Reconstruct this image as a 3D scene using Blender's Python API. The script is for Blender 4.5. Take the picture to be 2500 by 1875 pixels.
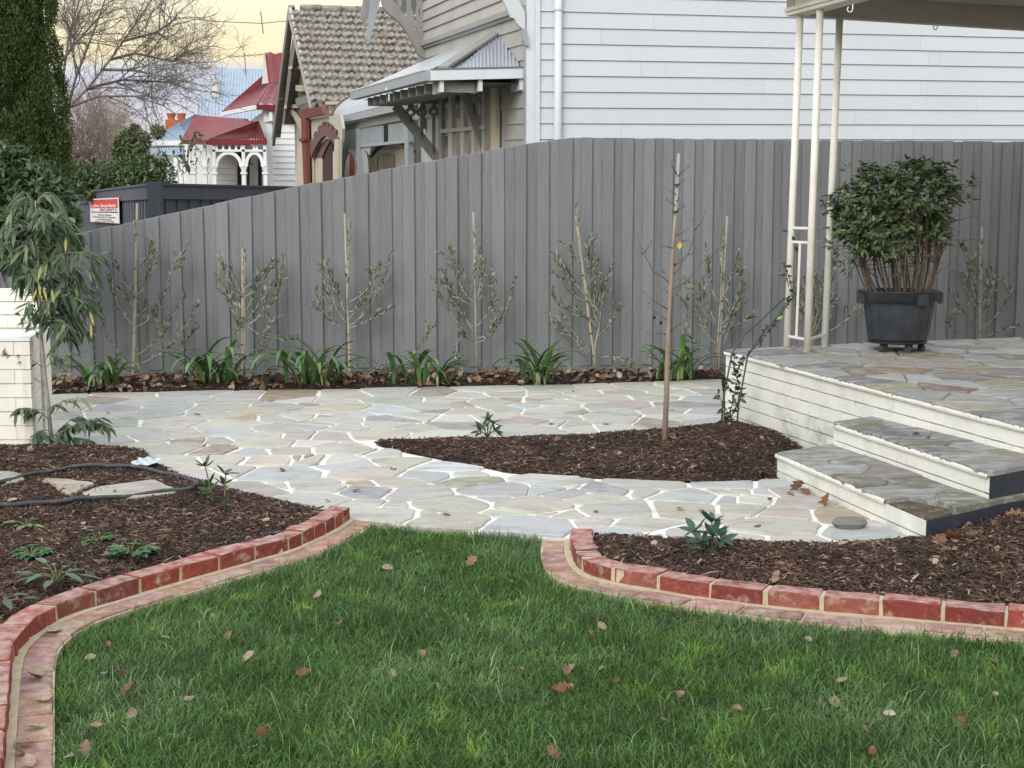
import bpy, bmesh, math, random
import numpy as np
from mathutils import Vector, Matrix

for o in list(bpy.data.objects):
    bpy.data.objects.remove(o, do_unlink=True)
scene = bpy.context.scene
COL = scene.collection
rng = np.random.default_rng(7)
random.seed(7)

# ---------------------------------------------------------------- camera
F_PX, CAM_H, HORIZON = 3480.0, 1.66, 510.0
PITCH = math.atan((937.5 - HORIZON) / F_PX)
cam = bpy.data.cameras.new('camera')
cam.sensor_width = 36.0
cam.lens = F_PX / 2500.0 * 36.0
cam.clip_start, cam.clip_end = 0.05, 3000
cam_ob = bpy.data.objects.new('camera', cam)
COL.objects.link(cam_ob)
cam_ob.location = (0, 0, CAM_H)
cam_ob.rotation_euler = (math.pi / 2 - PITCH, 0, 0)
scene.camera = cam_ob

# ---------------------------------------------------------------- sky
world = bpy.data.worlds.new('World')
scene.world = world
world.use_nodes = True
wn, wl = world.node_tree.nodes, world.node_tree.links
wn.clear()
SUN_EL, SUN_AZ = math.radians(30), math.radians(205)      # azimuth clockwise from +Y
w_out = wn.new('ShaderNodeOutputWorld')
w_add = wn.new('ShaderNodeAddShader')
bg1 = wn.new('ShaderNodeBackground'); bg2 = wn.new('ShaderNodeBackground')
sky = wn.new('ShaderNodeTexSky'); sky.sky_type = 'NISHITA'; sky.sun_disc = False
sky.sun_elevation = SUN_EL; sky.sun_rotation = SUN_AZ
sky.dust_density = 0.6; sky.ozone_density = 2.0
wl.new(sky.outputs[0], bg2.inputs[0]); bg2.inputs[1].default_value = 0.010
tc = wn.new('ShaderNodeTexCoord'); sp = wn.new('ShaderNodeSeparateXYZ')
wl.new(tc.outputs['Generated'], sp.inputs[0])
nz = wn.new('ShaderNodeTexNoise'); nz.inputs['Scale'].default_value = 5.0; nz.inputs['Detail'].default_value = 4
mp = wn.new('ShaderNodeMapping'); mp.inputs['Scale'].default_value = (1, 1, 6)
wl.new(tc.outputs['Generated'], mp.inputs[0]); wl.new(mp.outputs[0], nz.inputs['Vector'])
ma = wn.new('ShaderNodeMath'); ma.operation = 'MULTIPLY_ADD'
ma.inputs[1].default_value = 0.035; wl.new(nz.outputs[0], ma.inputs[0])
sb = wn.new('ShaderNodeMath'); sb.operation = 'SUBTRACT'; sb.inputs[1].default_value = 0.0175
wl.new(sp.outputs[2], sb.inputs[0]); wl.new(sb.outputs[0], ma.inputs[2])
rp = wn.new('ShaderNodeValToRGB')
wl.new(ma.outputs[0], rp.inputs[0])
stops = [(0.0, (.60, .47, .46)), (.040, (.68, .50, .46)), (.056, (.55, .52, .58)), (.080, (.50, .52, .62)), (.090, (.56, .55, .58)),
         (.100, (.78, .64, .37)), (.145, (.82, .76, .56)), (.24, (.93, .90, .80)), (.5, (1.03, 1.05, 1.08)), (1.0, (1.10, 1.17, 1.28))]
el = rp.color_ramp.elements
el[0].position, el[0].color = stops[0][0], (*stops[0][1], 1)
el[1].position, el[1].color = stops[-1][0], (*stops[-1][1], 1)
for p_, c_ in stops[1:-1]:
    e = el.new(p_); e.color = (*c_, 1)
wl.new(rp.outputs[0], bg1.inputs[0]); bg1.inputs[1].default_value = 0.90
wl.new(bg1.outputs[0], w_add.inputs[0]); wl.new(bg2.outputs[0], w_add.inputs[1])
wl.new(w_add.outputs[0], w_out.inputs[0])

# ---------------------------------------------------------------- sun (thin overcast, very soft)
sl = bpy.data.lights.new('sun', 'SUN'); sl.energy = 1.5; sl.angle = math.radians(35); sl.color = (1.0, .97, .93)
so = bpy.data.objects.new('sun', sl); COL.objects.link(so)
so.rotation_euler = Vector((math.sin(SUN_AZ) * math.cos(SUN_EL), math.cos(SUN_AZ) * math.cos(SUN_EL), math.sin(SUN_EL))).to_track_quat('Z', 'Y').to_euler()
so.location = (0, -20, 30)

vs = scene.view_settings
vs.view_transform = 'Standard'; vs.look = 'None'; vs.exposure = 0.52; vs.gamma = 1.0; vs.use_curve_mapping = False

# ---------------------------------------------------------------- where a pixel of a 2500 x 1875 frame meets a plane of the place
_c, _s = math.cos(PITCH), math.sin(PITCH)
CAMP = np.array([0, 0, CAM_H])
def ray(x, y):
    u = 937.5 - y
    return np.array([x - 1250.0, u * _s + F_PX * _c, u * _c - F_PX * _s])
def G(x, y, z=0.0):                       # on the level z
    d = ray(x, y); return CAMP + d * ((z - CAM_H) / d[2])
def AY(x, y, Y):                          # at the distance Y
    d = ray(x, y); return CAMP + d * (Y / d[1])
def ONP(x, y, p, n):                      # on any plane
    d = ray(x, y); return CAMP + d * (np.dot(np.asarray(p) - CAMP, n) / np.dot(d, n))
def VPL(x, y, p, q):                      # on the upright plane through p and q
    t = np.asarray(q, float)[:2] - np.asarray(p, float)[:2]
    return ONP(x, y, (p[0], p[1], 0), np.array([-t[1], t[0], 0]))
def unit(v):
    v = np.asarray(v, float); return v / (np.linalg.norm(v) + 1e-12)

# ---------------------------------------------------------------- materials
MATS = {}
def pm(name, base, rough=.75, n1=None, n2=None, bump=None, objvar=0.0, attr=False, objcol=False, spec=.3, coord='pos',
       transl=0.0, metal=0.0, stretch=(1, 1, 1), wave=None, spots=None):
    """one procedural surface: n1/n2 = (scale, colour, amount lo, hi) noise patches, bump = (scale, strength), spots = (scale, colour, lo, hi)"""
    if name in MATS: return MATS[name]
    m = bpy.data.materials.new(name); m.use_nodes = True
    N, L = m.node_tree.nodes, m.node_tree.links
    N.clear()
    out = N.new('ShaderNodeOutputMaterial'); bs = N.new('ShaderNodeBsdfPrincipled')
    bs.inputs['Roughness'].default_value = rough
    bs.inputs['Specular IOR Level'].default_value = spec
    bs.inputs['Metallic'].default_value = metal
    if coord == 'pos':
        g = N.new('ShaderNodeNewGeometry'); vec = g.outputs['Position']
    else:
        g = N.new('ShaderNodeTexCoord'); vec = g.outputs['Object']
    mpn = N.new('ShaderNodeMapping'); mpn.inputs['Scale'].default_value = stretch
    L.new(vec, mpn.inputs[0]); vec = mpn.outputs[0]
    def rgb(c):
        r = N.new('ShaderNodeRGB'); r.outputs[0].default_value = (*c, 1); return r.outputs[0]
    def mix(a, b, f, mode='MIX'):
        x = N.new('ShaderNodeMix'); x.data_type = 'RGBA'; x.blend_type = mode
        if isinstance(f, float): x.inputs[0].default_value = f
        else: L.new(f, x.inputs[0])
        L.new(a, x.inputs[6]); L.new(b, x.inputs[7]); return x.outputs[2]
    if attr:
        a = N.new('ShaderNodeAttribute'); a.attribute_name = 'Col'; col = a.outputs['Color']
        if base is not None: col = mix(col, rgb(base), 1.0, 'MULTIPLY')
    elif objcol:
        oi = N.new('ShaderNodeObjectInfo'); col = oi.outputs['Color']
    else:
        col = rgb(base)
    for k in (n1, n2, spots):
        if not k: continue
        t = N.new('ShaderNodeTexNoise'); t.inputs['Scale'].default_value = k[0]; t.inputs['Detail'].default_value = 6
        t.inputs['Roughness'].default_value = .62
        L.new(vec, t.inputs['Vector'])
        mr = N.new('ShaderNodeMapRange'); mr.inputs[1].default_value = k[2]; mr.inputs[2].default_value = k[3]
        if len(k) > 4: mr.inputs[4].default_value = k[4]
        L.new(t.outputs[0], mr.inputs[0])
        col = mix(col, rgb(k[1]), mr.outputs[0])
    if objvar:
        oi = N.new('ShaderNodeObjectInfo'); mr = N.new('ShaderNodeMapRange')
        mr.inputs[3].default_value = 1 - objvar; mr.inputs[4].default_value = 1 + objvar
        L.new(oi.outputs['Random'], mr.inputs[0])
        cx = N.new('ShaderNodeCombineColor'); [L.new(mr.outputs[0], cx.inputs[i]) for i in range(3)]
        col = mix(col, cx.outputs[0], 1.0, 'MULTIPLY')
    L.new(col, bs.inputs['Base Color'])
    if bump:
        t = N.new('ShaderNodeTexNoise'); t.inputs['Scale'].default_value = bump[0]; t.inputs['Detail'].default_value = 8
        t.inputs['Roughness'].default_value = .7
        L.new(vec, t.inputs['Vector'])
        b = N.new('ShaderNodeBump'); b.inputs['Strength'].default_value = bump[1]; b.inputs['Distance'].default_value = bump[2] if len(bump) > 2 else .01
        L.new(t.outputs[0], b.inputs['Height']); L.new(b.outputs[0], bs.inputs['Normal'])
    sh = bs.outputs[0]
    if transl:
        tr = N.new('ShaderNodeBsdfTranslucent'); L.new(col, tr.inputs[0])
        mx = N.new('ShaderNodeMixShader'); mx.inputs[0].default_value = transl
        L.new(sh, mx.inputs[1]); L.new(tr.outputs[0], mx.inputs[2]); sh = mx.outputs[0]
    L.new(sh, out.inputs[0])
    MATS[name] = m
    return m

# ---------------------------------------------------------------- mesh and object helpers
class MB:
    """collects shapes, in world coordinates, for one mesh"""
    def __init__(s): s.v = []; s.f = []; s.c = []; s.cur = (1, 1, 1)
    def add(s, vs_, fs_, col=None):
        o = len(s.v); s.v += [tuple(map(float, p)) for p in vs_]
        s.f += [tuple(i + o for i in f) for f in fs_]; s.c += [col or s.cur] * len(vs_); return s
    def hexa(s, p, col=None):             # 8 corners: bottom 4 ccw, top 4 ccw
        return s.add(p, [(3, 2, 1, 0), (4, 5, 6, 7), (0, 1, 5, 4), (1, 2, 6, 5), (2, 3, 7, 6), (3, 0, 4, 7)], col)
    def obox(s, o, ux, uy, uz, x0, x1, y0, y1, z0, z1, col=None):
        o, ux, uy, uz = map(lambda a: np.asarray(a, float), (o, ux, uy, uz))
        P = [o + ux * a + uy * b + uz * c for c in (z0, z1) for a, b in ((x0, y0), (x1, y0), (x1, y1), (x0, y1))]
        return s.hexa(P, col)
    def box(s, x0, x1, y0, y1, z0, z1, col=None):
        return s.obox((0, 0, 0), (1, 0, 0), (0, 1, 0), (0, 0, 1), x0, x1, y0, y1, z0, z1, col)
    def bar(s, a, b, w, h, up=(0, 0, 1), col=None):      # a square bar from a to b
        a, b = np.asarray(a, float), np.asarray(b, float); d = unit(b - a)
        sx = np.cross(d, up)
        if np.linalg.norm(sx) < 1e-4: sx = np.cross(d, (0, 1, 0))
        sx = unit(sx); sz = np.cross(sx, d)
        return s.obox(a, sx, d, sz, -w / 2, w / 2, 0, np.linalg.norm(b - a), -h / 2, h / 2, col)
    def tube(s, pts, rad, n=6, caps=True, col=None):
        pts = [np.asarray(p, float) for p in pts]
        if not hasattr(rad, '__len__'): rad = [rad] * len(pts)
        V, Fc = [], []; ref = None
        for i, p in enumerate(pts):
            d = unit(pts[min(i + 1, len(pts) - 1)] - pts[max(i - 1, 0)])
            if ref is None:
                ref = np.cross(d, (0.13, .97, .2)); ref = ref if np.linalg.norm(ref) > .1 else np.cross(d, (1, 0, 0))
            x = unit(ref - d * np.dot(ref, d)); ref = x; y = np.cross(d, x)
            for k in range(n):
                a = 2 * math.pi * k / n; V.append(p + rad[i] * (math.cos(a) * x + math.sin(a) * y))
        for i in range(len(pts) - 1):
            for k in range(n):
                k2 = (k + 1) % n; Fc.append((i * n + k, i * n + k2, (i + 1) * n + k2, (i + 1) * n + k))
        if caps:
            Fc.append(tuple(range(n))[::-1]); Fc.append(tuple((len(pts) - 1) * n + k for k in range(n)))
        return s.add(V, Fc, col)
    def prism(s, poly, d, col=None):      # polygon (3-D points) pushed along d
        n = len(poly); d = np.asarray(d, float); P = [np.asarray(p, float) for p in poly]
        return s.add(P + [p + d for p in P], [tuple(range(n))[::-1], tuple(range(n, 2 * n))] + [(i, (i + 1) % n, n + (i + 1) % n, n + i) for i in range(n)], col)
    def lathe(s, cen, prof, n=24, col=None):
        V = [(cen[0] + r * math.cos(2 * math.pi * k / n), cen[1] + r * math.sin(2 * math.pi * k / n), cen[2] + z) for r, z in prof for k in range(n)]
        Fc = [(i * n + k, i * n + (k + 1) % n, (i + 1) * n + (k + 1) % n, (i + 1) * n + k) for i in range(len(prof) - 1) for k in range(n)]
        return s.add(V, Fc, col)
    def np(s, V, Fc, C=None):
        o = len(s.v); s.v += list(map(tuple, V)); s.f += [tuple(int(i) + o for i in f) for f in Fc]
        s.c += list(map(tuple, C)) if C is not None else [s.cur] * len(V); return s
    def mesh(s, name, org=(0, 0, 0), smooth=False, colors=False):
        me = bpy.data.meshes.new(name)
        V = np.asarray(s.v, float) - np.asarray(org)
        me.from_pydata(V.tolist(), [], s.f)
        if colors:
            a = me.color_attributes.new('Col', 'FLOAT_COLOR', 'POINT')
            a.data.foreach_set('color', np.c_[np.asarray(s.c, float)[:, :3], np.ones(len(s.v))].ravel().astype(np.float32))
        if smooth: me.polygons.foreach_set('use_smooth', [True] * len(me.polygons))
        me.update(); return me

def np_mesh(name, V, T, C=None, org=(0, 0, 0), smooth=False):
    """big meshes of triangles straight from arrays"""
    V = np.asarray(V, np.float64) - np.asarray(org); T = np.asarray(T, np.int32)
    me = bpy.data.meshes.new(name)
    me.vertices.add(len(V)); me.vertices.foreach_set('co', V.astype(np.float32).ravel())
    me.loops.add(T.size); me.loops.foreach_set('vertex_index', T.ravel())
    me.polygons.add(len(T)); k = T.shape[1]
    me.polygons.foreach_set('loop_start', np.arange(0, T.size, k, dtype=np.int32))
    me.polygons.foreach_set('loop_total', np.full(len(T), k, np.int32))
    if smooth: me.polygons.foreach_set('use_smooth', np.ones(len(T), bool))
    if C is not None:
        a = me.color_attributes.new('Col', 'FLOAT_COLOR', 'POINT')
        a.data.foreach_set('color', np.c_[C, np.ones(len(C))].ravel().astype(np.float32))
    me.update(calc_edges=True); me.validate(); return me

def props(o, label=None, cat=None, group=None, kind=None):
    for k, v in (('label', label), ('category', cat), ('group', group), ('kind', kind)):
        if v: o[k] = v
    return o
def link(name, me, mat, parent=None, loc=(0, 0, 0)):
    o = bpy.data.objects.new(name, me)
    if me is not None and mat is not None and not me.materials: me.materials.append(mat)
    COL.objects.link(o); o.location = loc
    if parent is not None: o.parent = parent
    return o
def thing(name, loc, label, cat, group=None):
    o = bpy.data.objects.new(name, None); o.empty_display_size = .1
    COL.objects.link(o); o.location = tuple(map(float, loc)); return props(o, label, cat, group)
def root_of(o):
    while o.parent is not None: o = o.parent
    return o
def part(name, mb, mat, parent, smooth=False, colors=False, kind=None):
    o = link(name, mb.mesh(name, root_of(parent).location, smooth, colors), mat, parent)
    if kind: o['kind'] = kind
    return o
def solo(name, mb, mat, org, label=None, cat=None, group=None, kind=None, smooth=False, colors=False):
    o = link(name, mb.mesh(name, org, smooth, colors), mat, None, tuple(map(float, org)))
    return props(o, label, cat, group, kind)
def structure(name, mb, mat, smooth=False, colors=False):
    return props(link(name, mb.mesh(name, (0, 0, 0), smooth, colors), mat), kind='structure')

# ---------------------------------------------------------------- flat polygon helpers
def clip_half(poly, p, n):                # keep the side where (q-p).n <= 0
    out = []
    for i in range(len(poly)):
        a, b = poly[i], poly[(i + 1) % len(poly)]
        da, db = (a[0]-p[0])*n[0]+(a[1]-p[1])*n[1], (b[0]-p[0])*n[0]+(b[1]-p[1])*n[1]
        if da <= 0: out.append(a)
        if (da < 0) != (db < 0) and da != db:
            t = da / (da - db); out.append((a[0]+(b[0]-a[0])*t, a[1]+(b[1]-a[1])*t))
    return out
def area(poly):
    return .5 * sum(poly[i][0]*poly[(i+1) % len(poly)][1]-poly[(i+1) % len(poly)][0]*poly[i][1] for i in range(len(poly)))
def inside(poly, X, Y):
    X, Y = np.asarray(X), np.asarray(Y); r = np.zeros(X.shape, bool); n = len(poly)
    for i in range(n):
        x1, y1 = poly[i][:2]; x2, y2 = poly[(i + 1) % n][:2]
        c = ((y1 > Y) != (y2 > Y)) & (X < (x2 - x1) * (Y - y1) / (y2 - y1 + 1e-15) + x1); r ^= c
    return r
def edge_dist(poly, X, Y, closed=True):
    X, Y = np.asarray(X, float), np.asarray(Y, float); d = np.full(X.shape, 1e9); n = len(poly)
    for i in range(n if closed else n - 1):
        a = np.array(poly[i][:2]); b = np.array(poly[(i + 1) % n][:2]); t = b - a; l2 = t @ t + 1e-12
        k = np.clip(((X - a[0]) * t[0] + (Y - a[1]) * t[1]) / l2, 0, 1)
        d = np.minimum(d, np.hypot(X - a[0] - k * t[0], Y - a[1] - k * t[1]))
    return d
def smooth_noise(X, Y, sc, seed=0, oct_=3):
    """cheap value noise in -1..1"""
    r = np.zeros(np.shape(X)); amp = 1; tot = 0
    for k in range(oct_):
        x = np.asarray(X) * sc * 2 ** k + 17.3 * k + seed * 3.1; y = np.asarray(Y) * sc * 2 ** k + 9.7 * k - seed * 5.7
        xi, yi = np.floor(x), np.floor(y); fx, fy = x - xi, y - yi; fx = fx*fx*(3-2*fx); fy = fy*fy*(3-2*fy)
        h = lambda a, b: (np.sin(a * 127.1 + b * 311.7 + seed * 7.7) * 43758.5453) % 1.0
        r += amp * ((h(xi, yi)*(1-fx)+h(xi+1, yi)*fx)*(1-fy)+(h(xi, yi+1)*(1-fx)+h(xi+1, yi+1)*fx)*fy - .5) * 2
        tot += amp; amp *= .5
    return r / tot
def sample_poly(poly, n, r=rng):
    P = np.array([p[:2] for p in poly]); lo, hi = P.min(0), P.max(0); out = np.zeros((0, 2))
    while len(out) < n:
        q = lo + r.random((n * 2, 2)) * (hi - lo); out = np.r_[out, q[inside(poly, q[:, 0], q[:, 1])]]
    return out[:n]
# ================================================================ surfaces of the setting
M_soil = pm('soil', (.035, .026, .020), .95, n1=(9, (.06, .04, .03), .4, .7), bump=(40, .8, .03))
M_lawn_soil = pm('lawn soil', (.028, .040, .014), .95, n1=(14, (.05, .045, .02), .4, .7), bump=(60, .6, .02))
M_ground = pm('ground', (.10, .095, .085), .95, n1=(.4, (.07, .08, .05), .4, .7), bump=(8, .3, .03))
M_mortar = pm('lime mortar', (.76, .74, .67), .9, n1=(11, (.50, .45, .36), .54, .74), n2=(3, (.66, .66, .62), .45, .7), bump=(90, .35, .006))
M_stone = pm('flagstone', None, .8, objcol=True, n1=(9, (.57, .56, .51), .44, .72, .70), n2=(4, (.26, .235, .195), .50, .74, .62),
             spots=(30, (.20, .18, .15), .58, .72, .42), bump=(16, 1.0, .026), objvar=.06, stretch=(.8, 1.7, 1))
M_brick = pm('red brick', None, .88, objcol=True, n1=(9, (.13, .045, .038), .46, .72, .75), n2=(30, (.40, .15, .10), .52, .72, .6),
             spots=(13, (.44, .37, .28), .56, .70, .75), bump=(38, .9, .010))
M_bricktop = pm('worn brick top with sky sheen', None, .9, objcol=True, n1=(16, (.42, .30, .27), .34, .62, .85), n2=(34, (.10, .05, .045), .60, .74, .7), spots=(9, (.50, .43, .36), .55, .72, .6), bump=(50, .8, .008))  # top faces: wear and mortar dust, plus sky reflection put into the colour
M_brick_flat = pm('worn paving brick', None, .9, objcol=True, n1=(14, (.46, .38, .30), .42, .66, .70), n2=(32, (.14, .08, .07), .58, .72, .7), bump=(60, .6, .006))
M_bmortar = pm('cream brick mortar', (.50, .42, .29), .95, n1=(20, (.38, .31, .2), .45, .7), bump=(80, .6, .006))

PAL = dict(w=(.51, .50, .455), g=(.43, .43, .385), t=(.46, .43, .365), b=(.42, .435, .435), o=(.37, .30, .22), O=(.32, .24, .15), p=(.37, .33, .315),
           P=(.27, .26, .29), T=(.42, .385, .28), v=(.29, .285, .22), d=(.28, .285, .27), B=(.41, .435, .43), s=(.48, .51, .52), r=(.30, .19, .19), n=(.30, .26, .215))

# ---------------------------------------------------------------- outlines on the ground
px = lambda pts, z=0.0: [tuple(G(x, y, z)[:2]) for x, y in pts]
PAVE_FAR = [(60, 965), (100, 963), (321, 958), (511, 953), (700, 952), (1016, 946), (1400, 938), (1761, 926)]
PAVE_BED_L = [(770, 1251), (654, 1224), (552, 1201), (486, 1182), (416, 1159), (375, 1137), (347, 1104), (236, 1098), (60, 1095)]
PAVE_FRONT = [(2256, 1319), (2157, 1329), (1994, 1334), (1750, 1327), (1680, 1325), (1463, 1313), (1400, 1311), (1368, 1311), (1238, 1300), (1016, 1284), (855, 1268)]
BED_C = [(912, 1077), (931, 1090), (1000, 1106), (1080, 1122), (1127, 1130), (1238, 1153), (1300, 1159), (1452, 1167), (1693, 1178), (1800, 1174), (1899, 1170),
         (1900, 1130), (1960, 1100), (1790, 1030), (1766, 1020), (1740, 1046), (1620, 1056), (1400, 1064), (1160, 1071)]
# paving: fence side, then down the porch wall, round the centre bed, along the steps, the lawn, the left bed
PAVE = px(PAVE_FAR) + px([(1768, 1000), (1766, 1032), (1740, 1046), (1620, 1056), (1400, 1064), (1160, 1071), (912, 1077), (931, 1090), (1000, 1106), (1080, 1122), (1127, 1130),
       (1238, 1153), (1300, 1159), (1452, 1167), (1693, 1178), (1800, 1174), (1902, 1171)]) + px(PAVE_FRONT + PAVE_BED_L)
PAVE = PAVE[::-1] if area(PAVE) < 0 else PAVE

# the ground, one sheet to the horizon
gm = MB(); gm.add([(-900, -60, -.13), (900, -60, -.13), (900, 2200, -.13), (-900, 2200, -.13)], [(0, 1, 2, 3)])
structure('ground', gm, M_ground)

# ---------------------------------------------------------------- crazy paving
def seeds(zx, zy, k, txt):
    out = []
    for q in txt.split():
        a = q.split(','); out.append((zx + float(a[0]) / k, zy + float(a[1]) / k, a[2][0], a[2][1:]))
    return out
S_PAVE = seeds(100, 900, 3.16, """150,230,w 430,240,n 640,205,t 1150,190,g 870,265,g+ 1180,235,b 1500,215,w 1900,212,O 2100,240,w 1380,250,g- 580,300,b+ 160,300,t+ 960,300,g+
 1310,300,g 1640,330,T 1860,300,g 2120,280,o- 2150,320,g 120,365,p 560,345,g 820,360,b 1390,355,w 1000,405,w+ 1580,385,o- 1480,420,t 1850,380,g 170,430,w 560,420,g 1900,460,g
 2080,430,b 600,490,w 850,525,b 1120,510,t 1400,490,b 1650,525,w 2090,520,p 560,550,b 1210,550,n- 1330,548,t- 1800,580,t+ 720,600,t 1040,620,g 1360,635,n 1600,645,b 1930,630,t
 1000,720,t+ 1400,700,t 1760,700,t 2000,690,o- 2140,700,w 1500,800,w- 1850,810,B+ 1200,830,w 1640,940,p+ 1880,910,b- 2080,900,g 2050,1010,g+""") + \
 seeds(700, 900, 3.16, """240,240,w 480,205,t 800,190,g 1120,195,n 1370,205,g 1620,165,w 1720,195,g 1990,195,g 2170,170,t 850,240,g+ 330,262,w 1230,240,t 1350,262,n- 1760,240,o- 1900,240,o-
 1550,255,g 2070,265,w 380,300,T+ 760,320,s 1100,290,g+ 1690,305,g- 1850,290,s- 1220,325,n- 1350,330,t 470,345,g 60,370,w 300,370,o- 820,390,d 1000,370,w 380,400,g 560,440,g- 740,435,g 1330,380,w
 1560,372,t 150,440,b+ 1300,440,p 250,520,p+ 480,460,g 720,500,t+ 1000,465,g 1860,405,p 1900,470,g+ 2150,430,g 1200,515,w+ 430,620,t+ 120,580,w 800,650,g 640,640,w- 350,700,w 490,745,b 120,690,o-
 880,720,t 620,810,t+ 1060,830,b 1270,750,s+ 1400,825,g- 650,880,o- 810,870,t 620,945,P 240,920,g 980,960,g 1440,870,v 1660,930,b+ 1990,850,w+ 830,1065,b- 620,1055,w- 770,1120,w+ 1270,1050,t+
 1900,1050,t+ 1620,1000,b- 1260,1170,t+ 1680,1110,w- 1860,1210,s+ 2090,1115,t- 1070,1120,w-""") + \
 seeds(1300, 900, 3.687, """200,180,g 130,240,g 430,215,t 640,165,t 900,155,g 820,210,g 650,255,t 1060,175,g 1330,155,t 1600,140,g 1090,250,t 1230,210,g 1370,220,g 1560,215,b 1600,270,b 540,285,g
 200,310,g 760,325,p+ 1370,325,d 180,365,w 380,400,v- 700,385,b- 1230,375,t 1550,390,b 650,420,g 200,430,w 730,475,w 1100,490,n 1350,440,w 250,500,g 700,535,w 1560,480,b 450,540,w 100,570,b
 200,1020,g 1000,1040,g+ 650,1085,P 1800,1040,B+ 330,1060,w- 100,1090,b 330,1130,b 500,1160,t 1030,1105,b- 1450,1150,B+ 1850,1105,t 2100,1110,b 800,1260,g+ 1350,1260,t+ 1900,1270,t 220,1300,t-
 600,1390,w- 1000,1420,t 800,1480,s 1350,1500,w+ 1150,1500,w-""") + \
 seeds(1750, 1100, 3.687, "400,310,b 130,375,g 550,370,p 330,440,w 60,430,b 700,460,p 580,565,t 1150,580,o 500,680,g+ 650,820,g 250,800,w 1400,750,B+ 1430,655,w- 120,610,t-")
def jag(poly, step, amp, seed):
    out = []; n = len(poly)
    for i in range(n):
        a, b = np.array(poly[i]), np.array(poly[(i + 1) % n]); L_ = np.linalg.norm(b - a)
        if L_ < 1e-4: continue
        t = (b - a) / L_; nn = np.array([-t[1], t[0]]); k = max(1, min(7, int(L_ / step)))
        for j in range(k):
            q = a + (b - a) * (j / k)
            if j or 1:
                q = q + nn * amp * float(smooth_noise(q[0], q[1], 7, seed)) + t * amp * .5 * float(smooth_noise(q[1], q[0], 7, seed + 3))
            out.append(q)
    # take the points off the corners
    res = []; n = len(out)
    for i in range(n):
        p0, p1, p2 = out[i - 1], out[i], out[(i + 1) % n]
        c = np.dot(unit(p1 - p0), unit(p2 - p1))
        if c < .9:
            e0, e1 = min(.02, .3 * np.linalg.norm(p0 - p1)), min(.02, .3 * np.linalg.norm(p2 - p1))
            res += [p1 + unit(p0 - p1) * e0, p1 + unit(p2 - p1) * e1]
        else: res.append(p1)
    return res
def crazy(region, pts, parent, zf, gap, thick, tone=1.0, seed=1, dummies=()):
    """stones of a crazy pavement: cells round the seeds, cut by the outline, each an object"""
    S = [(p[0], p[1]) for p, _, _ in pts]; W = [{'+': .018, '-': -.022}.get(w, 0.0) for _, _, w in pts]
    n_real = len(S); S = S + [tuple(d_) for d_ in dummies]; W = W + [0.0] * len(dummies)
    for i, (s0, w0) in enumerate(zip(S[:n_real], W)):
        poly = list(region)
        for j in sorted(range(len(S)), key=lambda j: (S[j][0]-s0[0])**2+(S[j][1]-s0[1])**2)[1:26]:
            s1 = S[j]; d = np.array(s1) - np.array(s0); L_ = np.linalg.norm(d)
            if L_ < 1e-4: continue
            t = .5 + (w0 - W[j]) / (2 * L_ * L_); t = min(.8, max(.2, t))
            n = d / L_; q = np.array(s0) + d * t - n * (gap / 2 * random.uniform(.6, 1.5))
            poly = clip_half(poly, q, n)
            if len(poly) < 3: break
        if len(poly) < 3 or abs(area(poly)) < .004: continue
        poly = jag(poly, .09, .016, seed + i * .37)
        dz = random.uniform(0, .008); cx, cy = np.mean(poly, 0)
        tx, ty = random.gauss(0, .004), random.gauss(0, .004)
        top = [(x, y, zf(x, y) + dz + tx * (x - cx) + ty * (y - cy)) for x, y in poly]
        sh = [(cx + (x - cx) * (1 - .007 / (.02 + math.hypot(x - cx, y - cy))), cy + (y - cy) * (1 - .007 / (.02 + math.hypot(x - cx, y - cy))), z) for x, y, z in top]
        n = len(top); mb = MB()
        mb.add(sh + [(x, y, z - .006) for x, y, z in top] + [(x, y, z - thick) for x, y, z in top],
               [tuple(range(n))] + [(n+i_, n+(i_+1) % n, (i_+1) % n, i_) for i_ in range(n)] + [(2*n+i_, 2*n+(i_+1) % n, n+(i_+1) % n, n+i_) for i_ in range(n)])
        o = link('flagstone', mb.mesh('flagstone', root_of(parent).location), M_stone, parent)
        c = np.array(PAL[pts[i][1]]) * 1.10 * tone * random.uniform(.90, 1.10) * (1 + np.array([random.gauss(0, .02) for _ in range(3)]))
        o.color = (*c, 1)
mb = MB(); mb.prism([(x, y, -.07) for x, y in PAVE], (0, 0, .064))
paving = structure('paving', mb, M_mortar)
crazy(PAVE, [(tuple(G(a, b)[:2]), c, w) for a, b, c, w in S_PAVE], paving, lambda x, y: 0.0, .027, .05,
      dummies=px([(x, y) for y in (1085, 1105, 1125, 1150) for x in range(960, 1900, 60) if inside(BED_C, np.array([x]), np.array([y]))[0]]))

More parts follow.
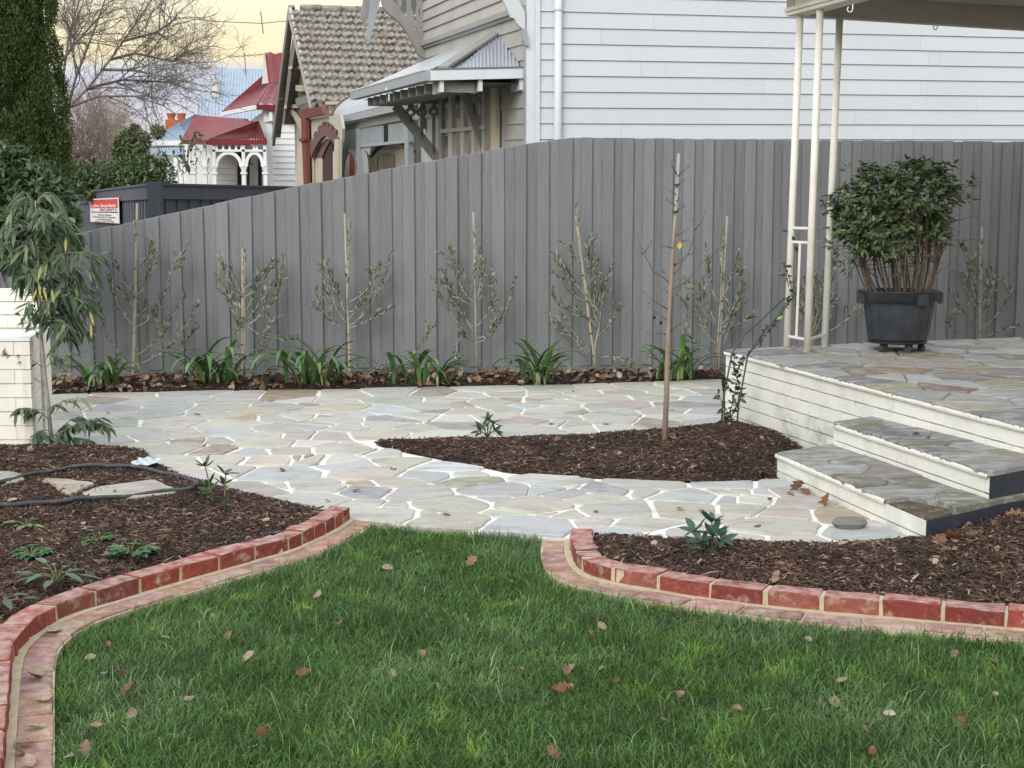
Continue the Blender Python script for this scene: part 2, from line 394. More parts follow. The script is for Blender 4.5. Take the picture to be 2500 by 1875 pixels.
# ---------------------------------------------------------------- brick edging round the beds
EDGE_L = [(855, 1268), (817, 1294), (776, 1314), (700, 1347), (640, 1364), (585, 1380), (494, 1406), (397, 1434), (300, 1463), (206, 1491), (130, 1522), (68, 1565), (40, 1604), (29, 1660), (21, 1740), (10, 1870), (-12, 2120)]
EDGE_R = [(1393, 1320), (1392, 1340), (1396, 1362), (1408, 1384), (1435, 1404), (1470, 1415), (1518, 1427), (1600, 1440), (1700, 1457), (1800, 1470), (1893, 1482), (2036, 1496), (2186, 1509), (2340, 1522), (2483, 1535), (2700, 1556), (2950, 1582)]
def resample(P, step=.02):
    P = [np.array(p) for p in P]; out = []
    for i in range(len(P) - 1):                       # Catmull-Rom
        p0, p1, p2, p3 = P[max(i-1, 0)], P[i], P[i+1], P[min(i+2, len(P)-1)]
        n = max(2, int(np.linalg.norm(p2 - p1) / step))
        for k in range(n):
            t = k / n; out.append(.5 * (2*p1 + (p2-p0)*t + (2*p0-5*p1+4*p2-p3)*t*t + (3*p1-p0-3*p2+p3)*t**3))
    out.append(P[-1]); return np.array(out)
def along(path):
    d = np.r_[0, np.cumsum(np.linalg.norm(np.diff(path, axis=0), axis=1))]
    def at(s):
        q = np.array([np.interp(s, d, path[:, 0]), np.interp(s, d, path[:, 1])])
        q1 = np.array([np.interp(s + .03, d, path[:, 0]), np.interp(s + .03, d, path[:, 1])]); q0 = np.array([np.interp(s - .03, d, path[:, 0]), np.interp(s - .03, d, path[:, 1])])
        t = unit(q1 - q0); return q, t, np.array([-t[1], t[0]])
    return at, d[-1]
path_L, path_R = resample(px(EDGE_L)), resample(px(EDGE_R))
REDS = [(.25, .052, .037), (.215, .045, .036), (.27, .060, .040), (.18, .056, .048), (.24, .078, .058), (.205, .040, .034)]
def edging(path, side, short, label, long_first=0.0):
    """side=+1: the bed lies to the left of the path's direction"""
    at, L_ = along(path); base = at(0)[0]
    t = thing('brick_edging', (base[0], base[1], 0), label, 'garden edging', 'brick edgings of the lawn')
    def ring(s, a, b):
        q, _, n = at(s); n = n * side; return q + n * a, q + n * b
    def slab(mbx, s0, s1, a, b, z0, z1, k=3, col=None, dz=0.0):
        V = []
        for i in range(k + 1):
            p, q = ring(s0 + (s1 - s0) * i / k, a, b)
            V += [(*p, z0), (*q, z0), (*q, z1 + dz), (*p, z1 + dz)]
        Fc = [(0, 1, 2, 3)] + [tuple(k * 4 + j for j in (3, 2, 1, 0))]
        for i in range(k):
            for j in range(4):
                j2 = (j + 1) % 4; Fc.append((i*4+j, (i+1)*4+j, (i+1)*4+j2, i*4+j2))
        mbx.add(V, [f[::-1] if side > 0 else f for f in Fc], col)
    m = MB(); slab(m, 0.01, L_ - .01, .006, .102, -.06, .062, 90); part('mortar', m, M_bmortar, t)
    m = MB(); slab(m, 0.01, L_ - .01, -.012, -.145, -.07, -.008, 90); part('mortar', m, M_bmortar, t)
    m = MB(); slab(m, 0.0, L_ - .01, .004, -.03, -.02, .004, 90); part('mortar_fillet', m, M_bmortar, t)
    s = 0.0; k = 0
    while s < L_ - .05:                                # upright kerb course
        Lb = (.112 if s < short else .228) + random.uniform(-.008, .006)
        e = min(s + Lb, L_); m = MB(); j = random.uniform(-.004, .004)
        slab(m, s + .001, e, j, .110 + j + random.uniform(-.003, .003), -.01, .070 + random.uniform(-.004, .005), 3 if Lb > .15 else 2)
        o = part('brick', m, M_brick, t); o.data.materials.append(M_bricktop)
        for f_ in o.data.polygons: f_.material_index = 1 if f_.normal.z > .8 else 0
        o.color = (*(np.array(random.choice(REDS)) * random.uniform(.85, 1.12)), 1)
        bv = o.modifiers.new('edge', 'BEVEL'); bv.width = random.uniform(.005, .011); bv.segments = 2; bv.limit_method = 'ANGLE'
        for v_ in o.data.vertices: v_.co += Vector((random.gauss(0, .0022), random.gauss(0, .0022), random.gauss(0, .0020)))
        s = e + random.uniform(.010, .018)
    s = 0.0
    while s < L_ - .05:                                # flat mowing course
        Lb = .228 + random.uniform(-.01, .008) if s > short * .6 else .10
        e = min(s + Lb, L_); m = MB()
        slab(m, s, e, -.028 + random.uniform(-.003, .003), -.138 + random.uniform(-.006, .006), -.06, random.uniform(-.003, .004), 3)
        o = part('brick', m, M_brick_flat, t); o.color = (*(np.array([.30, .165, .13]) * random.uniform(.75, 1.15) * (1, random.uniform(.9, 1.2), random.uniform(.85, 1.3))), 1)
        bv = o.modifiers.new('edge', 'BEVEL'); bv.width = .006; bv.segments = 2; bv.limit_method = 'ANGLE'
        s = e + random.uniform(.008, .014)
    return t
edging(path_L, -1, .72, 'red brick edging curving along the left garden bed')
edging(path_R, 1, .55, 'red brick edging curving round the right garden bed below the steps')
def offset(path, d):
    at, L_ = along(path); return [tuple(at(s)[0] + at(s)[2] * d) for s in np.linspace(0.0, L_, 70)]

# ---------------------------------------------------------------- garden beds: soil and shredded bark
BED_L = offset(path_L, -.10) [::-1] + px(PAVE_BED_L[:-1] + [(60, 1096), (-300, 1090), (-900, 1150), (-900, 2100)])
BED_R = px([(1455, 1313), (1680, 1326), (1750, 1328), (1994, 1335), (2157, 1330), (2250, 1319), (2300, 1290), (2500, 1240), (2900, 1160), (3000, 1560)]) + offset(path_R, .10)[::-1]
BED_M = px(BED_C)
BED_F = px([(60, 965), (321, 958), (511, 953), (700, 952), (1016, 946), (1400, 938), (1761, 926), (1800, 924), (1800, 905), (1689, 908), (111, 925), (60, 930)])
FENCE_A, FENCE_B = G(111, 930), G(1689, 913)
def bed_z(kind):
    def f(x, y):
        x, y = np.asarray(x, float), np.asarray(y, float)
        poly = {'L': BED_L, 'R': BED_R, 'M': BED_M, 'F': BED_F}[kind]
        d = edge_dist(poly, x, y) * np.where(inside(poly, x, y), 1, -1)
        up = 1 - np.exp(-np.maximum(d, 0) / .16)
        z = {'L': .015 + .035 * up, 'R': .012 + .035 * up, 'M': -.012 + .05 * up, 'F': -.005 + .045 * up}[kind]
        if kind == 'M': z = z + .05 * np.exp(-((x - 1.75) ** 2 + (y - 10.2) ** 2) / .35) + .02 * np.exp(-((x - 1.05) ** 2 + (y - 10.0) ** 2) / .2)
        if kind == 'R': z = z + .05 * np.exp(-((x - 2.95) ** 2 + (y - 6.95) ** 2) / .35)
        z = z + .012 * smooth_noise(x, y, 4, 5) + .006 * smooth_noise(x, y, 14, 2)
        return np.where(d < 0, np.maximum(z + d * 1.2, -.075), z)
    return f
def bed_mesh(kind, poly, step):
    P = np.array(poly); lo, hi = np.maximum(P.min(0) - .08, (-5.6, 2.2)), np.minimum(P.max(0) + .08, (4.8, 16))
    xs, ys = np.arange(lo[0], hi[0], step), np.arange(lo[1], hi[1], step); X, Y = np.meshgrid(xs, ys); Z = bed_z(kind)(X, Y)
    keep = inside(poly, X, Y) | (edge_dist(poly, X, Y) < .05); nx = len(xs)
    idx = np.arange(X.size).reshape(X.shape); k4 = keep[:-1, :-1] & keep[1:, :-1] & keep[:-1, 1:] & keep[1:, 1:]
    Q = np.c_[idx[:-1, :-1][k4], idx[:-1, 1:][k4], idx[1:, 1:][k4], idx[1:, :-1][k4]]
    me = np_mesh('garden_bed', np.c_[X.ravel(), Y.ravel(), Z.ravel()], Q, smooth=True)
    return props(link('garden_bed', me, M_soil), kind='structure')
M_mulch = pm('shredded bark', None, .9, attr=True, spec=.15)
MULCH_COL = np.array([(.050, .030, .021), (.075, .044, .030), (.033, .020, .015), (.11, .066, .043), (.19, .125, .082), (.30, .21, .15), (.045, .035, .03)])
def mulch(kind, poly, dens, label):
    P = np.array(poly); A = abs(area(poly)); n = int(A * dens); q = sample_poly(poly, n)
    ok = (np.abs(q[:, 0]) < .46 * q[:, 1] + .5) & (q[:, 1] > 3.2); q = q[ok]; n = len(q)
    z = bed_z(kind)(q[:, 0], q[:, 1])
    L_ = rng.gamma(3.0, .0105, n) + .010; W = rng.uniform(.003, .0085, n) * (1 + L_ * 6); a = rng.random(n) * 2 * np.pi
    pit = rng.normal(.05, .22, n); cl = smooth_noise(q[:, 0], q[:, 1], 3.5, 11)
    big = rng.random(n) < .015; W[big] *= 2.2
    d = np.c_[np.cos(a) * np.cos(pit), np.sin(a) * np.cos(pit), np.sin(pit)]; s_ = np.c_[-np.sin(a), np.cos(a), rng.normal(0, .35, n)]
    b = np.c_[q, z + rng.uniform(-.002, .016, n)]; up = np.array([0, 0, 1.0])
    bend = rng.normal(0, .18, n)[:, None] * L_[:, None]; hgt = (W * .45)[:, None] * up
    e0 = b - d * L_[:, None] / 2 - up * np.abs(bend) * .6; e1 = b + d * L_[:, None] / 2 - up * np.abs(bend) * .6; mid = b + s_ * bend
    w = s_ * W[:, None] / 2
    V = np.stack([e0 - w * .5, e0 + w * .5, mid - w, mid + w, e1 - w * .4, e1 + w * .4, mid + hgt], 1).reshape(-1, 3)
    T = np.array([(0, 1, 6), (0, 6, 2), (1, 3, 6), (2, 6, 4), (6, 3, 5), (6, 5, 4)]); T = (T[None] + (np.arange(n) * 7)[:, None, None]).reshape(-1, 3)
    pr = np.array([.27, .24, .20, .14, .09, .035, .025]); ci = rng.choice(7, n, p=pr / pr.sum())
    dark = (cl > .15) & (rng.random(n) < .6); ci[dark] = rng.choice([0, 2, 6], dark.sum())
    C = MULCH_COL[ci] * np.array([1.04, 1.08, 1.16]) * rng.uniform(.7, 1.3, (n, 1)); C = np.repeat(C, 7, 0)
    o = link('bark_mulch', np_mesh('bark_mulch', V, T, C), M_mulch); props(o, label, 'mulch', None, 'stuff')
for kind, poly, st, den, lab in (('L', BED_L, .04, 6500, 'dark shredded bark covering the left garden bed'), ('M', BED_M, .04, 6500, 'dark shredded bark in the pointed bed amid the paving'),
                                 ('R', BED_R, .04, 7500, 'shredded bark in the bed behind the right brick edging'), ('F', BED_F, .05, 3500, 'reddish bark strip along the paling fence')):
    bed_mesh(kind, poly, st); mulch(kind, poly, den, lab)

# ---------------------------------------------------------------- lawn
LAWN = offset(path_L, .138)[::-1] + px([(896, 1276), (1016, 1285), (1238, 1301), (1335, 1310)]) + offset(path_R, -.138) + [(3.4, 2.6), (-2.0, 2.6)]
mb = MB(); P = [(x, y, -.035) for x, y in LAWN]; mb.add(P, [tuple(range(len(P)))]); structure('lawn', mb, M_lawn_soil)
M_grass = pm('grass', None, .48, attr=True, transl=.28, spec=.28)
def grass(n):
    q = sample_poly(LAWN, n); q = q[(np.abs(q[:, 0]) < .385 * q[:, 1] + .15) & (q[:, 1] > 3.75)]; n = len(q)
    X, Y = q.T; fld = smooth_noise(X, Y, 1.6, 3); cl = smooth_noise(X, Y, 5, 9, 2); tuft = smooth_noise(X, Y, 9, 21, 2)
    L_ = np.clip(rng.normal(.046, .017, n), .018, .10) * (1 + .40 * cl); lng = rng.random(n) < .010; L_[lng] *= 1.9; W = rng.uniform(.0020, .0044, n)
    a = fld * 4.2 + smooth_noise(X, Y, 4, 31) * 2.5 + rng.normal(0, 2.0, n); lean = np.clip(rng.normal(.92, .36, n), .05, 1.45)
    dx, dy = np.cos(a), np.sin(a)
    b = np.c_[X, Y, np.full(n, -.036)]
    m_ = b + np.c_[dx * np.sin(lean * .55), dy * np.sin(lean * .55), np.cos(lean * .55)] * (L_ * .55)[:, None]
    t_ = m_ + np.c_[dx * np.sin(lean * 1.5), dy * np.sin(lean * 1.5), np.cos(lean * 1.5)] * (L_ * .5)[:, None]
    t_[:, 2] = np.maximum(t_[:, 2], -.028)
    fa = rng.random(n) * 2 * np.pi; w = np.c_[np.cos(fa), np.sin(fa), np.zeros(n)] * (W / 2)[:, None]
    V = np.stack([b - w, b + w, m_ - w * .9, m_ + w * .9, t_], 1).reshape(-1, 3)
    T = np.array([(0, 1, 3), (0, 3, 2), (2, 3, 4)]); T = (T[None] + (np.arange(n) * 5)[:, None, None]).reshape(-1, 3)
    base = np.array([.080, .166, .040]); lite = np.array([.200, .330, .060]); blue = np.array([.175, .255, .135]); dry = np.array([.26, .22, .11])
    k1 = np.clip((tuft - .30) * 2.4, 0, 1)[:, None] * rng.uniform(.4, 1, (n, 1)); k2 = np.clip((smooth_noise(X, Y, 2.3, 41) - .05) * 1.3, 0, .7)[:, None] * rng.random((n, 1))
    C = base * (1 - k1) + lite * k1; C = C * (1 - k2) + blue * k2
    C[lng] = blue * 1.15; dm = rng.random(n) < .014; C[dm] = dry * rng.uniform(.5, 1.1, (dm.sum(), 1)); C = C * rng.uniform(.5, 1.5, (n, 1)) * (1 + .42 * smooth_noise(X, Y, 6.5, 77, 2))[:, None]
    o = link('grass', np_mesh('grass', V, T, np.repeat(C, 5, 0)), M_grass); props(o, 'green lawn grass with scattered lighter tufts', 'grass', None, 'stuff')
grass(205000)
# ================================================================ paling fence
M_fence = pm('grey fence paint', (.203, .208, .221), .62, n1=(4, (.178, .180, .188), .40, .70), n2=(30, (.225, .227, .233), .5, .75, .5), spots=(9, (.10, .10, .105), .68, .76, .6),
             bump=(9, .55, .012), objvar=.11, stretch=(6, 6, .55), spec=.25)
M_fence2 = pm('grey fence paint, older coat', (.199, .204, .216), .66, n1=(4, (.162, .164, .170), .40, .70), n2=(30, (.195, .196, .20), .5, .75, .5), spots=(9, (.09, .09, .09), .66, .76, .6),
              bump=(9, .55, .012), objvar=.10, stretch=(6, 6, .55), spec=.25)  # same paint on the set-back palings, their shade put into the colour
FU = unit(FENCE_B - FENCE_A); FN = np.array([FU[1], -FU[0], 0])        # along the fence; towards the camera
f_top = [(95, 590), (226, 562), (500, 503), (735, 453), (1006, 401), (1289, 350), (1377, 338), (1380, 335), (1700, 339), (2100, 343), (2500, 346), (2900, 349)]
f_u = [float(np.dot(VPL(x, y, FENCE_A, FENCE_B)[:2] - FENCE_A[:2], FU[:2])) for x, y in f_top]
f_z = [float(VPL(x, y, FENCE_A, FENCE_B)[2]) for x, y in f_top]
topz = lambda u: float(np.interp(u, f_u, f_z))
fence = thing('paling_fence', FENCE_A, 'tall grey painted paling fence behind the row of olive saplings', 'fence')
u, k, u_end = -.75, 0, f_u[-2] + .6
while u < u_end:
    w = (random.uniform(.098, .116) if k % 2 == 0 else random.uniform(.084, .104))
    if u < f_u[6]: w *= 1.12
    off = (.024 if k % 2 == 0 else 0.0) + random.uniform(-.002, .002)
    lap = 0.0 if k % 2 == 0 else .026
    m = MB(); dz = random.uniform(-.006, .004)
    za, zb = topz(u - lap) + dz, topz(u + w + lap) + dz + random.uniform(-.003, .003)
    a, b = FENCE_A + FU * (u - lap), FENCE_A + FU * (u + w + lap - .002); lean = FU * random.uniform(-.006, .006); bow = FN * random.uniform(-.004, .004)
    q0, q1 = FN * (off - .016), FN * off; up = lambda z: np.array([0, 0, z])
    m.hexa([a + q0 + up(.095), b + q0 + up(.095), b + q1 + up(.095), a + q1 + up(.095), a + q0 + up(za) + lean + bow, b + q0 + up(zb) + lean + bow, b + q1 + up(zb) + lean + bow, a + q1 + up(za) + lean + bow])
    m.f = [f[::-1] for f in m.f]
    o = part('paling', m, M_fence if k % 2 == 0 else M_fence2, fence); bv = o.modifiers.new('edge', 'BEVEL'); bv.width = .004; bv.segments = 1
    u += w; k += 1
u = -.8
while u < u_end:
    m = MB(); m.obox(FENCE_A + FU * u, FU, FN, (0, 0, 1), 0, 2.38, -.03, .012 + random.uniform(-.002, .002), -.10, .102); part('plinth_board', m, M_fence, fence); u += 2.4
for zz in (.45, 1.05):
    m = MB(); m.obox(FENCE_A, FU, FN, (0, 0, 1), -.8, u_end, -.095, -.02, zz, zz + .07); part('rail', m, M_fence, fence)
# ================================================================ porch and steps
M_white = pm('white masonry paint', (.76, .76, .70), .72, n1=(6, (.64, .64, .57), .45, .72), n2=(26, (.76, .76, .71), .5, .8), spots=(17, (.34, .32, .25), .63, .75, .7), bump=(45, .7, .008), objvar=.03)
M_white_dirty = pm('stained white masonry paint', (.72, .72, .65), .75, n1=(5, (.34, .34, .27), .46, .70, .8), n2=(26, (.74, .74, .68), .5, .8), spots=(30, (.16, .16, .13), .64, .78, .8), bump=(45, .55, .006), objvar=.04)
M_navy = pm('navy masonry paint', (.028, .034, .050), .6, n1=(10, (.045, .05, .062), .45, .7), spots=(24, (.42, .40, .34), .70, .78, .7), bump=(45, .5, .006))
M_porchmortar = pm('old porch mortar', (.20, .20, .18), .92, n1=(12, (.42, .42, .38), .50, .68), n2=(30, (.10, .10, .085), .55, .72), bump=(60, .5, .008))
PC, PR = np.array([1.712, 11.35]), np.array([2.85, 7.83])
PD = unit(PR - PC); PN = np.array([PD[1], -PD[0]])                     # along the porch front; outwards
ZPA, ZPB = -.0103, .01826
zp = lambda x, y: .541 + ZPA * (x - PC[0]) + ZPB * (y - PC[1])
PPN = np.array([-ZPA, -ZPB, 1.0]); PP0 = np.array([PC[0], PC[1], .541])
GP = lambda x, y: ONP(x, y, PP0, PPN)
PFAR = GP(2700, 815)[:2]; PEND = PC + PD * 5.2
brick_me = None
def unit_box(name, bev=.012):
    me = bpy.data.meshes.new(name); bm = bmesh.new(); bmesh.ops.create_cube(bm, size=1.0); bmesh.ops.translate(bm, vec=(.5, .5, .5), verts=bm.verts)
    bm.to_mesh(me); bm.free(); return me
PBRICK = unit_box('painted_brick'); PBRICK.materials.append(M_white)
PBRICKD = unit_box('painted_brick_stained'); PBRICKD.materials.append(M_white_dirty)
def brick_face(parent, a, b, zb0, zt0, zt1, courses, ch=.096, joint=.008, depth=.09, n=None, bl=.295, dirty=1, mesh=None):
    """painted bricks on the upright face a-b; the courses hang from its (slightly sloping) top edge zt0..zt1"""
    a, b = np.asarray(a, float), np.asarray(b, float); L_ = np.linalg.norm(b - a); d = (b - a) / L_
    n = np.asarray(n if n is not None else (d[1], -d[0]), float); rt = np.array(root_of(parent).location)
    U = np.array([d[0], d[1], (zt1 - zt0) / L_]); Nn = np.array([n[0], n[1], 0]); Z = np.array([0, 0, 1.0])
    for c in range(courses):
        s = -(c % 2) * bl / 2
        while s < L_ - .002:
            s0, s1 = max(s, 0), min(s + bl, L_)
            if s1 - s0 > .01:
                zl = zt0 - (c + 1) * ch + joint / 2; h = ch - joint
                if zl < zb0: h = h - (zb0 - zl); zl = zb0
                if h > .012:
                    p = np.array([a[0], a[1], 0]) + U * s0 + Z * zl + Nn * random.uniform(-.0015, .0015) - rt
                    me_ = mesh or (PBRICKD if c >= courses - dirty else PBRICK)
                    o = link('brick', me_, None, parent)
                    X_, Y_, Z_ = U * (s1 - s0 - .0012), -Nn * depth, Z * h
                    o.matrix_local = Matrix(((X_[0], Y_[0], Z_[0], p[0]), (X_[1], Y_[1], Z_[1], p[1]), (X_[2], Y_[2], Z_[2], p[2]), (0, 0, 0, 1)))
            s += bl
porch = thing('porch', (PC[0], PC[1], 0), 'raised porch with white painted brick wall and crazy paved floor', 'porch')
ins = lambda poly, d: poly
m = MB(); core = [PC - PN * .022, PEND - PN * .022, np.array([6.5, 7.0]), PFAR - PD * .0, PC + unit(PFAR - PC) * .03 - PN * .022]
core = [(*p, -.12) for p in (core if area([tuple(p) for p in core]) > 0 else core[::-1])]
n_ = len(core); m.add(core + [(x, y, zp(x, y) - .036) for x, y, _ in core], [tuple(range(n_))[::-1], tuple(range(n_, 2*n_))] + [(i, (i+1) % n_, n_+(i+1) % n_, n_+i) for i in range(n_)])
part('wall', m, M_white_dirty, porch)
brick_face(porch, PC, PEND, -.06, zp(*PC) - .034, zp(*PEND) - .034, 7, n=PN, dirty=4)
def ragged_lip(parent, a, b, za, zb, n, w0, mat, seed):
    """flaking paint and mortar smeared over the slab edge"""
    r_ = random.Random(seed); L_ = np.linalg.norm(b - a); m = MB(); k = int(L_ / .016); V = []
    for i in range(k + 1):
        s = i / k; p = a + (b - a) * s; z = za + (zb - za) * s; lo = .0355 + float(smooth_noise(i * .016, seed, 3.0, seed)) * .004 + r_.uniform(-.001, .0015); hi = .0075 + abs(float(smooth_noise(i * .016, seed + 5, 5.0, seed))) * .009 + (r_.uniform(.004, .012) if r_.random() < .10 else 0)
        V += [(*(p + n * w0), z - lo), (*(p + n * (w0 + .003)), z - (lo + hi) / 2), (*(p + n * w0), z - hi), (*(p - n * .004), z - hi + .001)]
    m.add(V, [(4*i+j, 4*i+4+j, 4*i+5+j, 4*i+1+j) for i in range(k) for j in range(3)]); part('paint_lip', m, mat, parent)
ragged_lip(porch, PC, PEND, zp(*PC), zp(*PEND), PN, .0175, M_white, 3)
m = MB(); FL = [PC + PN * .008, PEND + PN * .008, np.array([6.5, 7.0]), PFAR]; FL = [tuple(p) for p in FL]; FL = FL if area(FL) > 0 else FL[::-1]
m.add([(x, y, zp(x, y) - .034) for x, y in FL] + [(x, y, zp(x, y) - .004) for x, y in FL], [(3, 2, 1, 0), (4, 5, 6, 7)] + [(i, (i+1) % 4, 4+(i+1) % 4, 4+i) for i in range(4)])
part('mortar', m, M_porchmortar, porch)
S_PORCH = seeds(2000, 820, 4.424, """170,160,b 430,120,s 80,240,t 420,270,g+ 700,300,g 800,375,O 480,395,n 130,390,b 100,320,P 560,480,P 780,450,w 1080,460,s 1450,430,P 1620,460,d+ 1500,520,s 900,560,T 1300,570,r
 1150,640,b 1700,680,b+ 1700,770,t 2000,840,P 2000,520,T+ 1950,650,b 1230,300,b 1600,345,o 1500,290,b 1800,245,s 2120,240,o 1300,225,o 1450,160,s 1750,170,s 1800,200,P 2180,170,s 1400,90,s 1600,130,p 2000,110,b
 1500,45,g 1900,50,g 2100,30,g 2000,300,b 2100,400,p 1000,180,d 650,170,t -150,130,b -300,120,g -420,95,w -250,180,P -80,210,g -120,290,b 700,110,b 1000,90,g 850,60,w 2300,100,b 2350,300,g 2400,500,p 2300,700,b
 2500,900,g 2350,950,P 2700,700,b 2700,400,T 2700,200,g 2300,40,b 2600,60,g 300,60,g 2150,960,b""")
FLI = [PC + PN * .014 + PD * .0, PEND + PN * .014, np.array([6.3, 7.1]), PFAR + unit(PFAR - PC) * -.02]; FLI = [tuple(p) for p in FLI]; FLI = FLI if area(FLI) > 0 else FLI[::-1]
FLV = [p for p in FLI]
crazy(FLV, [(tuple(GP(a, b)[:2]), c, w) for a, b, c, w in S_PORCH], porch, lambda x, y: zp(x, y) + .002, .020, .034, .68, 50)

steps = thing('porch_steps', (*G(1898, 1170)[:2], 0), 'two white brick steps with slate treads leading up to the porch', 'steps')
S1L, S1R, S2L, S2R = np.array([1.66, 8.794]), np.array([2.064, 6.965]), np.array([2.071, 9.072]), np.array([2.491, 7.316])
SIDE = unit((.80, .60))
def tread(lf, rf, back, z, nstones, pts, notch=None, seed=0):
    d = unit(rf - lf); nrm = np.array([d[1], -d[0]]); nrm = nrm if np.dot(nrm, (-1, 0)) > 0 else -nrm
    poly = [lf, rf, rf + SIDE * back, lf + SIDE * back]
    P = [tuple(p) for p in poly]; P = P if area(P) > 0 else P[::-1]
    m = MB(); m.prism([(x, y, -.1) for x, y in [tuple(np.array(p) - (nrm * .012 if i_ in () else 0)) for i_, p in enumerate(P)]], (0, 0, z - .03 + .1)); return P, nrm
# lower step, then upper step
for (lf, rf, z, zlow, pts, sd) in ((S1L, S1R, .15, -.02, seeds(1750, 1100, 3.687, "720,90,g 1040,40,b 1270,90,d 1100,170,s 1250,260,n 1570,210,p 1850,290,v 1700,400,b+ 2150,430,v 850,10,b"), 1),
                                  (S2L, S2R, .30, .15, seeds(2000, 820, 4.424, "380,920,B 540,960,v 870,960,b 950,1070,P 1050,1150,v 1450,1100,d 1400,1240,P 1720,1210,b 2030,1270,T 1700,1310,b 1850,1400,B 1250,1020,p"), 2)):
    d = unit(rf - lf); nrm = np.array([d[1], -d[0]]); nrm = nrm if nrm[0] < 0 else -nrm
    W_ = 1.1
    cr = [lf - nrm * .022, rf - nrm * .022 + d * -.004, rf + SIDE * W_ + d * -.004, lf + SIDE * W_]; cr = [tuple(p) for p in cr]; cr = cr if area(cr) > 0 else cr[::-1]
    m = MB(); m.prism([(x, y, -.1) for x, y in cr], (0, 0, z - .032 + .1)); part('core', m, M_white_dirty, steps)
    ragged_lip(steps, lf, rf - d * (.42 if sd == 1 else 0), z, z, nrm, .0155, M_white, 7 + sd)
    sidep = [rf + d * .010, rf + SIDE * W_ + d * .010]                       # the navy end
    m = MB(); q0, q1 = sidep
    m.hexa([(*q0, -.1), (*q1, -.1), (*(q1 - d * .05), -.1), (*(q0 - d * .05 + SIDE * .0), -.1), (*q0, z - .030), (*q1, z - .030), (*(q1 - d * .05), z - .030), (*(q0 - d * .05), z - .030)])
    part('end_wall', m, M_navy, steps)
    brick_face(steps, lf, rf, zlow, z - .028, z - .028, 2, ch=.090, n=nrm, depth=.013, dirty=1 if sd == 1 else 0)
    rg = [lf + nrm * .012, rf + nrm * .012 + d * .008, rf + SIDE * W_ + d * .008, lf + SIDE * W_ - d * .006]; rg = [tuple(p) for p in rg]; rg = rg if area(rg) > 0 else rg[::-1]
    mo = [lf + nrm * .006, rf + nrm * .006, rf + SIDE * W_, lf + SIDE * W_]; 
    if sd == 1:                                                              # a slab has broken out of the corner
        c0 = rf + nrm * .006
        mo = [lf + nrm * .006, rf + nrm * .006 - d * .42, rf + SIDE * .17 - d * .36, rf + SIDE * .26 - d * .10, rf + SIDE * .22, rf + SIDE * W_, lf + SIDE * W_]
        rgn = [lf + nrm * .012, rf + nrm * .012 - d * .42, rf + SIDE * .17 - d * .36, rf + SIDE * .26 - d * .10, rf + SIDE * .22 + d * .008, rf + SIDE * W_ + d * .008, lf + SIDE * W_ - d * .006]
        rg = [tuple(p) for p in rgn]; rg = rg if area(rg) > 0 else rg[::-1]
    mo = [tuple(p) for p in mo]; mo = mo if area(mo) > 0 else mo[::-1]
    m = MB(); m.prism([(x, y, z - .031) for x, y in mo], (0, 0, .026)); part('mortar', m, M_porchmortar, steps)
    if sd == 1:
        hq = [rf + nrm * .0 - d * .40, rf - d * .06, rf + SIDE * .06 - d * .0, rf + SIDE * .24 - d * .02, rf + SIDE * .25 - d * .12, rf + SIDE * .16 - d * .37]; hq = [tuple(p) for p in hq]; hq = hq if area(hq) > 0 else hq[::-1]
        m = MB(); m.prism([(x, y, z - .0318) for x, y in hq], (0, 0, .006)); part('broken_bed', m, pm('dirty broken bedding', (.085, .065, .045), .95, n1=(20, (.20, .17, .13), .5, .65), bump=(40, .9, .01)), steps)
    crazy(rg, [(tuple(G(a, b, z)[:2]), c, w) for a, b, c, w in pts], steps, lambda x, y, z=z: z + .001, .012, .030, .55, 80 + sd)

# ---------------------------------------------------------------- verandah posts and roof
M_cream = pm('cream gloss paint', (.79, .77, .70), .38, n1=(5, (.66, .62, .53), .5, .75), spots=(22, (.36, .26, .17), .73, .80, .8), bump=(30, .12, .004), spec=.4)
M_cream2 = pm('cream trim paint', (.73, .70, .62), .5, n1=(5, (.60, .55, .46), .5, .75), spots=(40, (.22, .18, .13), .72, .80, .7), bump=(30, .2, .004))
M_soffit = pm('brown lining and beam shade', (.47, .43, .37), .6, n1=(3, (.41, .37, .31), .4, .7), spots=(8, (.10, .08, .06), .72, .78, .8), stretch=(1, 1, 4))
B1, B2, B3 = GP(1921, 849), GP(1970, 861), GP(2013, 846)
T1, T2, T3 = AY(1953, 42, B1[1]), AY(2002, 30, B2[1]), AY(2050, 44, B3[1])
ztop = (T1[2] + T3[2]) / 2 + .01
for T_ in (T1, T2, T3): T_[2] = ztop
post = thing('verandah_post', B2, 'cream triple pipe post with cross rails at the porch corner', 'post')
for b_, t_ in ((B1, T1), (B2, T2), (B3, T3)):
    m = MB(); m.tube([b_ + (0, 0, .0), t_], .0285, 20); o = part('pole', m, M_cream, post, smooth=False)
    for p_ in o.data.polygons: p_.use_smooth = len(p_.vertices) == 4
    m = MB(); m.tube([b_ - (0, 0, .01), b_ + (0, 0, .012)], .034, 16); part('base_collar', m, pm('rusty collar', (.30, .16, .08), .8, n1=(30, (.6, .55, .45), .45, .6)), o)
def on(b_, t_, z): k_ = (z - b_[2]) / (t_[2] - b_[2]); return b_ + (t_ - b_) * k_
def zpx(b_, y): return AY(1950, y, b_[1])[2]
for y1, y2, rr in ((556, 553, .009), (590, 586, .009), (820, 815, .010)):
    for (p, q) in (((B1, T1), (B2, T2)), ((B2, T2), (B3, T3))):
        zz = zpx(B1, y1); m = MB(); m.bar(on(*p, zz), on(*q, zz), .012, .020); part('rail', m, M_cream, post)
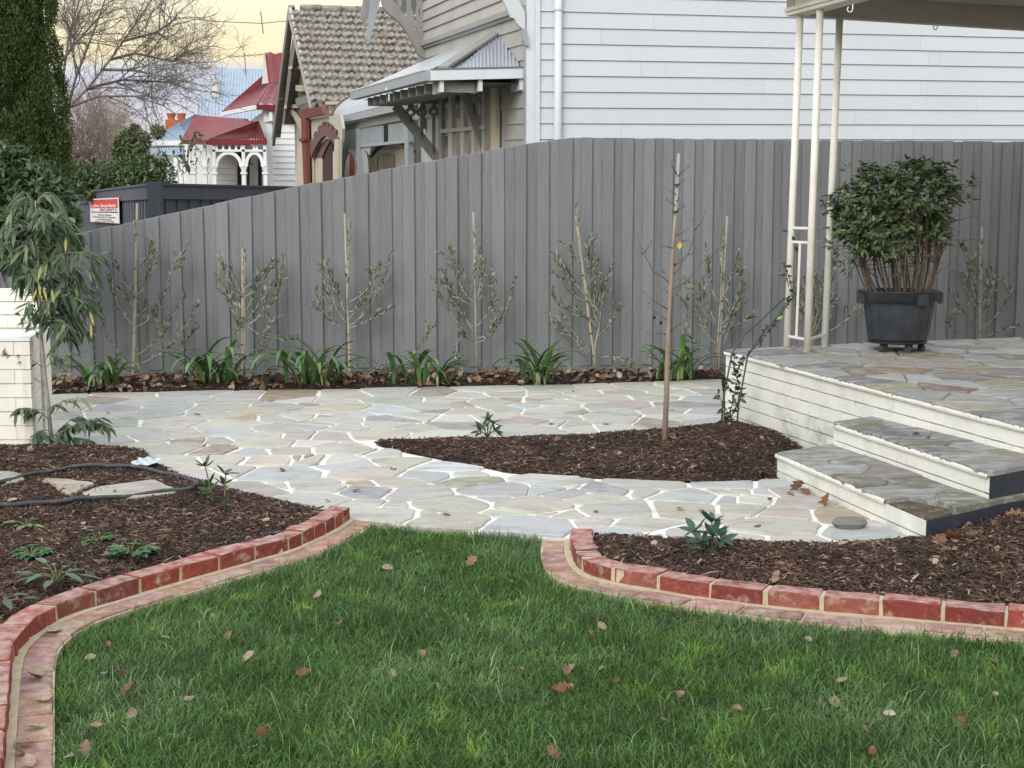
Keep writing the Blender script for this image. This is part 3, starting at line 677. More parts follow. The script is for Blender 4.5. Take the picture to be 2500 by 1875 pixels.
mid = (on(B1, T1, zpx(B1, 590)) * .55 + on(B2, T2, zpx(B1, 590)) * .45); mid0 = (on(B1, T1, zpx(B1, 820)) * .55 + on(B2, T2, zpx(B1, 820)) * .45)
m = MB(); m.bar(mid0, mid, .016, .016, up=(0, 1, 0)); part('upright_bar', m, M_cream, post)
FD, SD_ = PD, unit(PFAR - PC)                                               # along the front beam; along the end beam
FD3, SD3, N3 = np.array([*FD, 0]), np.array([*SD_, 0]), np.array([*PN, 0]); U3 = np.array([0, 0, 1.0])
roof = thing('verandah_roof', T1, 'cream verandah beam and brown lined ceiling over the porch', 'verandah roof')
m = MB(); c0 = T1 - FD3 * .10 + N3 * .05; c0[2] = ztop
m.obox(c0, FD3, -N3, U3, 0, 6.5, 0, .12, 0, .30); part('front_beam', m, M_cream2, roof)
m = MB(); m.obox(c0, FD3, -N3, U3, -.012, 6.5, -.030, .0, .035, .062); part('moulding', m, M_cream2, roof)
m = MB(); m.obox(c0, FD3, -N3, U3, -.008, 6.5, -.018, .0, .004, .032); part('moulding', m, M_cream2, roof)
m = MB(); e0 = T3 - FD3 * .03; e0[2] = ztop; nn = np.array([-SD_[1], SD_[0], 0])
m.obox(e0, SD3, nn, U3, -.42, 6.0, 0, .10, .002, .30); part('end_beam', m, M_soffit, roof)  # shade under the roof put into this beam's darker brown
m = MB(); m.obox(c0, FD3, -N3, U3, .02, 6.4, .12, 4.0, .17, .19); part('ceiling', m, M_soffit, roof)
m = MB(); r0 = c0 + U3 * .30
m.obox(r0, FD3, -N3, U3, -.3, 6.6, -.35, 4.2, 0, .05); part('roof_sheet', m, pm('painted roof iron', (.35, .35, .34), .5), roof)
for s_, ln in ((.05, .22), (.42, .34), (1.0, .34)):
    m = MB(); m.obox(c0 + FD3 * s_, FD3, N3, U3, 0, .045, 0, ln, .16, .295); part('rafter_tail', m, M_cream2, roof)
M_hook = pm('white hook', (.75, .73, .68), .4)
M_hook2 = pm('dark hook', (.09, .09, .09), .4, metal=.6)
def hook(p, h, r, mat, label):
    pts = [p, p - (0, 0, h)] + [p + np.array([-r + r * math.cos(a), 0, -h + r * -math.sin(a) * 1.0]) for a in np.linspace(.3, 4.2, 9)]
    m = MB(); m.tube(pts, .004, 6); solo('hanging_hook', m, mat, p, label, 'hook', smooth=True)
h1 = AY(2082, 10, 9.9); hook(h1, .035, .018, M_hook, 'white hook screwed into the verandah ceiling near the posts')
h2 = AY(2289, 50, e0[1] + .9); hook(h2, .06, .017, M_hook2, 'dark hook hanging below the verandah end beam')

# ---------------------------------------------------------------- white brick pier at the left edge
M_pier = pm('cream pier paint', (.78, .76, .68), .75, n1=(5, (.70, .68, .59), .45, .75), spots=(34, (.50, .48, .40), .70, .8, .6), bump=(40, .6, .006), objvar=.04)
pier = thing('brick_pier', (*G(40, 1095)[:2], 0), 'cream painted brick pier with stepped back wall beside the left bed', 'brick pier')
pf = G(83, 1098)[:2]; zt = AY(83, 826, pf[1])[2]; pb = G(95, 1060)[:2]; pb = AY(95, 812, 10.42)[:2]
lft = np.array([-5.2, pf[1] - .05])
PIERB = unit_box('pier_brick'); PIERB.materials.append(M_pier)
m = MB(); q = [tuple(pf + (-.008, .008)), tuple(pb + (-.008, 0)), (-5.2, 10.45), (-5.2, pf[1] + .0)]; q = q if area(q) > 0 else q[::-1]
m.prism([(x, y, -.1) for x, y in q], (0, 0, .1 + zt - .012)); part('core', m, M_pier, pier)
brick_face(pier, lft, pf, -.05, zt - .02, zt - .02, 8, n=(0, -1), ch=.098, depth=.08, mesh=PIERB)
dd = unit(pb - pf); brick_face(pier, pf, pb, -.05, zt - .02, zt - .02, 8, n=(dd[1], -dd[0]), ch=.098, depth=.06, mesh=PIERB)
m = MB(); q = [tuple(pf + (.006, -.008)), tuple(pb + (.006, 0)), (-5.2, 10.45), (-5.2, pf[1] - .06)]; q = q if area(q) > 0 else q[::-1]
m.prism([(x, y, zt - .018) for x, y in q], (0, 0, .02)); part('cap', m, pm('white cap', (.74, .76, .78), .7, n1=(12, (.6, .6, .56), .5, .7)), pier)
wr = AY(99, 704, 10.50); m = MB(); m.box(-5.2, wr[0] - .01, 10.52, 10.70, -.1, wr[2] - .01); part('back_wall', m, M_pier, pier)
brick_face(pier, (-5.2, 10.5), (wr[0], 10.5), -.05, wr[2], wr[2], 11, n=(0, -1), ch=.098, depth=.06, mesh=PIERB)

# ---------------------------------------------------------------- dark fence over the road side, with its sign
M_dark = pm('blue black fence paint', (.080, .088, .112), .6, n1=(6, (.098, .106, .132), .4, .7), objvar=.1, bump=(12, .3, .01), stretch=(4, 4, .5))
DC, DL, DR = AY(378, 447, 20.0), AY(160, 474, 31.0), AY(760, 456, 23.8)
dfence = thing('dark_fence', (DC[0], DC[1], 0), 'blue black capped timber fence with a corner post beyond the grey palings', 'fence')
for a, b in ((DC, DL), (DC, DR)):
    t = b - a; L_ = np.linalg.norm(t[:2]); d = np.array([*(t[:2] / L_), 0]); n = np.array([d[1], -d[0], 0]); n = n if n[1] < 0 else -n
    s = .06; k = 0
    while s < L_:
        zt_ = a[2] + t[2] * s / L_; m = MB(); o_ = .018 * (k % 2)
        m.obox((a[0], a[1], 0), d, n, U3, s - .01, s + .17, -.02 + o_, 0 + o_, 0.05, zt_ - .05); part('paling', m, M_dark, dfence); s += .125 * (1 if k % 2 else 1.25); k += 1
    m = MB(); m.obox((a[0], a[1], a[2]), np.array([d[0], d[1], t[2] / L_]), n, U3, .05, L_, -.03, .05, -.22, -.03); part('cap_board', m, M_dark, dfence)
    m = MB(); m.obox((a[0], a[1], a[2]), np.array([d[0], d[1], t[2] / L_]), n, U3, .0, L_, -.06, .075, -.03, .0); part('cap_rail', m, M_dark, dfence)
m = MB(); m.obox((DC[0], DC[1], 0), (1, 0, 0), (0, 1, 0), U3, -.09, .09, -.09, .09, 0, DC[2] + .02); part('corner_post', m, M_dark, dfence)
# sign: a flat printed board
td = unit(DL[:2] - DC[:2]); sn = np.array([td[1], -td[0]]); sn = sn if sn[1] < 0 else -sn
sa, sb_ = VPL(230, 486, DC, DL), VPL(302, 486, DC, DL)
su = np.array([*unit(sb_[:2] - sa[:2]), 0]); sw = np.linalg.norm(sb_[:2] - sa[:2]); sh = sa[2] - VPL(232, 541, DC, DL)[2]
so_ = np.array([sa[0], sa[1], sa[2] - sh]) + np.array([*sn, 0]) * .075; S3 = np.array([*sn, 0])
sign = thing('security_sign', so_, 'red and white printed sign screwed to the dark fence', 'sign')
m = MB(); m.obox(so_, su, S3, U3, 0, sw, 0, .006, 0, sh); part('board', m, pm('sign white', (.72, .73, .76), .5), sign)
m = MB(); m.obox(so_, su, S3, U3, .025 * sw, .975 * sw, .006, .008, .60 * sh, .955 * sh); part('red_panel', m, pm('sign red', (.60, .035, .045), .5), sign)
m = MB(); m.obox(so_, su, S3, U3, .04 * sw, .98 * sw, .006, .008, .405 * sh, .445 * sh); part('black_bar', m, pm('sign black', (.03, .03, .03), .5), sign)
def lettering(txt, u0, w0, size, mat, parent, wide=1.0, off=.0105, align='LEFT', width=None):
    cu = bpy.data.curves.new('lettering', 'FONT'); cu.body = txt; cu.size = size; cu.extrude = .0008; cu.align_x = align; cu.offset = size * .018
    t = bpy.data.objects.new('lettering', cu); COL.objects.link(t)
    bpy.context.view_layer.update(); dg = bpy.context.evaluated_depsgraph_get(); me = bpy.data.meshes.new_from_object(t.evaluated_get(dg)); bpy.data.objects.remove(t)
    w_now = max(v.co.x for v in me.vertices) - min(v.co.x for v in me.vertices)
    kx = (width / w_now) if width else wide
    o = link('lettering', me, mat, parent)
    p = so_ + su * u0 + U3 * w0 + S3 * off - np.array(parent.location)
    o.matrix_local = Matrix(((su[0] * kx, 0, S3[0], p[0]), (su[1] * kx, 0, S3[1], p[1]), (0, 1, 0, p[2]), (0, 0, 0, 1)))
M_sw, M_sr, M_sk = pm('sign letter white', (.8, .8, .8), .5), pm('sign letter red', (.55, .04, .05), .5), pm('sign letter grey', (.10, .10, .11), .5)
lettering('John Scarlett', .07 * sw, .645 * sh, .17 * sh, M_sw, sign, width=.86 * sw)
lettering('SECURITY', .37 * sw, .475 * sh, .15 * sh, M_sr, sign, width=.58 * sw)
lettering('Security Alarms', .30 * sw, .29 * sh, .085 * sh, M_sk, sign, width=.46 * sw)
lettering('Closed Circuit TV Systems', .12 * sw, .20 * sh, .08 * sh, M_sk, sign, width=.78 * sw)
lettering('Zone Monitoring', .28 * sw, .11 * sh, .08 * sh, M_sk, sign, width=.48 * sw)
lettering('Phone 5429 576 626', .20 * sw, .025 * sh, .075 * sh, M_sr, sign, width=.64 * sw)
# ================================================================ neighbouring houses
M_wb = pm('white weatherboard paint', (.585, .620, .652), .55, n1=(1.2, (.555, .59, .62), .4, .7), n2=(18, (.61, .645, .675), .5, .8), spots=(26, (.40, .41, .41), .74, .80, .6), objvar=.02, bump=(22, .2, .004))
M_wbg = pm('pale grey weatherboard paint', (.40, .395, .37), .6, n1=(2, (.33, .32, .29), .45, .72), objvar=.05, bump=(22, .3, .004))
M_trim = pm('white trim paint', (.63, .67, .70), .45, n1=(6, (.56, .59, .61), .5, .75))
M_gtrim = pm('warm grey trim paint', (.30, .295, .275), .5, n1=(5, (.25, .245, .225), .45, .7))
M_dgtrim = pm('dark grey trim paint', (.16, .165, .165), .5)
M_bgtrim = pm('blue grey trim paint', (.33, .36, .38), .5, n1=(5, (.29, .31, .33), .45, .7))
M_zinc = pm('galvanised iron', (.50, .54, .60), .35, n1=(3, (.42, .45, .5), .4, .7), metal=.35, spec=.5)
M_pane = pm('dark window glass', (.030, .032, .033), .25, n1=(4, (.12, .115, .10), .45, .7), spec=.3)
M_gap = pm('unlit interior', (.018, .018, .020), .9)
M_creamw = pm('cream window paint', (.66, .58, .42), .5)
M_reddoor = pm('red door paint', (.33, .045, .03), .5)
E1, E2 = unit((.9654, .2607, .012)), unit((-.2607, .9654, .038)); N1, N2 = np.array([.2607, -.9654, 0]), np.array([-.9654, -.2607, 0])
O1 = AY(1290, 510, 15.6); O1[2] = 0
onS = lambda x, y, d=0.0: ONP(x, y, O1 + N1 * d, N1)          # the wall turned to the garden
onF = lambda x, y, d=0.0: ONP(x, y, O1 + N2 * d, N2)          # the street front
def slab_on(m, pts, n, th):                                   # polygon lying on a plane, given thickness along n
    P = [np.asarray(p, float) for p in pts]; c = np.cross(P[1] - P[0], P[2] - P[0])
    m.prism(P, np.asarray(n) * th); return m
def boards(parent, O, U, N, u0, u1, z_lo, z_hi, z_ref, pitch, mat, cut=None, th=.022):
    k = math.floor((z_lo - z_ref) / pitch)
    while z_ref + k * pitch < z_hi:
        zb = z_ref + k * pitch; a, b = u0, u1
        if cut: a, b = cut(zb)
        cuts = [a] + sorted(random.uniform(a + .6, b - .6) for _ in range(int((b - a) / 3.2))) + [b]
        for a, b in zip(cuts[:-1], cuts[1:]):
            if b - a < .03: continue
            m = MB(); A, B = O + U * (a + .0012), O + U * (b - .0012) + np.array([0, 0, random.uniform(-.0015, .0015)]); Z = np.array([0, 0, 1.0])
            m.hexa([A + Z * zb, B + Z * zb, B + Z * zb + N * th, A + Z * zb + N * th, A + Z * (zb + pitch), B + Z * (zb + pitch), B + Z * (zb + pitch) + N * .006, A + Z * (zb + pitch) + N * .006])
            m.f = [f[::-1] for f in m.f]
            part('weatherboard', m, mat, parent)
        k += 1
h1 = thing('weatherboard_house', O1, 'white weatherboard house with a grey street gable behind the paling fence', 'house')
def on_frame(m, plane, x0, y0, x1, y1, n, d0, d1): pass
zref = onS(1373, 301.4)[2] - (E1[2] / math.hypot(E1[0], E1[1])) * np.linalg.norm((onS(1373, 301.4) - O1)[:2])
zt0 = 5.2
m = MB(); m.add([O1 + (0, 0, 0), O1 + E1 * 9, O1 + E1 * 9 + E2 * 6, O1 + E2 * 5.54] + [O1 + U3 * zt0, O1 + E1 * 9 + U3 * zt0, O1 + E1 * 9 + E2 * 6 + U3 * zt0, O1 + E2 * 5.54 + U3 * zt0],
                [(3, 2, 1, 0), (4, 5, 6, 7), (0, 1, 5, 4), (1, 2, 6, 5), (2, 3, 7, 6), (3, 0, 4, 7)]); part('wall', m, M_wb, h1)
boards(h1, O1 + N1 * .004, E1, N1, .115, 8.9, 1.4, 5.1, zref, .1690, M_wb)
m = MB(); m.obox(O1, E1, N1, U3, -.03, .06, 0, .035, 0, zt0); part('corner_board', m, M_trim, h1)
m = MB(); m.obox(O1, E1, N1, U3, .062, .115, 0, .045, 0, zt0); part('corner_board', m, M_trim, h1)
dp = onS(1362, 300, .06); m = MB(); m.tube([(dp[0], dp[1], 0), (dp[0], dp[1], zt0)], .043, 14); o = part('downpipe', m, M_trim, h1, smooth=False)
for p_ in o.data.polygons: p_.use_smooth = len(p_.vertices) == 4
dj = AY(1362, 23, dp[1])[2]; m = MB(); m.tube([(dp[0], dp[1], dj - .012), (dp[0], dp[1], dj + .012)], .052, 14); part('collar', m, M_trim, o)
m = MB(); q = O1 + U3 * zt0
m.add([q - E1 * .5 + N1 * .5 + E2 * 0, q + E1 * 9.2 + N1 * .5, q + E1 * 9.2 + E2 * 3 + U3 * 1.8, q - E1 * .5 + E2 * 3 + U3 * 1.8, q + E1 * 9.2 + E2 * 6.2, q - E1 * .5 + E2 * 6.2], [(0, 1, 2, 3), (3, 2, 4, 5)]); part('roof', m, M_zinc, h1)
# street front: low boards, moulded frieze, shingled gable
boards(h1, O1 + N2 * .004, E2, N2, .05, .98, 1.5, 3.75, zref, .1690, M_wbg)
boards(h1, O1 + N2 * .004, E2, N2, .98, 5.4, 2.75, 3.75, zref, .1690, M_wbg)
fz = [onF(1049, 104), onF(1246, 35), onF(1246, 49), onF(1049, 120)]
fr_lo, fr_hi = onF(1246, 49)[2] - E2[2] * np.linalg.norm((onF(1246, 49) - O1)[:2]), onF(1246, 35)[2] - E2[2] * np.linalg.norm((onF(1246, 35) - O1)[:2])
m = MB(); m.obox(O1, E2, N2, U3, .0, 5.5, 0, .05, fr_lo, fr_hi - .03); part('frieze_board', m, M_bgtrim, h1)
m = MB(); m.obox(O1, E2, N2, U3, .0, 5.5, 0, .085, fr_hi - .03, fr_hi + .03); part('frieze_moulding', m, M_gtrim, h1)
boards(h1, O1 + N2 * .02, E2, N2, .0, 5.5, fr_hi + .03, 5.1, fr_hi + .03, .145, M_wbg, th=.03)
m = MB(); m.obox(O1 + E2 * 5.40, E2, N2, U3, 0, .16, 0, .09, 2.6, zt0); part('corner_board', m, M_gtrim, h1)
m = MB(); m.obox(O1, E2, N2, U3, 0, .10, 0, .03, 0, zt0); part('corner_board', m, M_bgtrim, h1)
# scroll brackets under the gable
OE = O1 + E2 * 5.45
sxF = lambda x, y, d=0.0: ONP(x, y, OE + N1 * d, N1)
def pane_poly(name, pts, fn, n, th, mat, parent): m = MB(); slab_on(m, [fn(x, y) for x, y in pts], n, th); return part(name, m, mat, parent)
pane_poly('scroll_bracket', [(1222, -6), (1245, 44), (1253, 46), (1259, 58), (1266, 66), (1274, 71), (1279, 71), (1279, 31), (1259, -6)], lambda x, y: onS(x, y, .01), N1, .05, M_wb, h1)
pane_poly('scroll_block', [(1272, 71), (1279, 71), (1288, 115), (1279, 112), (1273, 98)], lambda x, y: onS(x, y, .02), N1, .06, M_bgtrim, h1)
z2 = lambda q: [(860 + a / 4.809, b / 4.809) for a, b in q]
pane_poly('scroll_bracket', z2([(865, 700), (800, 668), (760, 640), (735, 580), (700, 520), (640, 400), (560, 290), (480, 215), (430, 180), (370, 110), (340, 40), (330, -20), (445, -20), (560, 120), (700, 320), (800, 450), (865, 520)]), sxF, N1, .07, M_gtrim, h1)
for q in ([(525, -20), (570, -20), (575, 60), (555, 110), (545, 140), (520, 100), (532, 60)], [(632, -20), (680, -20), (680, 80), (705, 160), (720, 250), (745, 270), (750, 330), (700, 320), (660, 270), (635, 230), (640, 100)],
          [(745, -20), (795, -20), (790, 70), (770, 140), (785, 230), (800, 300), (800, 440), (750, 400), (748, 280), (745, 160), (755, 60)]):
    pane_poly('fret_slat', z2(q), sxF, N1, .05, M_gtrim, h1)
pane_poly('bargeboard', z2([(210, -20), (328, -20), (205, 478), (160, 478), (152, 440), (170, 330)]), lambda x, y: sxF(x, y, .6), N1, .05, M_bgtrim, h1)
pane_poly('bargeboard', z2([(130, -20), (222, -20), (150, 310), (130, 320), (128, 230), (82, 240)]), lambda x, y: sxF(x, y, .5), N1, .05, M_gtrim, h1)
pane_poly('eaves_lining', z2([(440, -20), (860, -20), (860, 140), (470, 130)]), lambda x, y: sxF(x, y, -1.2), N1, .05, M_dgtrim, h1)

# sun hood over the bay window
WR = onF(1280, 166); CN = ONP(1050, 171, WR, N1); LG = ONP(864, 224, CN, N2); RA, RB = onF(1082, 127), onF(1215, 82)
hood = part('window_hood', (lambda m: m.add([CN, LG, RA, RB], [(0, 1, 2, 3)]).add([CN + U3 * -.02, LG + U3 * -.02, RA + U3 * -.02, RB + U3 * -.02], [(3, 2, 1, 0)]))(MB()), M_zinc, h1)
m = MB(); nrib = 17                                           # corrugated end slope
for i in range(nrib * 4 + 1):
    t = i / (nrib * 4); e = CN + (WR - CN) * (.30 + .66 * t); tp = RB + (WR - RB) * 0
    ht = e + (RB - e) * 1.0; dz = U3 * .014 * math.sin(i * math.pi / 2)
    # each rib climbs towards the hip or the wall, parallel to its neighbours
    rise = RB - (CN + (WR - CN) * .72); k_ = min((t * .66) / (.42) if t * .66 < .42 else 1.0, (1 - t) * .66 / .24 if t * .66 > .42 else 1.0)
    m.v += [tuple(e + dz - U3 * .0 + U3 * .01), tuple(e + rise * max(.02, k_) + dz + U3 * .01)]; m.c += [(1, 1, 1)] * 2
    if i: m.f.append((2*i-2, 2*i, 2*i+1, 2*i-1))
part('corrugated_end', m, M_zinc, hood, smooth=True)
m = MB(); m.add([CN - U3 * .02, WR - U3 * .02, RB - U3 * .03], [(0, 1, 2)]); part('end_lining', m, M_zinc, hood)
m = MB(); m.bar(CN + (WR - CN) * .13 + U3 * .02, RB + U3 * .02, .13, .03); part('hip_cap', m, M_gtrim, hood)
gdir = unit(LG - CN)
m = MB(); m.bar(CN - gdir * .0 - U3 * .055, LG - U3 * .055, .11, .115); part('gutter', m, M_bgtrim, hood)
m = MB(); m.bar(CN + U3 * .004, LG + U3 * .004, .125, .016); part('gutter_lip', m, M_trim, hood)
m = MB(); m.bar(CN - U3 * .055, WR - U3 * .055 + unit(CN - WR) * .02, .11, .115); part('gutter', m, M_trim, hood)
m = MB(); m.bar(CN + U3 * .004, WR + U3 * .004, .125, .016); part('gutter_lip', m, M_dgtrim, hood)
LW = np.linalg.norm(LG - CN)
for i in range(10):
    p = CN + gdir * (LW * (.02 + .82 * i / 9)) - N2 * .06 - U3 * .17; m = MB(); m.bar(p, p - N2 * .45, .045, .11); part('rafter_end', m, M_gtrim, hood)
for x in (1077, 1171, 1272):
    k_ = (x - 1050) / 230.0; p = CN + (WR - CN) * k_ - U3 * .17 - E2 * 0; m = MB(); m.bar(p + N1 * .02, p - N1 * .35, .045, .13); part('rafter_end', m, M_trim, hood)
m = MB(); q0, q1 = CN - N2 * .12 - U3 * .115, LG - N2 * .12 - U3 * .115
m.add([q0, q1, q1 - N2 * (np.dot(q1 - O1, N2)), q0 - N2 * np.dot(q0 - O1, N2)], [(0, 1, 2, 3)]); part('soffit', m, M_dgtrim, hood)
# window under the hood
M_winf = pm('light window paint', (.56, .55, .51), .5)
win = part('window', (lambda m: slab_on(m, [onF(1083, 200), onF(1222, 200), onF(1222, 420), onF(1083, 420)], N2, .03))(MB()), M_winf, h1)
for q, mt in (((1080, 205, 1087, 420), M_gtrim), ((1103, 205, 1112, 420), M_winf), ((1133, 205, 1141, 420), M_winf), ((1160, 205, 1167, 420), M_winf), ((1184, 205, 1192, 420), M_winf), ((1192, 205, 1206, 420), M_gtrim), ((1207, 200, 1220, 420), M_creamw)):
    x0, y0, x1, y1 = q; m = MB(); slab_on(m, [onF(x0, y0, .03), onF(x1, y0, .03), onF(x1, y1, .03), onF(x0, y1, .03)], N2, .05); part('frame', m, mt, win)
for x0, x1, y0, y1 in ((1088, 1104, 215, 293), (1114, 1132, 205, 290), (1160, 1164, 225, 285), (1174, 1183, 225, 282), (1088, 1104, 333, 400), (1116, 1132, 330, 390), (1144, 1160, 327, 385), (1174, 1183, 322, 375)):
    m = MB(); slab_on(m, [onF(x0, y0, .045), onF(x1, y0 - 4, .045), onF(x1, y1 - 4, .045), onF(x0, y1, .045)], N2, .012); part('pane', m, M_pane, win)
m = MB(); slab_on(m, [onF(1083, 316, .06), onF(1192, 306, .06), onF(1192, 315, .06), onF(1083, 325, .06)], N2, .05); part('transom', m, M_winf, win)
# brackets of the hood with their pierced slats
SB1, SB2 = onF(1072, 392), onF(1190, 370)
for base, (tx, ty), wd in ((SB1, (966, 258), .13), (SB2, (1132, 222), .12)):
    top = ONP(tx, ty, base, N1); m = MB(); m.bar(top, base, .06, wd); part('strut', m, M_gtrim, h1)
    m = MB(); w0 = top.copy(); e = top - N2 * np.dot(top - O1, N2); m.bar(top + U3 * .08, e + U3 * .08 + E2 * 0, .08, .09); part('bracket_arm', m, M_gtrim, h1)
def spade(cx, cy, w, h, y_end, base, mat):
    fn = lambda x, y: ONP(x, y, base, N1)
    pts = [(cx, cy - h * .5)] + [(cx + w * .5 * math.sin(a) * (1 if a < math.pi else 1), cy + h * .12 - h * .36 * math.cos(a)) for a in np.linspace(.5, 2 * math.pi - .5, 14)]
    ring_in = [(cx + w * .2 * math.sin(a), cy + h * .16 - h * .16 * math.cos(a)) for a in np.linspace(.5, 2 * math.pi - .5, 14)]; ring_in = [(cx, cy - h * .05)] + ring_in
    m = MB(); n = len(pts); A = [fn(*p) for p in pts]; B = [fn(*p) for p in ring_in]; t = N1 * .03
    V = A + B + [p + t for p in A] + [p + t for p in B]; Fc = []
    for i in range(n):
        j = (i + 1) % n; Fc += [(2*n+i, 2*n+j, 3*n+j, 3*n+i), (i, n+i, n+j, j), (i, j, 2*n+j, 2*n+i), (n+j, n+i, 3*n+i, 3*n+j)]
    m.add(V, Fc); o = part('fret_slat', m, mat, h1)
    m = MB(); slab_on(m, [fn(cx - w * .14, cy + h * .45), fn(cx + w * .14, cy + h * .45), fn(cx + w * .16, y_end), fn(cx - w * .12, y_end)], N1, .03); part('stem', m, mat, o)
    m = MB(); slab_on(m, [fn(cx - 3, cy - h * .8), fn(cx + 3, cy - h * .8), fn(cx + 3, cy - h * .4), fn(cx - 3, cy - h * .4)], N1, .03); part('stem', m, mat, o)
for cx, cy, ye in ((1002, 270, 300), (1029, 270, 340), (1058, 268, 378)): spade(cx, cy, 27, 30, ye, SB1, M_gtrim)
for cx, cy, ye in ((1156, 242, 282), (1174, 243, 300), (1190, 245, 320)): spade(cx, cy, 19, 26, ye, SB2, M_wbg)
# small floodlight under the hood
fl = ONP(950, 222, CN + N2 * .02, N2); m = MB(); m.tube([fl, fl + np.array([.05, -.02, .12])], [.055, .045], 12); m.tube([fl + (0, 0, -.02), fl + (.0, .0, -.12)], .012, 6)
solo('floodlight', m, M_trim, fl, 'small silver floodlight under the corrugated window hood', 'light')

# its verandah, further along the street front
ver = part('verandah_beam', (lambda m: slab_on(m, [onF(836, 306), onF(1012, 268), onF(1012, 290), onF(836, 322)], N2, .06))(MB()), M_gtrim, h1)
gA, gB = onF(810, 299, .12), onF(985, 259, .12)
m = MB(); m.bar(gA, gB, .13, .13); part('gutter', m, M_bgtrim, ver)
m = MB(); m.bar(gA + U3 * .07, gB + U3 * .07, .14, .016); part('gutter_lip', m, M_trim, ver)
m = MB(); V = []
for i in range(9):
    a = i / 8 * math.pi / 2; off_ = E1 * (1.3 * (1 - math.cos(a))) + U3 * (.62 * math.sin(a)); V += [gA + U3 * .07 + E2 * -.1 + off_ - gB * 0, gB + U3 * .07 + off_]
m.add(V, [(2*i, 2*i+1, 2*i+3, 2*i+2) for i in range(8)]); part('bullnose_roof', m, M_zinc, ver, smooth=True)
m = MB(); m.tube([v + U3 * .01 for v in V[0::2]], .035, 6); part('roof_edge', m, pm('rusty roof edge', (.12, .08, .075), .7), ver)
z4 = lambda q: [(640 + a / 6.144, 200 + b / 6.144) for a, b in q]
for q in ([(1200, 640), (1225, 640), (1235, 1640), (1210, 1640)], [(1480, 700), (1520, 700), (1520, 1640), (1485, 1640)], [(2215, 590), (2270, 580), (2280, 1640), (2230, 1640)]):
    pane_poly('post', z4(q), lambda x, y: onF(x, y, .01), N2, .09, M_bgtrim, ver)
pane_poly('rail', z4([(1515, 985), (2280, 905), (2280, 860), (1515, 945)]), lambda x, y: onF(x, y, .02), N2, .07, M_bgtrim, ver)
for x in list(range(1240, 1480, 22)):
    ya = 1040 - 0.0; dx = (x - 1360) / 125.0; yb = 1010 + 200 * dx * dx
    pane_poly('slat', z4([(x, 745 - (x - 1230) * .13), (x + 9, 744 - (x - 1230) * .13), (x + 9, yb), (x, yb)]), lambda x, y: onF(x, y, .03), N2, .03, M_bgtrim, ver)
for x in list(range(1528, 2215, 26)):
    if 1835 < x < 1905: continue
    pane_poly('slat', z4([(x, 700 - (x - 1500) * .145), (x + 11, 699 - (x - 1500) * .145), (x + 11, 955 - (x - 1515) * .11), (x, 956 - (x - 1515) * .11)]), lambda x, y: onF(x, y, .03), N2, .03, M_bgtrim, ver)
m = MB(); arc_o = [(1360 + 135 * math.sin(a), 1330 - 330 * math.cos(a)) for a in np.linspace(-1.55, 1.55, 17)]; arc_i = [(1360 + 118 * math.sin(a), 1335 - 285 * math.cos(a)) for a in np.linspace(-1.55, 1.55, 17)]
for i in range(16): slab_on(m, [onF(*z4([p])[0], .02) for p in (arc_o[i], arc_o[i+1], arc_i[i+1], arc_i[i])], N2, .08)
part('arch', m, M_bgtrim, ver)
m = MB(); arc_o = [(1640 + (2290 - 1640) * t, 1110 - 300 * math.sin(math.pi * (.12 + .76 * t)) + 90 - (t * 70)) for t in np.linspace(0, 1, 17)]
for i in range(16): slab_on(m, [onF(*z4([p])[0], -.3) for p in (arc_o[i], arc_o[i+1], (arc_o[i+1][0], arc_o[i+1][1] + 50), (arc_o[i][0], arc_o[i][1] + 50))], N2, .03)
part('arch', m, M_gap, ver)
pane_poly('corner_scroll', z4([(1520, 995), (1665, 985), (1640, 1100), (1600, 1040), (1560, 1030), (1590, 1200), (1600, 1400), (1560, 1400)]), lambda x, y: onF(x, y, .03), N2, .04, M_bgtrim, ver)
back = lambda x, y: ONP(x, y, O1 - N2 * .56 + E2 * 8, N2)
pane_poly('back_wall', z4([(1200, 700), (2300, 560), (2300, 1700), (1200, 1700)]), back, -N2, .1, M_wbg, ver)
bk2 = lambda x, y: ONP(x, y, O1 - N2 * .52 + E2 * 8, N2)
pane_poly('front_door', z4([(1338, 1040), (1425, 1040), (1425, 1660), (1338, 1660)]), bk2, N2, .04, M_reddoor, ver)
pane_poly('door_frame', z4([(1425, 1100), (1490, 1100), (1490, 1660), (1425, 1660)]), bk2, N2, .05, M_creamw, ver)
w2 = pane_poly('window', z4([(1640, 1040), (2290, 990), (2290, 1640), (1640, 1640)]), bk2, N2, .05, M_creamw, ver)
bk3 = lambda x, y: ONP(x, y, O1 - N2 * .46 + E2 * 8, N2)
for q in ([(1685, 1120), (1735, 1115), (1735, 1300), (1685, 1305)], [(1825, 1090), (1990, 1080), (1990, 1290), (1825, 1305)], [(2140, 1070), (2280, 1060), (2280, 1270), (2140, 1280)], [(1670, 1345), (1725, 1340), (1725, 1460), (1670, 1460)], [(1825, 1345), (1990, 1335), (1990, 1460), (1825, 1460)]):
    pane_poly('pane', z4(q), bk3, N2, .01, pm('leadlight glass', (.30, .27, .20), .15, n1=(5, (.42, .38, .28), .4, .6)), w2)

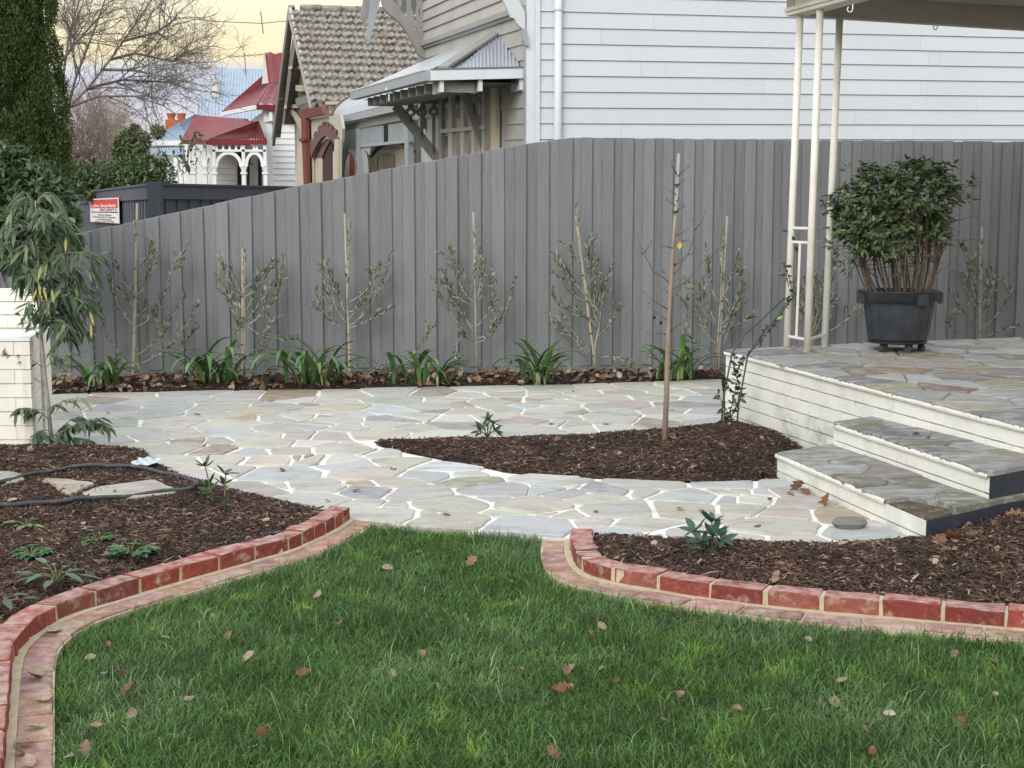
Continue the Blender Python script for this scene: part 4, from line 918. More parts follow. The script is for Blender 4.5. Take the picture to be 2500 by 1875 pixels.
# ================================================================ tiled house
M_tile = pm('lichened terracotta tiles', (.22, .125, .10), .9, n1=(3.0, (.27, .255, .23), .28, .48), n2=(10, (.10, .08, .072), .50, .64), spots=(7, (.38, .36, .31), .52, .66), bump=(26, .6, .02))
M_stucco = pm('olive stucco', (.17, .155, .125), .85, n1=(8, (.21, .19, .155), .4, .7))
M_creamst = pm('cream stucco', (.52, .46, .36), .8, n1=(5, (.46, .40, .31), .45, .7))
M_palest = pm('pale stucco', (.46, .44, .38), .8, n1=(5, (.41, .39, .33), .45, .7))
M_redb = pm('red pilaster brick', (.17, .052, .042), .8, n1=(12, (.13, .04, .033), .45, .7))
M_archb = pm('purple brown arch brick', (.17, .10, .09), .85, n1=(12, (.13, .08, .07), .45, .7))
Ee = AY(792, 252, 31.0); f1, f2 = unit((.9654, .2607, 0)), unit((-.2607, .9654, 0))
h2_ = thing('tiled_house', (Ee[0], Ee[1], 0), 'gabled house with a steep lichened tile roof and brick arched porch', 'house')
RZ = AY(715, 26, Ee[1] + 3.86); rise, run = RZ[2] - Ee[2], 4.0
m = MB(); base = [Ee + f2 * .25 + f1 * .25, Ee + f1 * 9 + f2 * .25, Ee + f1 * 9 + f2 * 7.8, Ee + f2 * 7.8 + f1 * .25]
m.add([(p[0], p[1], 0) for p in base] + [(p[0], p[1], Ee[2] - .02) for p in base] + [tuple(Ee + f2 * run + U3 * (rise - .15) + f1 * .25), tuple(Ee + f2 * run + f1 * 9 + U3 * (rise - .15))],
      [(0, 1, 5, 4), (1, 2, 6, 5), (2, 3, 7, 6), (3, 0, 4, 7), (4, 8, 7), (5, 6, 9), (4, 5, 9, 8), (7, 8, 9, 6)]); part('wall', m, M_palest, h2_)
rows = 13
roof2 = part('roof', (lambda m: m.add([Ee + f2 * run + U3 * rise, Ee + f2 * (2 * run) + U3 * 0, Ee + f2 * (2 * run) + f1 * 9, Ee + f2 * run + f1 * 9 + U3 * rise], [(3, 2, 1, 0)]))(MB()), M_tile, h2_)
for r in range(rows):                                         # each course of wavy tiles lies over the one below
    t0, t1 = r / rows, (r + 1.12) / rows; nseg = 560; Lr = 9.0; V = []
    nrm_ = unit(np.cross(f1, f2 * run + U3 * rise)); nrm_ = nrm_ if nrm_[2] > 0 else -nrm_
    for i in range(nseg + 1):
        s = Lr * i / nseg - .30; wv = .016 * math.sin(s / .125 * 2 * math.pi) + .008 * math.sin(s * 31 + r); jit = .010 * math.sin(s / .25 * 6.28 + r * 5) + .006 * math.sin(s * 17.3 + r * 3)
        V += [Ee + f1 * s + (f2 * run + U3 * rise) * (t0 - .012 + jit * .6) + nrm_ * (.115 + wv), Ee + f1 * s + (f2 * run + U3 * rise) * min(t1, 1) + nrm_ * (.02 + wv)]
        V += [Ee + f1 * s + (f2 * run + U3 * rise) * (t0 - .012 + jit * .6) + nrm_ * (.03 + wv)]
    m = MB(); m.add(V, [(3*i, 3*i+3, 3*i+4, 3*i+1) for i in range(nseg)] + [(3*i+2, 3*i+5, 3*i+3, 3*i) for i in range(nseg)]); part('tile_course', m, M_tile, roof2)
for i in range(18):
    p = Ee + f2 * run + U3 * (rise + .06) + f1 * (i * .5); m = MB(); m.tube([p, p + f1 * .49], [.085, .10], 10); part('ridge_tile', m, M_tile, roof2, smooth=True)
# barge, eaves and gable details of the street gable
M_barge = pm('grey barge paint', (.20, .19, .17), .6)
gn = -f1; gO = Ee + gn * .25
for sgn, a_, b_ in ((0, gO - U3 * .12, gO + f2 * run + U3 * (rise - .05)), (1, gO + f2 * (2 * run + .5) - U3 * .45, gO + f2 * run + U3 * (rise - .05))):
    m = MB(); m.bar(a_, b_, .07, .26); part('bargeboard', m, M_barge if sgn else M_palest, h2_)
    if sgn: m = MB(); m.bar(a_ + U3 * .15 - gn * .12, b_ + U3 * .15 - gn * .05, .16, .06); part('verge_tiles', m, M_tile, h2_)
onG = lambda x, y, d=0.0: ONP(x, y, Ee + f1 * .25 + gn * d, gn)
zz2 = lambda q: [(400 + a / 3.457, b / 3.457) for a, b in q]
pane_poly('gable_stucco', zz2([(1105, 240), (1195, 560), (1300, 880), (1180, 1030), (985, 1030), (1060, 560)]), lambda x, y: onG(x, y, .03), gn, .03, M_stucco, h2_)
pane_poly('gable_rail', zz2([(1065, 560), (1195, 555), (1195, 582), (1065, 582)]), lambda x, y: onG(x, y, .08), gn, .06, M_creamst, h2_)
pane_poly('gable_rail', zz2([(1015, 890), (1140, 880), (1140, 912), (1015, 920)]), lambda x, y: onG(x, y, .08), gn, .08, M_creamst, h2_)
pane_poly('strut', zz2([(1050, 925), (1100, 925), (1190, 1050), (1195, 1120), (1160, 1080), (1110, 985)]), lambda x, y: onG(x, y, .1), gn, .06, M_creamst, h2_)
pane_poly('awning', zz2([(1130, 835), (1300, 780), (1310, 850), (1140, 895)]), lambda x, y: onG(x, y, .35), gn, .06, M_barge, h2_)
pane_poly('meter_box', zz2([(1145, 718), (1195, 722), (1195, 772), (1145, 768)]), lambda x, y: onG(x, y, .1), gn, .1, M_creamst, h2_)
# arched porch
aO = Ee + gn * .35
onA = lambda x, y, d=0.0: ONP(x, y, aO + gn * d, gn)
pane_poly('pilaster', zz2([(1185, 920), (1360, 900), (1380, 965), (1228, 1000), (1240, 1600), (1212, 1600)]), lambda x, y: onA(x, y, .04), gn, .08, M_redb, h2_)
pane_poly('buttress', zz2([(1165, 1170), (1212, 1170), (1222, 1600), (1135, 1600)]), lambda x, y: onA(x, y, .03), gn, .08, M_creamst, h2_)
pane_poly('buttress_cap', zz2([(1162, 1168), (1210, 1166), (1210, 1192), (1162, 1194)]), lambda x, y: onA(x, y, .1), gn, .06, M_redb, h2_)
cx4, cy4 = 955, 1140                                           # arch, measured in the 6.1x view
az = lambda a, rx, ry: (cx4 + rx * math.sin(a), cy4 - ry * math.cos(a))
outer = [(705, 560), (1170, 490), (1205, 700), (1190, 1660), (1145, 1660)] ; inner = [(1140, 1000)] + [(1140 - (1140 - 752) * t, 1000 + 138 * t - (255 - 90 * abs(t - .5)) * math.sin(math.pi * t) ** .85) for t in np.linspace(0, 1, 15)[1:-1]] + [(752, 1138), (752, 1660), (715, 1660)]
m = MB(); slab_on(m, [onA(*p) for p in z4(outer[:3] + [(1185, 1000)] + inner)], -gn, .05); part('porch_front', m, M_palest, h2_)
m = MB(); slab_on(m, [onA(*p) for p in z4([(1150, 860), (1200, 860), (1195, 1660), (1120, 1660)])], gn, .08); part('buttress', m, M_creamst, h2_)
arch_in = [(1140, 1000)] + inner[1:-2]; arch_in = [p for p in arch_in if p[1] < 1145]
for i in range(len(arch_in) - 1):                              # stepped arch bricks
    (x0, y0), (x1, y1) = arch_in[i], arch_in[i + 1]; up_ = 150 + (70 if i % 2 else 0)
    pane_poly('arch_brick', z4([(x0, y0), (x1, y1), (x1 + (x1 - cx4) * .12, y1 - up_), (x0 + (x0 - cx4) * .12, y0 - up_)]), lambda x, y: onA(x, y, .01), gn, .03, M_archb, h2_)
pane_poly('passage_side', z4([(752, 1138), (895, 1138), (895, 1660), (752, 1660)]), lambda x, y: onA(x, y, -.06), -gn, .04, M_creamst, h2_)
pane_poly('passage_shade', z4([(895, 1110), (1030, 860), (1045, 1040), (1045, 1660), (895, 1660)]), lambda x, y: onA(x, y, -.08), -gn, .03, pm('dark maroon door', (.045, .012, .012), .6), h2_)
pane_poly('passage_vault', z4([(752, 1138), (860, 960), (960, 850), (1035, 860), (960, 980), (895, 1138)]), lambda x, y: onA(x, y, -.05), -gn, .03, M_archb, h2_)
pane_poly('passage_vault', z4([(1035, 860), (1100, 900), (1140, 990), (1040, 1040)]), lambda x, y: onA(x, y, -.06), -gn, .03, M_gap, h2_)
pane_poly('passage_boards', z4([(1042, 1030), (1145, 985), (1145, 1660), (1042, 1660)]), lambda x, y: onA(x, y, -.10), -gn, .03, M_wb, h2_)
pane_poly('eaves_gutter', z4([(930, 300), (1330, 290), (1320, 340), (950, 345)]), lambda x, y: ONP(x, y, Ee - f2 * .12, f2), -f2, .1, M_creamst, h2_)
pane_poly('eaves_board', z4([(985, 360), (1270, 350), (1180, 480), (1000, 480)]), lambda x, y: ONP(x, y, Ee + f2 * .1, f2), -f2, .1, M_creamst, h2_)

# ================================================================ house with the red iron roof
M_red = pm('red roof iron', (.17, .022, .028), .5, n1=(3, (.22, .05, .054), .45, .7), spec=.45)
M_redg = pm('red gutter', (.17, .018, .022), .4)
M_housew = pm('white house paint', (.78, .80, .81), .5, n1=(3, (.72, .74, .75), .45, .7))
K3 = 1.3; A3 = AY(626, 257, 35.5 * K3); B3_, C3 = AY(543, 275, 43.0 * K3), A3 + f1 * 9; R3 = AY(702, 138, 42.0 * K3); R3b = R3 + f1 * 4
h3 = thing('red_roofed_house', (A3[0], A3[1], 0), 'white weatherboard house with red iron roof and arched verandah', 'house')
def iron(name, quad, parent, mat, ribs):                       # a roof slope with standing ribs: eave a-b, ridge c-d
    a, b, d, c = [np.asarray(q, float) for q in quad]; m = MB(); n = ribs * 2; V = []
    nr = unit(np.cross(b - a, c - a)); nr = nr if nr[2] > 0 else -nr
    for i in range(n + 1):
        t = i / n; z = nr * (.075 if i % 2 else 0); V += [a + (b - a) * t + z, c + (d - c) * t + z]
    m.add(V, [(2*i, 2*i+2, 2*i+3, 2*i+1) for i in range(n)]); return part(name, m, mat, parent)
ro3 = iron('roof', (A3, C3, R3b, R3), h3, M_red, 30)
iron('roof_slope', (B3_, A3, R3, R3), ro3, M_red, 16)
m = MB(); m.tube([A3, R3], .06, 6); part('hip_cap', m, M_red, ro3); m = MB(); m.tube([R3, R3b], .06, 6); part('ridge_cap', m, M_red, ro3)
ga, gb, gc = AY(639, 206, 38.2 * K3), AY(655, 203, 38.0 * K3), AY(646, 131, 38.8 * K3)
m = MB(); m.prism([ga, gb, gc], f2 * -.1); part('gablet', m, M_palest, ro3)
iron('gablet_roof', (gb + f1 * .0, gb + f1 * 5, gc + f1 * 5, gc), ro3, M_red, 14)
m = MB(); m.bar(A3 - U3 * .06, C3 - U3 * .06, .14, .16); part('gutter', m, M_redg, ro3); m = MB(); m.bar(A3 - U3 * .06, B3_ - U3 * .06, .14, .14); part('gutter', m, M_housew, ro3)
m = MB(); wA = A3 + f1 * .35 + f2 * .35; b0 = [wA, wA + f1 * 6, wA + f1 * 6 + f2 * 7, wA + f2 * 7]
m.add([(p[0], p[1], 0) for p in b0] + [(p[0], p[1], A3[2] - .1) for p in b0], [(0, 1, 5, 4), (1, 2, 6, 5), (2, 3, 7, 6), (3, 0, 4, 7), (4, 5, 6, 7)]); part('wall', m, M_housew, h3)
m = MB(); m.obox(wA, f1, -f2, U3, -.12, 6, 0, .12, A3[2] - .42, A3[2] - .1); m.v = [(x, y, z - 0) for x, y, z in m.v]
m2 = MB(); m2.obox((wA[0], wA[1], 0), f1, -f2, U3, -.10, 6, 0, .12, A3[2] - .50, A3[2] - .1); part('frieze', m2, M_housew, h3)
boards(h3, np.array([wA[0], wA[1], 0]), f1, -f2, .14, 5.0, 1.8, A3[2] - .65, 2.0, .192, M_housew, th=.04)
m = MB(); m.obox((wA[0], wA[1], 0), f1, -f2, U3, -.03, .16, 0, .05, 0, A3[2] - .5); part('corner_board', m, M_housew, h3)
for i in range(5):
    p = wA + f2 * (-.02) + f1 * (.05 + i * .55); m = MB(); m.obox((p[0], p[1], 0), f1, -f2, U3, 0, .10, .1, .3, A3[2] - .48, A3[2] - .2); part('corbel', m, M_housew, h3)
# verandah
YV = 33.6
vq = lambda x, y, Y=YV: AY(x, y, Y * K3)
va, vb, vp = vq(508, 344), vq(652, 343), vq(632, 300, 35.6); vl, vm = vq(446, 343, 38.0), vq(478, 281, 39.0); vr = vq(604, 290, 37.5)
vro = iron('verandah_roof', (va, vb, vp, vp), h3, M_red, 20)
iron('roof_slope', (vl, va, vp, vm), vro, M_red, 18)
m = MB(); m.add([vp, vb, vr, vm], [(0, 1, 2, 3)]); part('roof_slope', m, M_red, vro)
m = MB(); m.bar(va - U3 * .05, vb - U3 * .05, .12, .14); part('gutter', m, M_redg, vro); m = MB(); m.bar(va - U3 * .05, vl - U3 * .05, .12, .14); part('gutter', m, M_redg, vro)
m = MB(); m.add([vl, vm, vm + f1 * .3], [(0, 1, 2)]); part('gablet', m, M_housew, vro)
zq = lambda q, Y: [vq(400 + a / 3.457, b / 3.457, Y) for a, b in q]
def vpost(x, Y, w=26):
    m = MB(); q = zq([(x - w / 2, 1225), (x + w / 2, 1225)], Y); c = (q[0] + q[1]) / 2; hw = np.linalg.norm(q[1] - q[0]) / 2; z = lambda y, Y=Y: vq(400 + x / 3.457, y / 3.457, Y)[2]
    Y = Y * K3; m.box(c[0] - hw, c[0] + hw, Y, Y + hw * 2, z(1400), c[2]); m.hexa([(c[0] + sx * hw * k, Y + hw + sy * hw * k, z(yy)) for yy, k in ((1450, 1.1), (1405, 2.0)) for sx, sy in ((-1, -1), (1, -1), (1, 1), (-1, 1))])
    m.box(c[0] - hw * 1.9, c[0] + hw * 1.9, Y - hw * .9, Y + hw * 2.9, z(1470) + .0, z(1452)); m.box(c[0] - hw * 1.2, c[0] + hw * 1.2, Y - hw * .2, Y + hw * 2.2, 0, z(1470)); part('post', m, M_housew, vro)
for x, Y in ((420, YV), (668, YV), (850, YV), (342, 34.8), (245, 36.6), (212, 37.4)): vpost(x, Y)
for x0, x1, cy, ry in ((432, 658, 1405, 125), (684, 842, 1405, 125)):
    m = MB(); cx = (x0 + x1) / 2; rx = (x1 - x0) / 2
    for i in range(14):
        a0, a1 = -math.pi / 2 + math.pi * i / 14, -math.pi / 2 + math.pi * (i + 1) / 14
        q = [(cx + (rx + 4) * math.sin(a0), cy - (ry + 4) * math.cos(a0)), (cx + (rx + 4) * math.sin(a1), cy - (ry + 4) * math.cos(a1)), (cx + (rx - 22) * math.sin(a1), cy - (ry - 24) * math.cos(a1)), (cx + (rx - 22) * math.sin(a0), cy - (ry - 24) * math.cos(a0))]
        slab_on(m, zq(q, YV + .02), (0, 1, 0), .08)
    part('arch', m, M_housew, vro)
for x0, x1, cy, ry, Y0, Y1 in ((355, 408, 1410, 110, 34.7, 33.7), (250, 330, 1410, 110, 36.4, 34.9)):
    m = MB(); cx = (x0 + x1) / 2; rx = (x1 - x0) / 2
    for i in range(12):
        a0, a1 = -math.pi / 2 + math.pi * i / 12, -math.pi / 2 + math.pi * (i + 1) / 12; P = []
        for a, r_ in ((a0, 1.08), (a1, 1.08), (a1, .75), (a0, .75)):
            x = cx + rx * r_ * math.sin(a); y = cy - ry * r_ * math.cos(a); t = (x - x0) / (x1 - x0); P.append(vq(400 + x / 3.457, y / 3.457, Y0 + (Y1 - Y0) * t))
        slab_on(m, P, (0.9, .3, 0), .06)
    part('arch', m, M_housew, vro)
m = MB(); q = zq([(405, 1262), (860, 1262), (860, 1280), (405, 1280)], YV); slab_on(m, q, (0, 1, 0), .08); part('frieze_rail', m, M_housew, vro)
for x in list(range(430, 650, 55)) + [640, 745, 770]:
    m = MB(); slab_on(m, zq([(x, 1222), (x + 28, 1222), (x + 20, 1242), (x + 28, 1264), (x, 1264), (x + 8, 1242)], YV + .02), (0, 1, 0), .05); part('fret_panel', m, M_housew, vro)
pane_poly('scroll_bracket', [(458, 350), (475, 352), (490, 370), (498, 400), (492, 400), (484, 378), (470, 362)], lambda x, y: vq(x, y, 35.8), (0, 1, 0), .1, M_housew, vro)
zr = lambda q: [(400 + a / 3.457, b / 3.457) for a, b in q]
pane_poly('verandah_wall', zr([(420, 1230), (860, 1230), (860, 1600), (420, 1600)]), lambda x, y: vq(x, y, 35.75), (0, 1, 0), .1, pm('cream boards', (.50, .50, .46), .6), h3)
bw_o = vq(521, 450, 35.7); boards(h3, np.array([bw_o[0], bw_o[1], 0]), np.array([1.0, 0, 0]), np.array([0, -1.0, 0]), 0.0, 1.25, 1.8, 3.7, 2.0, .192, pm('cream boards', (.5, .5, .46), .6), th=.03)
for q in ([(620, 1250), (652, 1250), (652, 1600), (620, 1600)], [(700, 1300), (722, 1300), (722, 1600), (700, 1600)], [(795, 1300), (825, 1300), (825, 1600), (795, 1600)]):
    pane_poly('door', zr(q), lambda x, y: vq(x, y, 35.6), (0, 1, 0), .03, M_gap, h3)
pane_poly('wall', zr([(180, 1180), (420, 1180), (420, 1600), (180, 1600)]), lambda x, y: vq(x, y, 39.2), (0, 1, 0), .1, M_housew, h3)
wl_ = vq(617, 402, 35.4); m = MB(); m.tube([wl_, wl_ + (-.06, -.05, .02), wl_ + (-.10, -.08, .10)], .02, 6); m.lathe(wl_ + (-.10, -.08, .08), [(.0, 0), (.05, .02), (.07, .16), (.03, .22), (0, .24)], 8); part('wall_lamp', m, M_gap, h3)
fp = vq(646 + 8, 128, 40); m = MB(); m.tube([(fp[0], fp[1], fp[2] - .5), fp], .16, 12); part('flue', m, M_zinc, h3)
# antenna, cables
M_wire = pm('grey wire', (.16, .15, .14), .6, metal=.3)
an = vq(600, 168, 44); m = MB(); m.tube([an - U3 * .3, vq(597, 128, 44)], .018, 5); t0_, t1_ = vq(562, 139, 44), vq(642, 133, 44); m.tube([t0_, t1_], .014, 5)
for k_ in range(7):
    c = t0_ + (t1_ - t0_) * (k_ / 6); m.tube([c - np.array([.1, .35, -.03]), c + np.array([.1, .35, -.03])], .009, 4)
solo('television_antenna', m, M_wire, an - U3 * .3, 'thin television antenna standing above the pale blue roof', 'antenna')
def cable(name, pts, Y0, Y1, r, label):
    P = [vq(x, y, Y0 + (Y1 - Y0) * i / (len(pts) - 1)) for i, (x, y) in enumerate(pts)]; m = MB(); m.tube(P, r, 5); return solo(name, m, M_wire, P[0], label, 'cable')
cable('overhead_cable', [(380, 36), (445, 44), (540, 53), (640, 57), (712, 50)], 24, 24, .009, 'twisted overhead cable running to the gable of the tiled house')
m = MB(); m.tube([vq(636, 28, 24), vq(643, 82, 24)], .011, 5); solo('cable_spreader', m, M_wire, vq(640, 56, 24), 'short upright rod hanging on the overhead cable', 'cable spacer')
cable('overhead_cable', [(440, 215), (560, 232), (690, 242)], 30, 24, .006, 'thin cable crossing the pale blue roofs at its upper height')
cable('overhead_cable', [(470, 235), (540, 255), (600, 268)], 31, 31, .006, 'thin cable sagging to the eaves of the red roofed house')

# ================================================================ pale blue roofs, chimney, steeple
M_blue = pm('pale blue roof iron', (.35, .42, .50), .6, n1=(2, (.40, .47, .55), .4, .7), spec=.2)
q0 = vq(523, 167, 56); h4 = thing('blue_roofed_house', (q0[0], q0[1], 0), 'house with steep pale blue iron roofs behind the red roof', 'house')
r4 = iron('roof', (vq(512, 262, 53), vq(700, 262, 53), vq(700, 172, 57), vq(523, 167, 57)), h4, M_blue, 24)
iron('roof_slope', (vq(476, 300, 50), vq(640, 300, 50), vq(640, 240, 53), vq(481, 243, 53)), r4, M_blue, 20)
m = MB(); m.prism([vq(516, 237, 53), vq(534, 236, 53), vq(524, 172, 55)], (0, .2, 0)); part('gable', m, M_palest, h4)
m = MB(); m.box(q0[0] - .3, q0[0] + 5, 53.5 * K3, 58 * K3, 0, vq(512, 255, 53)[2]); part('wall', m, M_housew, h4)
q0 = vq(354, 346, 48); h5 = thing('low_blue_roofed_house', (q0[0], q0[1], 0), 'low house with pale blue hip roof left of the red roof', 'house')
r5 = iron('roof', (vq(350, 348, 47), vq(478, 346, 47), vq(478, 283, 52), vq(476, 283, 52)), h5, M_blue, 16)
m = MB(); m.bar(vq(350, 350, 47), vq(478, 349, 47), .15, .2); part('gutter', m, M_housew, h5)
pane_poly('wall', [(362, 350), (470, 350), (470, 470), (362, 470)], lambda x, y: vq(x, y, 47.6), (0, 1, 0), .2, M_housew, h5)
iron('verandah_roof', (vq(330, 388, 44), vq(455, 378, 44), vq(455, 360, 46.5), vq(372, 366, 46.5)), h5, M_blue, 14)
for x in (428, 440, 452): 
    p = vq(x, 385, 43.8); m = MB(); m.box(p[0] - .07, p[0] + .07, p[1], p[1] + .1, 0, p[2]); part('post', m, M_housew, h5)
cp = vq(428, 305, 51.5); M_pot = pm('orange chimney brick', (.40, .13, .06), .8, n1=(6, (.42, .11, .04), .4, .7))
ch = thing('chimney', (cp[0], cp[1], 3.0), 'orange brick chimney with two pots above the low blue roof', 'chimney')
m = MB(); m.box(cp[0] - .46, cp[0] + .46, cp[1], cp[1] + .6, 3.0, vq(428, 292, 51.5)[2]); part('stack', m, M_pot, ch)
for dx in (-.24, .24):
    m = MB(); m.lathe((cp[0] + dx, cp[1] + .25, vq(428, 293, 51.5)[2]), [(.19, 0), (.16, .07), (.19, .24), (.22, .25), (.22, .32), (.13, .33)], 12); part('chimney_pot', m, M_pot, ch)
st = vq(281, 330, 190); m = MB(); zb = vq(281, 345, 190)[2]; zt_ = vq(280, 255, 190)[2]
m.add([(st[0] + .62 * math.cos(a), st[1] + .62 * math.sin(a), zb) for a in np.arange(8) * math.pi / 4 + .39] + [(st[0], st[1], zt_)], [(i, (i + 1) % 8, 8) for i in range(8)])
m.box(st[0] - .5, st[0] + .5, st[1] - .5, st[1] + .5, 0, zb); solo('church_steeple', m, pm('grey slate spire', (.25, .24, .24), .8), (st[0], st[1], 0), 'slender grey church spire far away behind bare branches', 'steeple')
# ================================================================ plants: shared makers
def leaf_np(P, D, N, L_, W, C, bend=None, fold=.22, big=False):
    """leaves as little folded blades; P base, D direction, N upper side; returns vertices, triangles, colours"""
    P, D, N = (np.asarray(a, float) for a in (P, D, N)); n = len(P)
    L_ = np.broadcast_to(np.asarray(L_, float), (n,))[:, None]; W = np.broadcast_to(np.asarray(W, float), (n,))[:, None]
    D = D / (np.linalg.norm(D, axis=1, keepdims=True) + 1e-9); S = np.cross(D, N); S /= np.linalg.norm(S, axis=1, keepdims=True) + 1e-9; N = np.cross(S, D)
    bend = np.zeros((n, 1)) if bend is None else np.broadcast_to(np.asarray(bend, float), (n,))[:, None]
    dn = np.array([0, 0, -1.0])
    at = lambda t: P + D * (L_ * t) + dn * bend * L_ * t * t
    if not big:
        m_ = at(.5) - N * W * fold
        V = np.stack([P, at(.48) - S * W / 2 + N * W * fold * .3, at(1.0), at(.48) + S * W / 2 + N * W * fold * .3, m_], 1)
        T = np.array([(0, 4, 1), (1, 4, 2), (0, 3, 4), (4, 3, 2)])
    else:
        a, b = at(.3), at(.68)
        V = np.stack([P, a - S * W * .46, a - N * W * fold, a + S * W * .46, b - S * W * .40, b - N * W * fold * .8, b + S * W * .40, at(1.0)], 1)
        T = np.array([(0, 2, 1), (0, 3, 2), (1, 2, 5), (1, 5, 4), (2, 3, 6), (2, 6, 5), (4, 5, 7), (5, 6, 7)])
    k = V.shape[1]; C = np.broadcast_to(np.asarray(C, float), (n, 3))
    return V.reshape(-1, 3), (T[None] + (np.arange(n) * k)[:, None, None]).reshape(-1, 3), np.repeat(C, k, 0)
def leaves_part(name, batches, mat, parent, kind='stuff'):
    V, T, C, o = [], [], [], 0
    for v, t, c in batches: V.append(v); T.append(t + o); C.append(c); o += len(v)
    ob = link(name, np_mesh(name, np.concatenate(V), np.concatenate(T), np.concatenate(C), root_of(parent).location), mat, parent)
    if kind: ob['kind'] = kind
    return ob
M_leaf = pm('leaf', None, .42, attr=True, transl=.18, spec=.35)
M_leafd = pm('matt leaf', None, .6, attr=True, transl=.22, spec=.2)
M_bark = pm('grey bark', (.20, .165, .13), .85, n1=(25, (.13, .105, .085), .45, .7), bump=(60, .4, .004))
M_twig = pm('pale olive bark', (.38, .37, .30), .8, n1=(20, (.22, .20, .16), .45, .7))
M_tan = pm('tan sapling bark', (.29, .225, .175), .7, n1=(9, (.21, .16, .125), .45, .7), stretch=(1, 1, .35))
M_stake = pm('hardwood stake', (.44, .36, .27), .75, n1=(14, (.36, .28, .20), .45, .7), stretch=(3, 3, .4))
M_stakeg = pm('weathered stake', (.42, .40, .36), .75, n1=(14, (.32, .30, .26), .45, .7), stretch=(3, 3, .4))
def bez(a, c, b, n=9):
    a, c, b = (np.asarray(q, float) for q in (a, c, b)); return [(1-t)**2*a + 2*t*(1-t)*c + t*t*b for t in np.linspace(0, 1, n)]
def along_pts(pts, step):
    pts = np.array(pts); d = np.r_[0, np.cumsum(np.linalg.norm(np.diff(pts, axis=0), axis=1))]; s = np.arange(step * .5, d[-1], step)
    q = np.stack([np.interp(s, d, pts[:, i]) for i in range(3)], 1); q2 = np.stack([np.interp(s + .01, d, pts[:, i]) for i in range(3)], 1); q1 = np.stack([np.interp(s - .01, d, pts[:, i]) for i in range(3)], 1)
    t = q2 - q1; return q, t / (np.linalg.norm(t, axis=1, keepdims=True) + 1e-9), s / max(d[-1], 1e-6)
def rnd_unit(n, r=rng):
    v = r.normal(size=(n, 3)); return v / np.linalg.norm(v, axis=1, keepdims=True)

